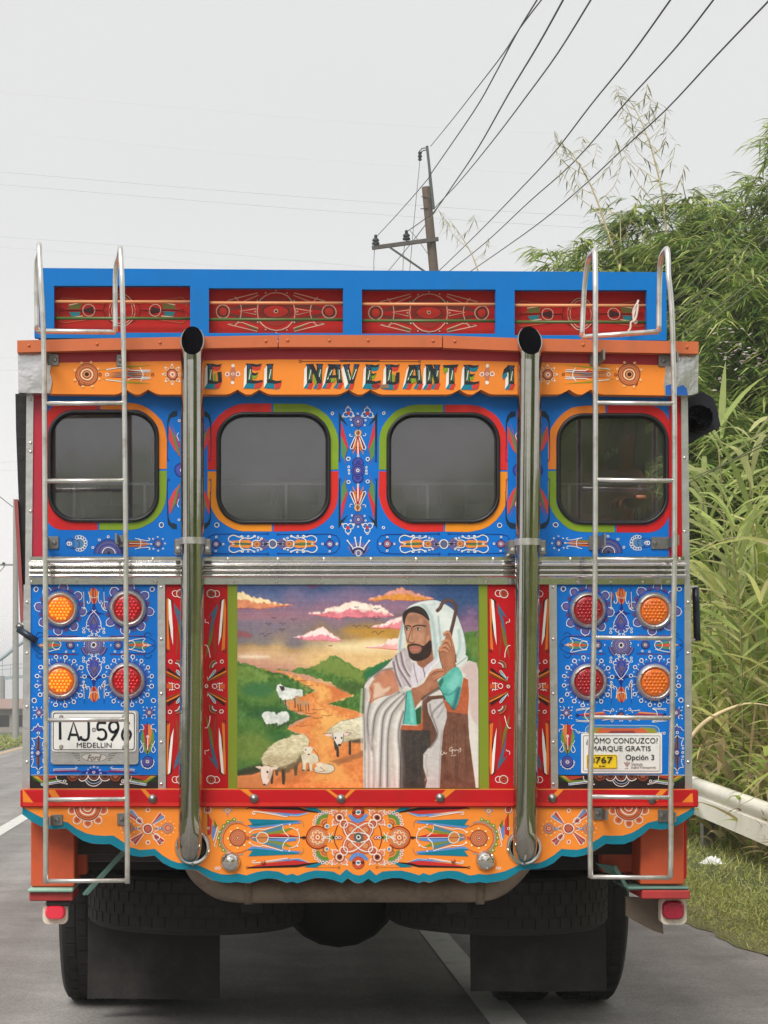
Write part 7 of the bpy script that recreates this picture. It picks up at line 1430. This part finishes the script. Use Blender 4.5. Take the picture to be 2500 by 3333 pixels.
tag(fast_mesh('short_grass', V, Fq, np.repeat(pick(n, GRS, .25), pv, 0), M_grass), kind='stuff')
n = 9000; gx = -5.5 - RNG.random(n) ** 1.5 * 12; gy = 36 + RNG.random(n) ** 1.4 * 70; zz = np.array([terrain_z(b) - .03 for b in gy])
V, Fq, pv = blades(np.stack([gx, gy, zz], 1), RNG.uniform(0, 6.28, n), RNG.uniform(.1, .25, n), RNG.uniform(.02, .05, n), RNG.uniform(.5, .98, n), RNG.uniform(.1, .8, n), 2)
tag(fast_mesh('verge_grass', V, Fq, np.repeat(pick(n, GRS, .2), pv, 0), M_grass), kind='stuff')
Bp = []
for (x, y, r, h) in [(9.5 + RNG.uniform(-1, 2), y, 2.4, RNG.uniform(6, 8)) for y in range(-64, -2, 5)] + [(-13 + RNG.uniform(-2, 1), y, 2.8, RNG.uniform(5, 7)) for y in range(-64, -2, 6)] + [(RNG.uniform(9, 10.5), y, 2.2, RNG.uniform(9, 11)) for y in range(-50, -12, 5)] + [(x, -74 + RNG.uniform(-3, 3), 3.2, RNG.uniform(9.5, 12)) for x in range(-16, 18, 3)]:
    q = RNG.normal(0, 1, (900, 3)); q /= np.linalg.norm(q, axis=1)[:, None]; q *= RNG.random((900, 1)) ** .4; Bp.append(np.array([x, y, h * .55]) + q * np.array([r, r, h * .5]))
Bp = np.concatenate(Bp); n = len(Bp)
V, Fq, pv = blades(Bp, RNG.uniform(0, 6.28, n), RNG.uniform(.5, 1.0, n), RNG.uniform(.3, .6, n), RNG.uniform(-.5, .6, n), RNG.uniform(.1, .6, n), 2)
tag(fast_mesh('treeline', V, Fq, np.repeat(pick(n, BAM, .25), pv, 0), M_leaf), kind='stuff')
n = 60; B_ = np.array([W(RNG.normal(2400, 50), RNG.normal(1150, 60), 21.5) for _ in range(n)]); V, Fq, pv = blades(B_, RNG.uniform(0, 6.28, n), np.full(n, .05), np.full(n, .05), RNG.uniform(-.3, .8, n), np.full(n, .2), 2)
tag(fast_mesh('wild_flowers', V, Fq, np.repeat(pick(n, [(.7, .55, .62), (.75, .72, .72)], .1), pv, 0), M_grass), kind='stuff')

# ---- guard rail
def gz(y): return max(.44, .503 + (y - 16.45) * .034) if y < 30 else .96
GX = 4.03
gr = empty('guard_rail', (GX, 19, 0), 'white painted steel guard rail on the grass verge right of the bus', 'guard rail')
M_rail = mat('white_rail_paint', (240, 235, 222), .5, var=.06, dirt=((190, 176, 150), .25, .8))
PRF = [(.035, -.31), (0, -.307), (0, -.15), (.03, -.136), (.03, -.118), (.002, -.102), (-.010, -.07), (-.010, -.045), (0, -.016), (.02, -.002), (.05, 0)]
for i, y0 in enumerate(range(3, 47, 4)):
    ys = np.linspace(y0, y0 + 4.06, 7); v = []; off = -.004 * (i % 2)
    for y in ys: v += [(GX + a + off, y, gz(y) + b) for a, b in PRF]
    m = len(PRF); f = [(j * m + k, (j + 1) * m + k, (j + 1) * m + k + 1, j * m + k + 1) for j in range(6) for k in range(m - 1)]
    bm2 = mesh_obj('rail_beam', v, f, M_rail, gr, 38); md = bm2.modifiers.new('s', 'SOLIDIFY'); md.thickness = .006
    MB().bbox(GX + .10, GX + .21, y0 + .1, y0 + .22, -.6, gz(y0) - .02).build('post', M_plate_steel, gr)
    for yy in (y0 - .06, y0 + .1):
        for dz in (-.05, -.26): MB().lathe([(.014, 0), (.014, .008), (.008, .014), (0, .015)], 8, Matrix.Translation((GX - .004, yy, gz(yy) + dz)) @ Matrix.Rotation(math.radians(-90), 4, 'Y')).build('bolt', M_plate_steel, gr)
    MB().lathe([(.045, 0), (.045, .02), (0, .022)], 14, Matrix.Translation((GX + .066, y0 + 2.3, gz(y0 + 2.3) - .155)) @ Matrix.Rotation(math.radians(-90), 4, 'Y'), math.radians(-90), math.radians(90)).build('reflector', M_plate_steel, gr)

# ---- litter
q = []; rng2 = np.random.default_rng(3); nx, ny = 14, 8; cx_, cy_, _ = W(2320, 2822, 17.4)
for j in range(ny):
    for i in range(nx): 
        u, v_ = i / (nx - 1), j / (ny - 1); q.append((cx_ + (u - .5) * .24, cy_ + (v_ - .5) * .16, verge_z(cx_, cy_) + .02 + .06 * math.sin(math.pi * u) * math.sin(math.pi * v_) * rng2.uniform(.3, 1.6)))
lt = mesh_obj('plastic_litter', q, [(j * nx + i, j * nx + i + 1, (j + 1) * nx + i + 1, (j + 1) * nx + i) for j in range(ny - 1) for i in range(nx - 1)], mat('white_plastic_film', (225, 228, 228), .3), None)
tag(lt, 'crumpled scrap of white plastic lying in the verge grass', 'litter'); lt.modifiers.new('s', 'SOLIDIFY').thickness = .004

# ---- utility pole
PYD = 50.0
gxp, _, _ = W(1560, 2441, PYD)
up_ = empty('utility_pole', (gxp, PYD, 0), 'leaning wooden utility pole with crossarm and metal extension behind the bus', 'utility pole')
M_wood = mat('weathered_pole_wood', (104, 88, 76), .85, var=.3, scale=9, bump=.4, bscale=40, dirt=((64, 52, 46), .6, 3))
M_iron = mat('galvanised_iron', (84, 90, 88), .6, .3, var=.2); M_dkiron = mat('dark_iron', (40, 42, 46), .7)
tp = Vector(W(1387, 609, PYD)); bt = Vector((gxp, PYD, -.2))
MB().tube([bt + (tp - bt) * t for t in np.linspace(0, 1, 8)], [.16 - .06 * t for t in np.linspace(0, 1, 8)], 14).build('post', M_wood, up_, 50)
MB().tube([W(1390, 475, PYD - .13), W(1412, 681, PYD - .13)], .04, 4).build('extension_bar', M_iron, up_)
MB().tube([W(1211, 807, PYD - .16), W(1427, 778, PYD - .16)], .062, 4).build('crossarm', mat('crossarm_wood', (84, 78, 76), .8, var=.2), up_)
MB().tube([W(1263, 801, PYD - .2), W(1386, 886, PYD - .1), W(1430, 917, PYD - .1)], .03, 4).build('brace', M_iron, up_)
for x, y in ((1223, 796), (1323, 781)):
    MB().lathe([(.012, -.06), (.012, 0), (.085, .0), (.09, .04), (.05, .07), (.085, .085), (.07, .13), (.035, .15), (.04, .2), (.02, .23), (0, .235)], 14, Matrix.Translation(W(x, y, PYD - .16))).build('insulator', M_dkiron, up_, 30)
MB().tube([W(1388, 481, PYD - .13), W(1374, 483, PYD - .15), W(1364, 494, PYD - .15)], .012, 6).tube([W(1389, 488, PYD - .13), W(1378, 490, PYD - .15), W(1366, 498, PYD - .15)], .012, 6).build('hook_arm', M_dkiron, up_)
MB().lathe([(.015, .1), (.05, .08), (.03, .03), (.055, 0), (.03, -.05), (.05, -.09), (0, -.12)], 10, Matrix.Translation(W(1367, 508, PYD - .15))).build('insulator', M_dkiron, up_, 30)
MB().tube([W(1392, 495, PYD - .13), W(1400, 650, PYD - .15), W(1389, 640, PYD - .15), W(1407, 780, PYD - .15), W(1418, 883, PYD - .15)], .008, 5).build('conduit', M_iron, up_)
for i, (y0, y1, x0, x1) in enumerate(((640, 652, 1372, 1392), (680, 686, 1369, 1395))): MB().tube([W(x0, y0, PYD - .05), W(x1, y1 - 8, PYD - .12)], .012, 5).build('step_bolt', M_dkiron, up_)
# ---- wires
M_wire = mat('power_wire', (58, 60, 62), .6, var=.1); M_thin = mat('thin_wire', (92, 94, 98), .6); M_far = mat('hazed_far_wire', (200, 208, 220), .8, var=.05); M_vfar = mat('hazed_distant_wire', (214, 217, 220), .8, var=.03)  # the pale tones of both far wires imitate distance haze in the colour
def wire(pts, Y0, Y1, r, label, group, m=M_wire, name='power_line'):
    n = len(pts); a = np.array(pts, float); d = np.r_[0, np.cumsum(np.hypot(*np.diff(a, axis=0).T))]; d /= d[-1]
    P = [W(x, y, 1 / (1 / Y0 + (1 / Y1 - 1 / Y0) * t)) for (x, y), t in zip(pts, d)]
    e = Vector(P[-1]) + (Vector(P[-1]) - Vector(P[-2])).normalized() * (14 if Y1 < 30 else 0)
    c = catmull(P, 4); 
    if Y1 < 30: c.append(tuple(e))
    o = MB().tube(c, r, 6).build(name, m, None, True); return tag(o, label, 'wire', group)
G1 = 'power lines running from the pole towards the viewer'
wire([(1227, 769), (1300, 690), (1390, 586), (1406, 561), (1540, 366), (1606, 252), (1679, 114), (1748, 0)], 49.84, 22, 0.00861, 'power line from the outer insulator of the crossarm', G1)
wire([(1402, 476), (1480, 380), (1557, 281), (1638, 175), (1690, 95), (1762, 0)], 49.84, 24, .009, 'thin power line from the top of the metal extension bar', G1)
wire([(1323, 755), (1380, 715), (1418, 683), (1475, 602), (1557, 480), (1654, 309), (1752, 146), (1833, 0)], 49.8, 21, 0.01025, 'thick power line from the inner insulator of the crossarm', G1)
wire([(1415, 677), (1450, 640), (1500, 586), (1606, 456), (1720, 305), (1817, 171), (1923, 0)], 49.84, 22, .010, 'power line from the foot of the metal extension bar', G1)
wire([(1264, 882), (1340, 790), (1408, 700), (1440, 650)], 70, 49.5, .012, 'slanting cable crossing behind the crossarm down to the rack', 'cables near the pole')
wire([(1380, 922), (1427, 883), (1557, 757), (1679, 631), (1801, 500), (1923, 342), (2045, 191), (2182, 0)], 52, 20, 0.00943, 'leftmost of the three long wires sweeping to the upper right corner', G1)
wire([(1415, 922), (1463, 883), (1581, 789), (1720, 659), (1866, 529), (2037, 334), (2200, 155), (2322, 0)], 52, 20, 0.00943, 'middle of the three long wires sweeping to the upper right corner', G1)
wire([(1475, 922), (1532, 883), (1638, 810), (1768, 716), (1907, 598), (2029, 484), (2167, 358), (2330, 183), (2500, 5)], 52, 19, 0.00943, 'rightmost of the three long wires sweeping to the upper right corner', G1)
for i, (a, b, lb) in enumerate((((1367, 522), (1333, 890), 'thin drop wire hanging from the hook at the pole top'), ((1219, 812), (1217, 890), 'drop wire below the outer insulator'), ((1317, 795), (1311, 890), 'drop wire below the inner insulator'))):
    wire([a, ((a[0] + b[0]) / 2 - 1, (a[1] + b[1]) / 2), b], 49.9, 49.9, .007, lb, 'drop wires at the pole', M_thin)
wire([(1333, 749), (1360, 780), (1392, 826)], 49.8, 49.8, .007, 'short jumper wire from the inner insulator to the pole', 'drop wires at the pole', M_thin)
G2 = 'far wires crossing the sky'
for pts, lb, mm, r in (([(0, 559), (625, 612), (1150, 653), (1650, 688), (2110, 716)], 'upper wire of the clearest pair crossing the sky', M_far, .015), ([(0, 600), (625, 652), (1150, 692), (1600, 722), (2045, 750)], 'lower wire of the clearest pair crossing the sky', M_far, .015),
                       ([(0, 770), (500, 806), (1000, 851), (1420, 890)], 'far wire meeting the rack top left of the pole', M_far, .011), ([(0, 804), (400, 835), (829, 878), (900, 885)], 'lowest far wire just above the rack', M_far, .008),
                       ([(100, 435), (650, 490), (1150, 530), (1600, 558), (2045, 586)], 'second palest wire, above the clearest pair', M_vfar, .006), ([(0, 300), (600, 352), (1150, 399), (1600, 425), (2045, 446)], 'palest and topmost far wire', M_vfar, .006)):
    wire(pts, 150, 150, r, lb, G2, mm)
G3 = 'wires passing in front of the bamboo'
M_gw = mat('green_grey_wire', (140, 146, 110), .5)
for i, (a, b) in enumerate((((2185, 930), (2510, 575)), ((2190, 985), (2510, 640)), ((2192, 1030), (2510, 722)), ((2195, 1062), (2510, 760)), ((2200, 1100), (2510, 862)), ((2212, 1110), (2510, 895)))):
    wire([a, ((a[0] + b[0]) / 2, (a[1] + b[1]) / 2 + 6), b], 21, 17, .005, ['uppermost', 'second', 'third', 'fourth', 'fifth', 'lowest'][i] + ' of the six thin wires slanting across the dark bamboo', G3, M_gw)
for i, (a, b) in enumerate((((2238, 1574), (2510, 1424)), ((2238, 1560), (2510, 1440)))):
    wire([a, ((a[0] + b[0]) / 2, (a[1] + b[1]) / 2 + 5), b], 19, 16, .005, ['upper', 'lower'][1 - i] + ' of two thin wires across the cane beside the right windows', 'wires in front of the cane', mat('olive_wire', (104, 110, 70), .6))

# ---- far left: pole, footbridge, low building
xp, _, zp = W(51, 1625, 80)
lp = empty('far_pole', (xp, 80, terrain_z(80)), 'distant grey pole with a side arm at the left edge behind the bus corner', 'utility pole')
M_cgrey = mat('pale_concrete', (150, 148, 146), .8, var=.1); M_bridge = mat('hazed_blue_grey_steel', (150, 166, 172), .6, var=.1)  # bridge steel is paled: its fading with distance is put into the colour
MB().tube([(xp, 80, terrain_z(80) - .2), (xp, 80, zp)], [.13, .09], 10).build('post', M_cgrey, lp, 50)
MB().tube([W(-30, 1838, 80), W(56, 1838, 80)], .035, 6).tube([W(-5, 1866, 80), W(16, 1842, 80)], .02, 5).build('side_arm', M_cgrey, lp)
for x in (12, 52): MB().lathe([(0, -.07), (.07, -.03), (.05, 0), (.07, .04), (0, .08)], 10, Matrix.Translation(W(x, 1836, 80))).build('insulator', M_iron, lp, 30)
wire([(-60, 1570), (0, 1617), (42, 1650)], 80, 80, .016, 'guy wire slanting up to the distant pole at the left edge', 'wires at the far left', M_thin)
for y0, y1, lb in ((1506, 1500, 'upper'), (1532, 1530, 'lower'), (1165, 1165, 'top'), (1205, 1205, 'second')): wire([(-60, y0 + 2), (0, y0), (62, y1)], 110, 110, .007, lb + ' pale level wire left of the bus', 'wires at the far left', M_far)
br = empty('footbridge', (-22, 170, terrain_z(170)), 'pale blue grey arched footbridge far off at the left edge', 'footbridge')
bp = lambda x, y: W(x, y, 170)
MB().tube(catmull([bp(-420, 2120), bp(-220, 2090), bp(-120, 2096)] , 5), .12, 6).build('far_arch', M_bridge, br, True)
MB().tube(catmull([bp(-230, 2240), bp(-60, 2172), bp(0, 2146), bp(67, 2094), bp(140, 2060), bp(300, 2040), bp(460, 2080)], 5), .16, 8).build('arch', M_bridge, br, True)
a0, a1 = bp(-300, 2215), bp(460, 2180)
MB().tube([bp(-300, 2228), bp(0, 2209), bp(75, 2202), bp(460, 2176)], .18, 4).build('deck', M_bridge, br)
MB().tube([bp(-300, 2186), bp(0, 2166), bp(75, 2160), bp(460, 2140)], .035, 5).tube([bp(-300, 2200), bp(0, 2180), bp(75, 2174), bp(460, 2154)], .025, 5).build('railing', M_bridge, br)
for i, x in enumerate(range(-200, 440, 26)): MB().tube([bp(x, 2205 - x * .07), bp(x, 2166 - x * .06 if i % 2 else np.interp(x, [-230, -60, 0, 67, 140, 300, 460], [2240, 2172, 2146, 2094, 2060, 2040, 2080]))], .03, 4).build('hanger', M_bridge, br)
MB().tube([bp(4, 2200), bp(4, 2420)], .3, 8).build('pier', M_cgrey, br)
hb_ = empty('low_building', W(30, 2385, 150), 'low grey brown building beyond the road at the left edge', 'building')
bz = terrain_z(150) - .1
for (x0, x1, y, top, m_) in ((-19, -14.6, 150, .2, mat('grey_plaster', (150, 142, 136), .9, var=.1, dirt=((110, 100, 92), .6, 1))),): MB().bbox(x0, x1, y, y + 6, bz, top).build('wall', m_, hb_)
rf = [(-19.5, 149.5, .12), (-14.2, 149.5, .12), (-14.2, 153, .75), (-19.5, 153, .75), (-19.5, 156.5, .12), (-14.2, 156.5, .12)]
mesh_obj('roof', rf + [(a, b, c + .08) for a, b, c in rf], [(0, 1, 2, 3), (3, 2, 5, 4), (6, 9, 8, 7), (9, 10, 11, 8), (0, 6, 7, 1), (4, 5, 11, 10), (0, 3, 9, 6), (3, 4, 10, 9), (1, 7, 8, 2), (2, 8, 11, 5)], mat('brown_roof', (150, 126, 118), .9, var=.15), hb_)
for x in (-18.2, -16.6, -15.4): MB().bbox(x, x + .8, 149.96, 150.02, -1.1, -.3, .01).build('window', M_under, hb_)
pl_ = empty('light_pole', W(53, 2286, 140), 'slim pale pole in front of the footbridge at the left edge', 'pole')
MB().tube([W(53, 2300, 140), W(53, 2206, 140)], .06, 8).build('post', M_cgrey, pl_, True)

# ---- rope tied on the rack
o = MB().tube(catmull([W(2078, 978, 8.29), W(2070, 1000, 8.275), W(2062, 1030, 8.27), (W(2066, 1052, 8.27)), W(2072, 1046, 8.28), W(2060, 1020, 8.275), W(2072, 990, 8.27), W(2076, 1000, 8.27), W(2068, 1040, 8.265), W(2054, 1050, 8.27), W(2052, 1068, 8.27), W(2040, 1084, 8.27), W(2018, 1096, 8.27)], 5), .0042, 7).build('rope', mat('pale_cord', (206, 196, 186), .8, var=.1), None, True)
tag(o, 'pale cord knotted round the rails at the right end of the roof rack', 'rope')

# ---- standing passenger behind the right rear window
def skin_body(name, J, E, m, parent, sub=2):
    me = bpy.data.meshes.new(name); me.from_pydata([j[:3] for j in J], E, []); o = bpy.data.objects.new(name, me); COL.objects.link(o)
    o.modifiers.new('skin', 'SKIN'); 
    for i, j in enumerate(J): me.skin_vertices[0].data[i].radius = (j[3], j[4] if len(j) > 4 else j[3])
    me.skin_vertices[0].data[0].use_root = True
    s = o.modifiers.new('sub', 'SUBSURF'); s.levels = sub; s.render_levels = sub
    dg = bpy.context.evaluated_depsgraph_get(); dg.update(); m2 = bpy.data.meshes.new_from_object(o.evaluated_get(dg))
    v = [tuple(q.co) for q in m2.vertices]; f = [tuple(p.vertices) for p in m2.polygons]; bpy.data.objects.remove(o); bpy.data.meshes.remove(m2)
    return mesh_obj(name, v, f, m, parent, True)
pxx, pyy, fz = 1.375, 8.36, .72
per = empty('person', (pxx, pyy, fz), 'passenger in a dull pink top standing inside behind the right rear window', 'person')
q = lambda x, y, z, *r: (pxx + x, pyy + y, fz + z * 1.08, *r)
M_skin = mat('skin', (156, 98, 74), .55); M_shirt = mat('pink_cotton', (226, 130, 120), .85); M_hair = mat('dark_hair', (26, 20, 18), .6); M_trs = mat('blue_denim', (40, 50, 80), .9)
J = [q(0, 0, .82, .12, .09), q(0, 0, 1.05, .105, .08), q(0, -.01, 1.28, .125, .09), q(0, 0, 1.40, .05), q(0, -.01, 1.47, .045), q(0, -.02, 1.56, .085, .095), q(0, -.02, 1.64, .075, .085),
     q(-.17, 0, 1.34, .05), q(-.22, -.04, 1.08, .038), q(-.14, -.2, .95, .03), q(-.08, -.26, .94, .028),
     q(.17, 0, 1.34, .05), q(.215, -.06, 1.22, .04), q(.2, -.22, 1.24, .03), q(.17, -.27, 1.26, .03),
     q(-.09, 0, .74, .085), q(-.1, 0, .42, .06), q(-.1, .02, .08, .042), q(-.1, -.1, .035, .035), q(.09, 0, .74, .085), q(.1, 0, .42, .06), q(.1, .02, .08, .042), q(.1, -.1, .035, .035)]
E = [(0, 1), (1, 2), (2, 3), (3, 4), (4, 5), (5, 6), (2, 7), (7, 8), (8, 9), (9, 10), (2, 11), (11, 12), (12, 13), (13, 14), (0, 15), (15, 16), (16, 17), (17, 18), (0, 19), (19, 20), (20, 21), (21, 22)]
body = skin_body('body', J, E, M_skin, per)
g = lambda j, k: (*j[:3], *[r * k for r in j[3:]])
skin_body('shirt', [g(J[0], 1.12), g(J[1], 1.14), g(J[2], 1.12), g(J[7], 1.25), (J[8][0] + .02, J[8][1], J[8][2] + .1, .052), g(J[11], 1.25), (J[12][0] - .04, J[12][1], J[12][2] + .08, .054)], [(0, 1), (1, 2), (2, 3), (3, 4), (2, 5), (5, 6)], M_shirt, per)
skin_body('trousers', [g(J[0], 1.08), g(J[15], 1.14), g(J[16], 1.2), g(J[17], 1.35), g(J[19], 1.14), g(J[20], 1.2), g(J[21], 1.35)], [(0, 1), (1, 2), (2, 3), (0, 4), (4, 5), (5, 6)], M_trs, per)
hd = MB()
hd.lathe([(0, .12), (.05, .112), (.085, .08), (.1, .03), (.102, -.02), (.09, -.06), (.07, -.09)], 18, Matrix.Translation((pxx, pyy + .012, fz + 1.728)) @ Matrix.Scale(.9, 4, Vector((1, 0, 0)))).build('hair', M_hair, per, True)
# hands: palm and five bent fingers each, face with nose, eyes, mouth and ears
def hand(hx, hy, hz, dx, dy):
    mb = MB(); d = Vector((dx, dy, 0)).normalized(); s_ = Vector((-d.y, d.x, 0)); c = Vector((hx, hy, hz))
    mb.tube([c, c + d * .05, c + d * .085], [.024, .036, .034], 8)
    for k, L in enumerate((.062, .075, .08, .07)):
        p = c + d * .085 + s_ * (.027 - .018 * k); mb.tube([p - d * .02, p + d * L * .5, p + d * L * .8 + Vector((0, 0, -.018)), p + d * L * .8 + Vector((0, 0, -.04))], [.0085, .0082, .0078, .006], 6)
    p = c + d * .03 + s_ * .03; mb.tube([p, p + s_ * .03 + d * .025, p + s_ * .032 + d * .055], [.011, .0095, .007], 6); mb.build('hand', M_skin, per, True)
hand(J[14][0], J[14][1], J[14][2], -.9, -.3); hand(J[10][0], J[10][1], J[10][2], .8, -.6)
fc = Vector((pxx, pyy - .115, fz + 1.70)); MB().lathe([(.004, .03), (.010, .0), (.014, -.012), (0, -.02)], 8, Matrix.Translation(fc)).build('nose', M_skin, per, True)
for sx in (-1, 1):
    MB().lathe([(0, .004), (.012, 0), (0, -.004)], 10, facing(fc + Vector((sx * .032, .012, .02)))).build('eye', M_ink, per, True); MB().lathe([(.0, -.03), (.016, -.02), (.02, .01), (0, .03)], 8, Matrix.Translation((pxx + sx * .088, pyy - .01, fz + 1.706))).build('ear', M_skin, per, True)
MB().tube([fc + Vector((-.022, .008, -.045)), fc + Vector((0, .002, -.047)), fc + Vector((.022, .008, -.045))], .006, 6).build('mouth', mat('lips', (130, 66, 60), .5), per, True)

# ---- the misty air
hz = MB().box(-620, 620, -310, 1210, -22, 16).build('haze', None)
hm_ = bpy.data.materials.new('misty_air'); hm_.use_nodes = True; t = hm_.node_tree; t.nodes.remove(t.nodes['Principled BSDF']); pv_ = t.nodes.new('ShaderNodeVolumePrincipled')
pv_.inputs['Color'].default_value = (.93, .95, .97, 1); pv_.inputs['Density'].default_value = .0013; pv_.inputs['Anisotropy'].default_value = .2
t.links.new(pv_.outputs[0], t.nodes['Material Output'].inputs['Volume']); hz.data.materials.clear(); hz.data.materials.append(hm_); tag(hz, kind='stuff')
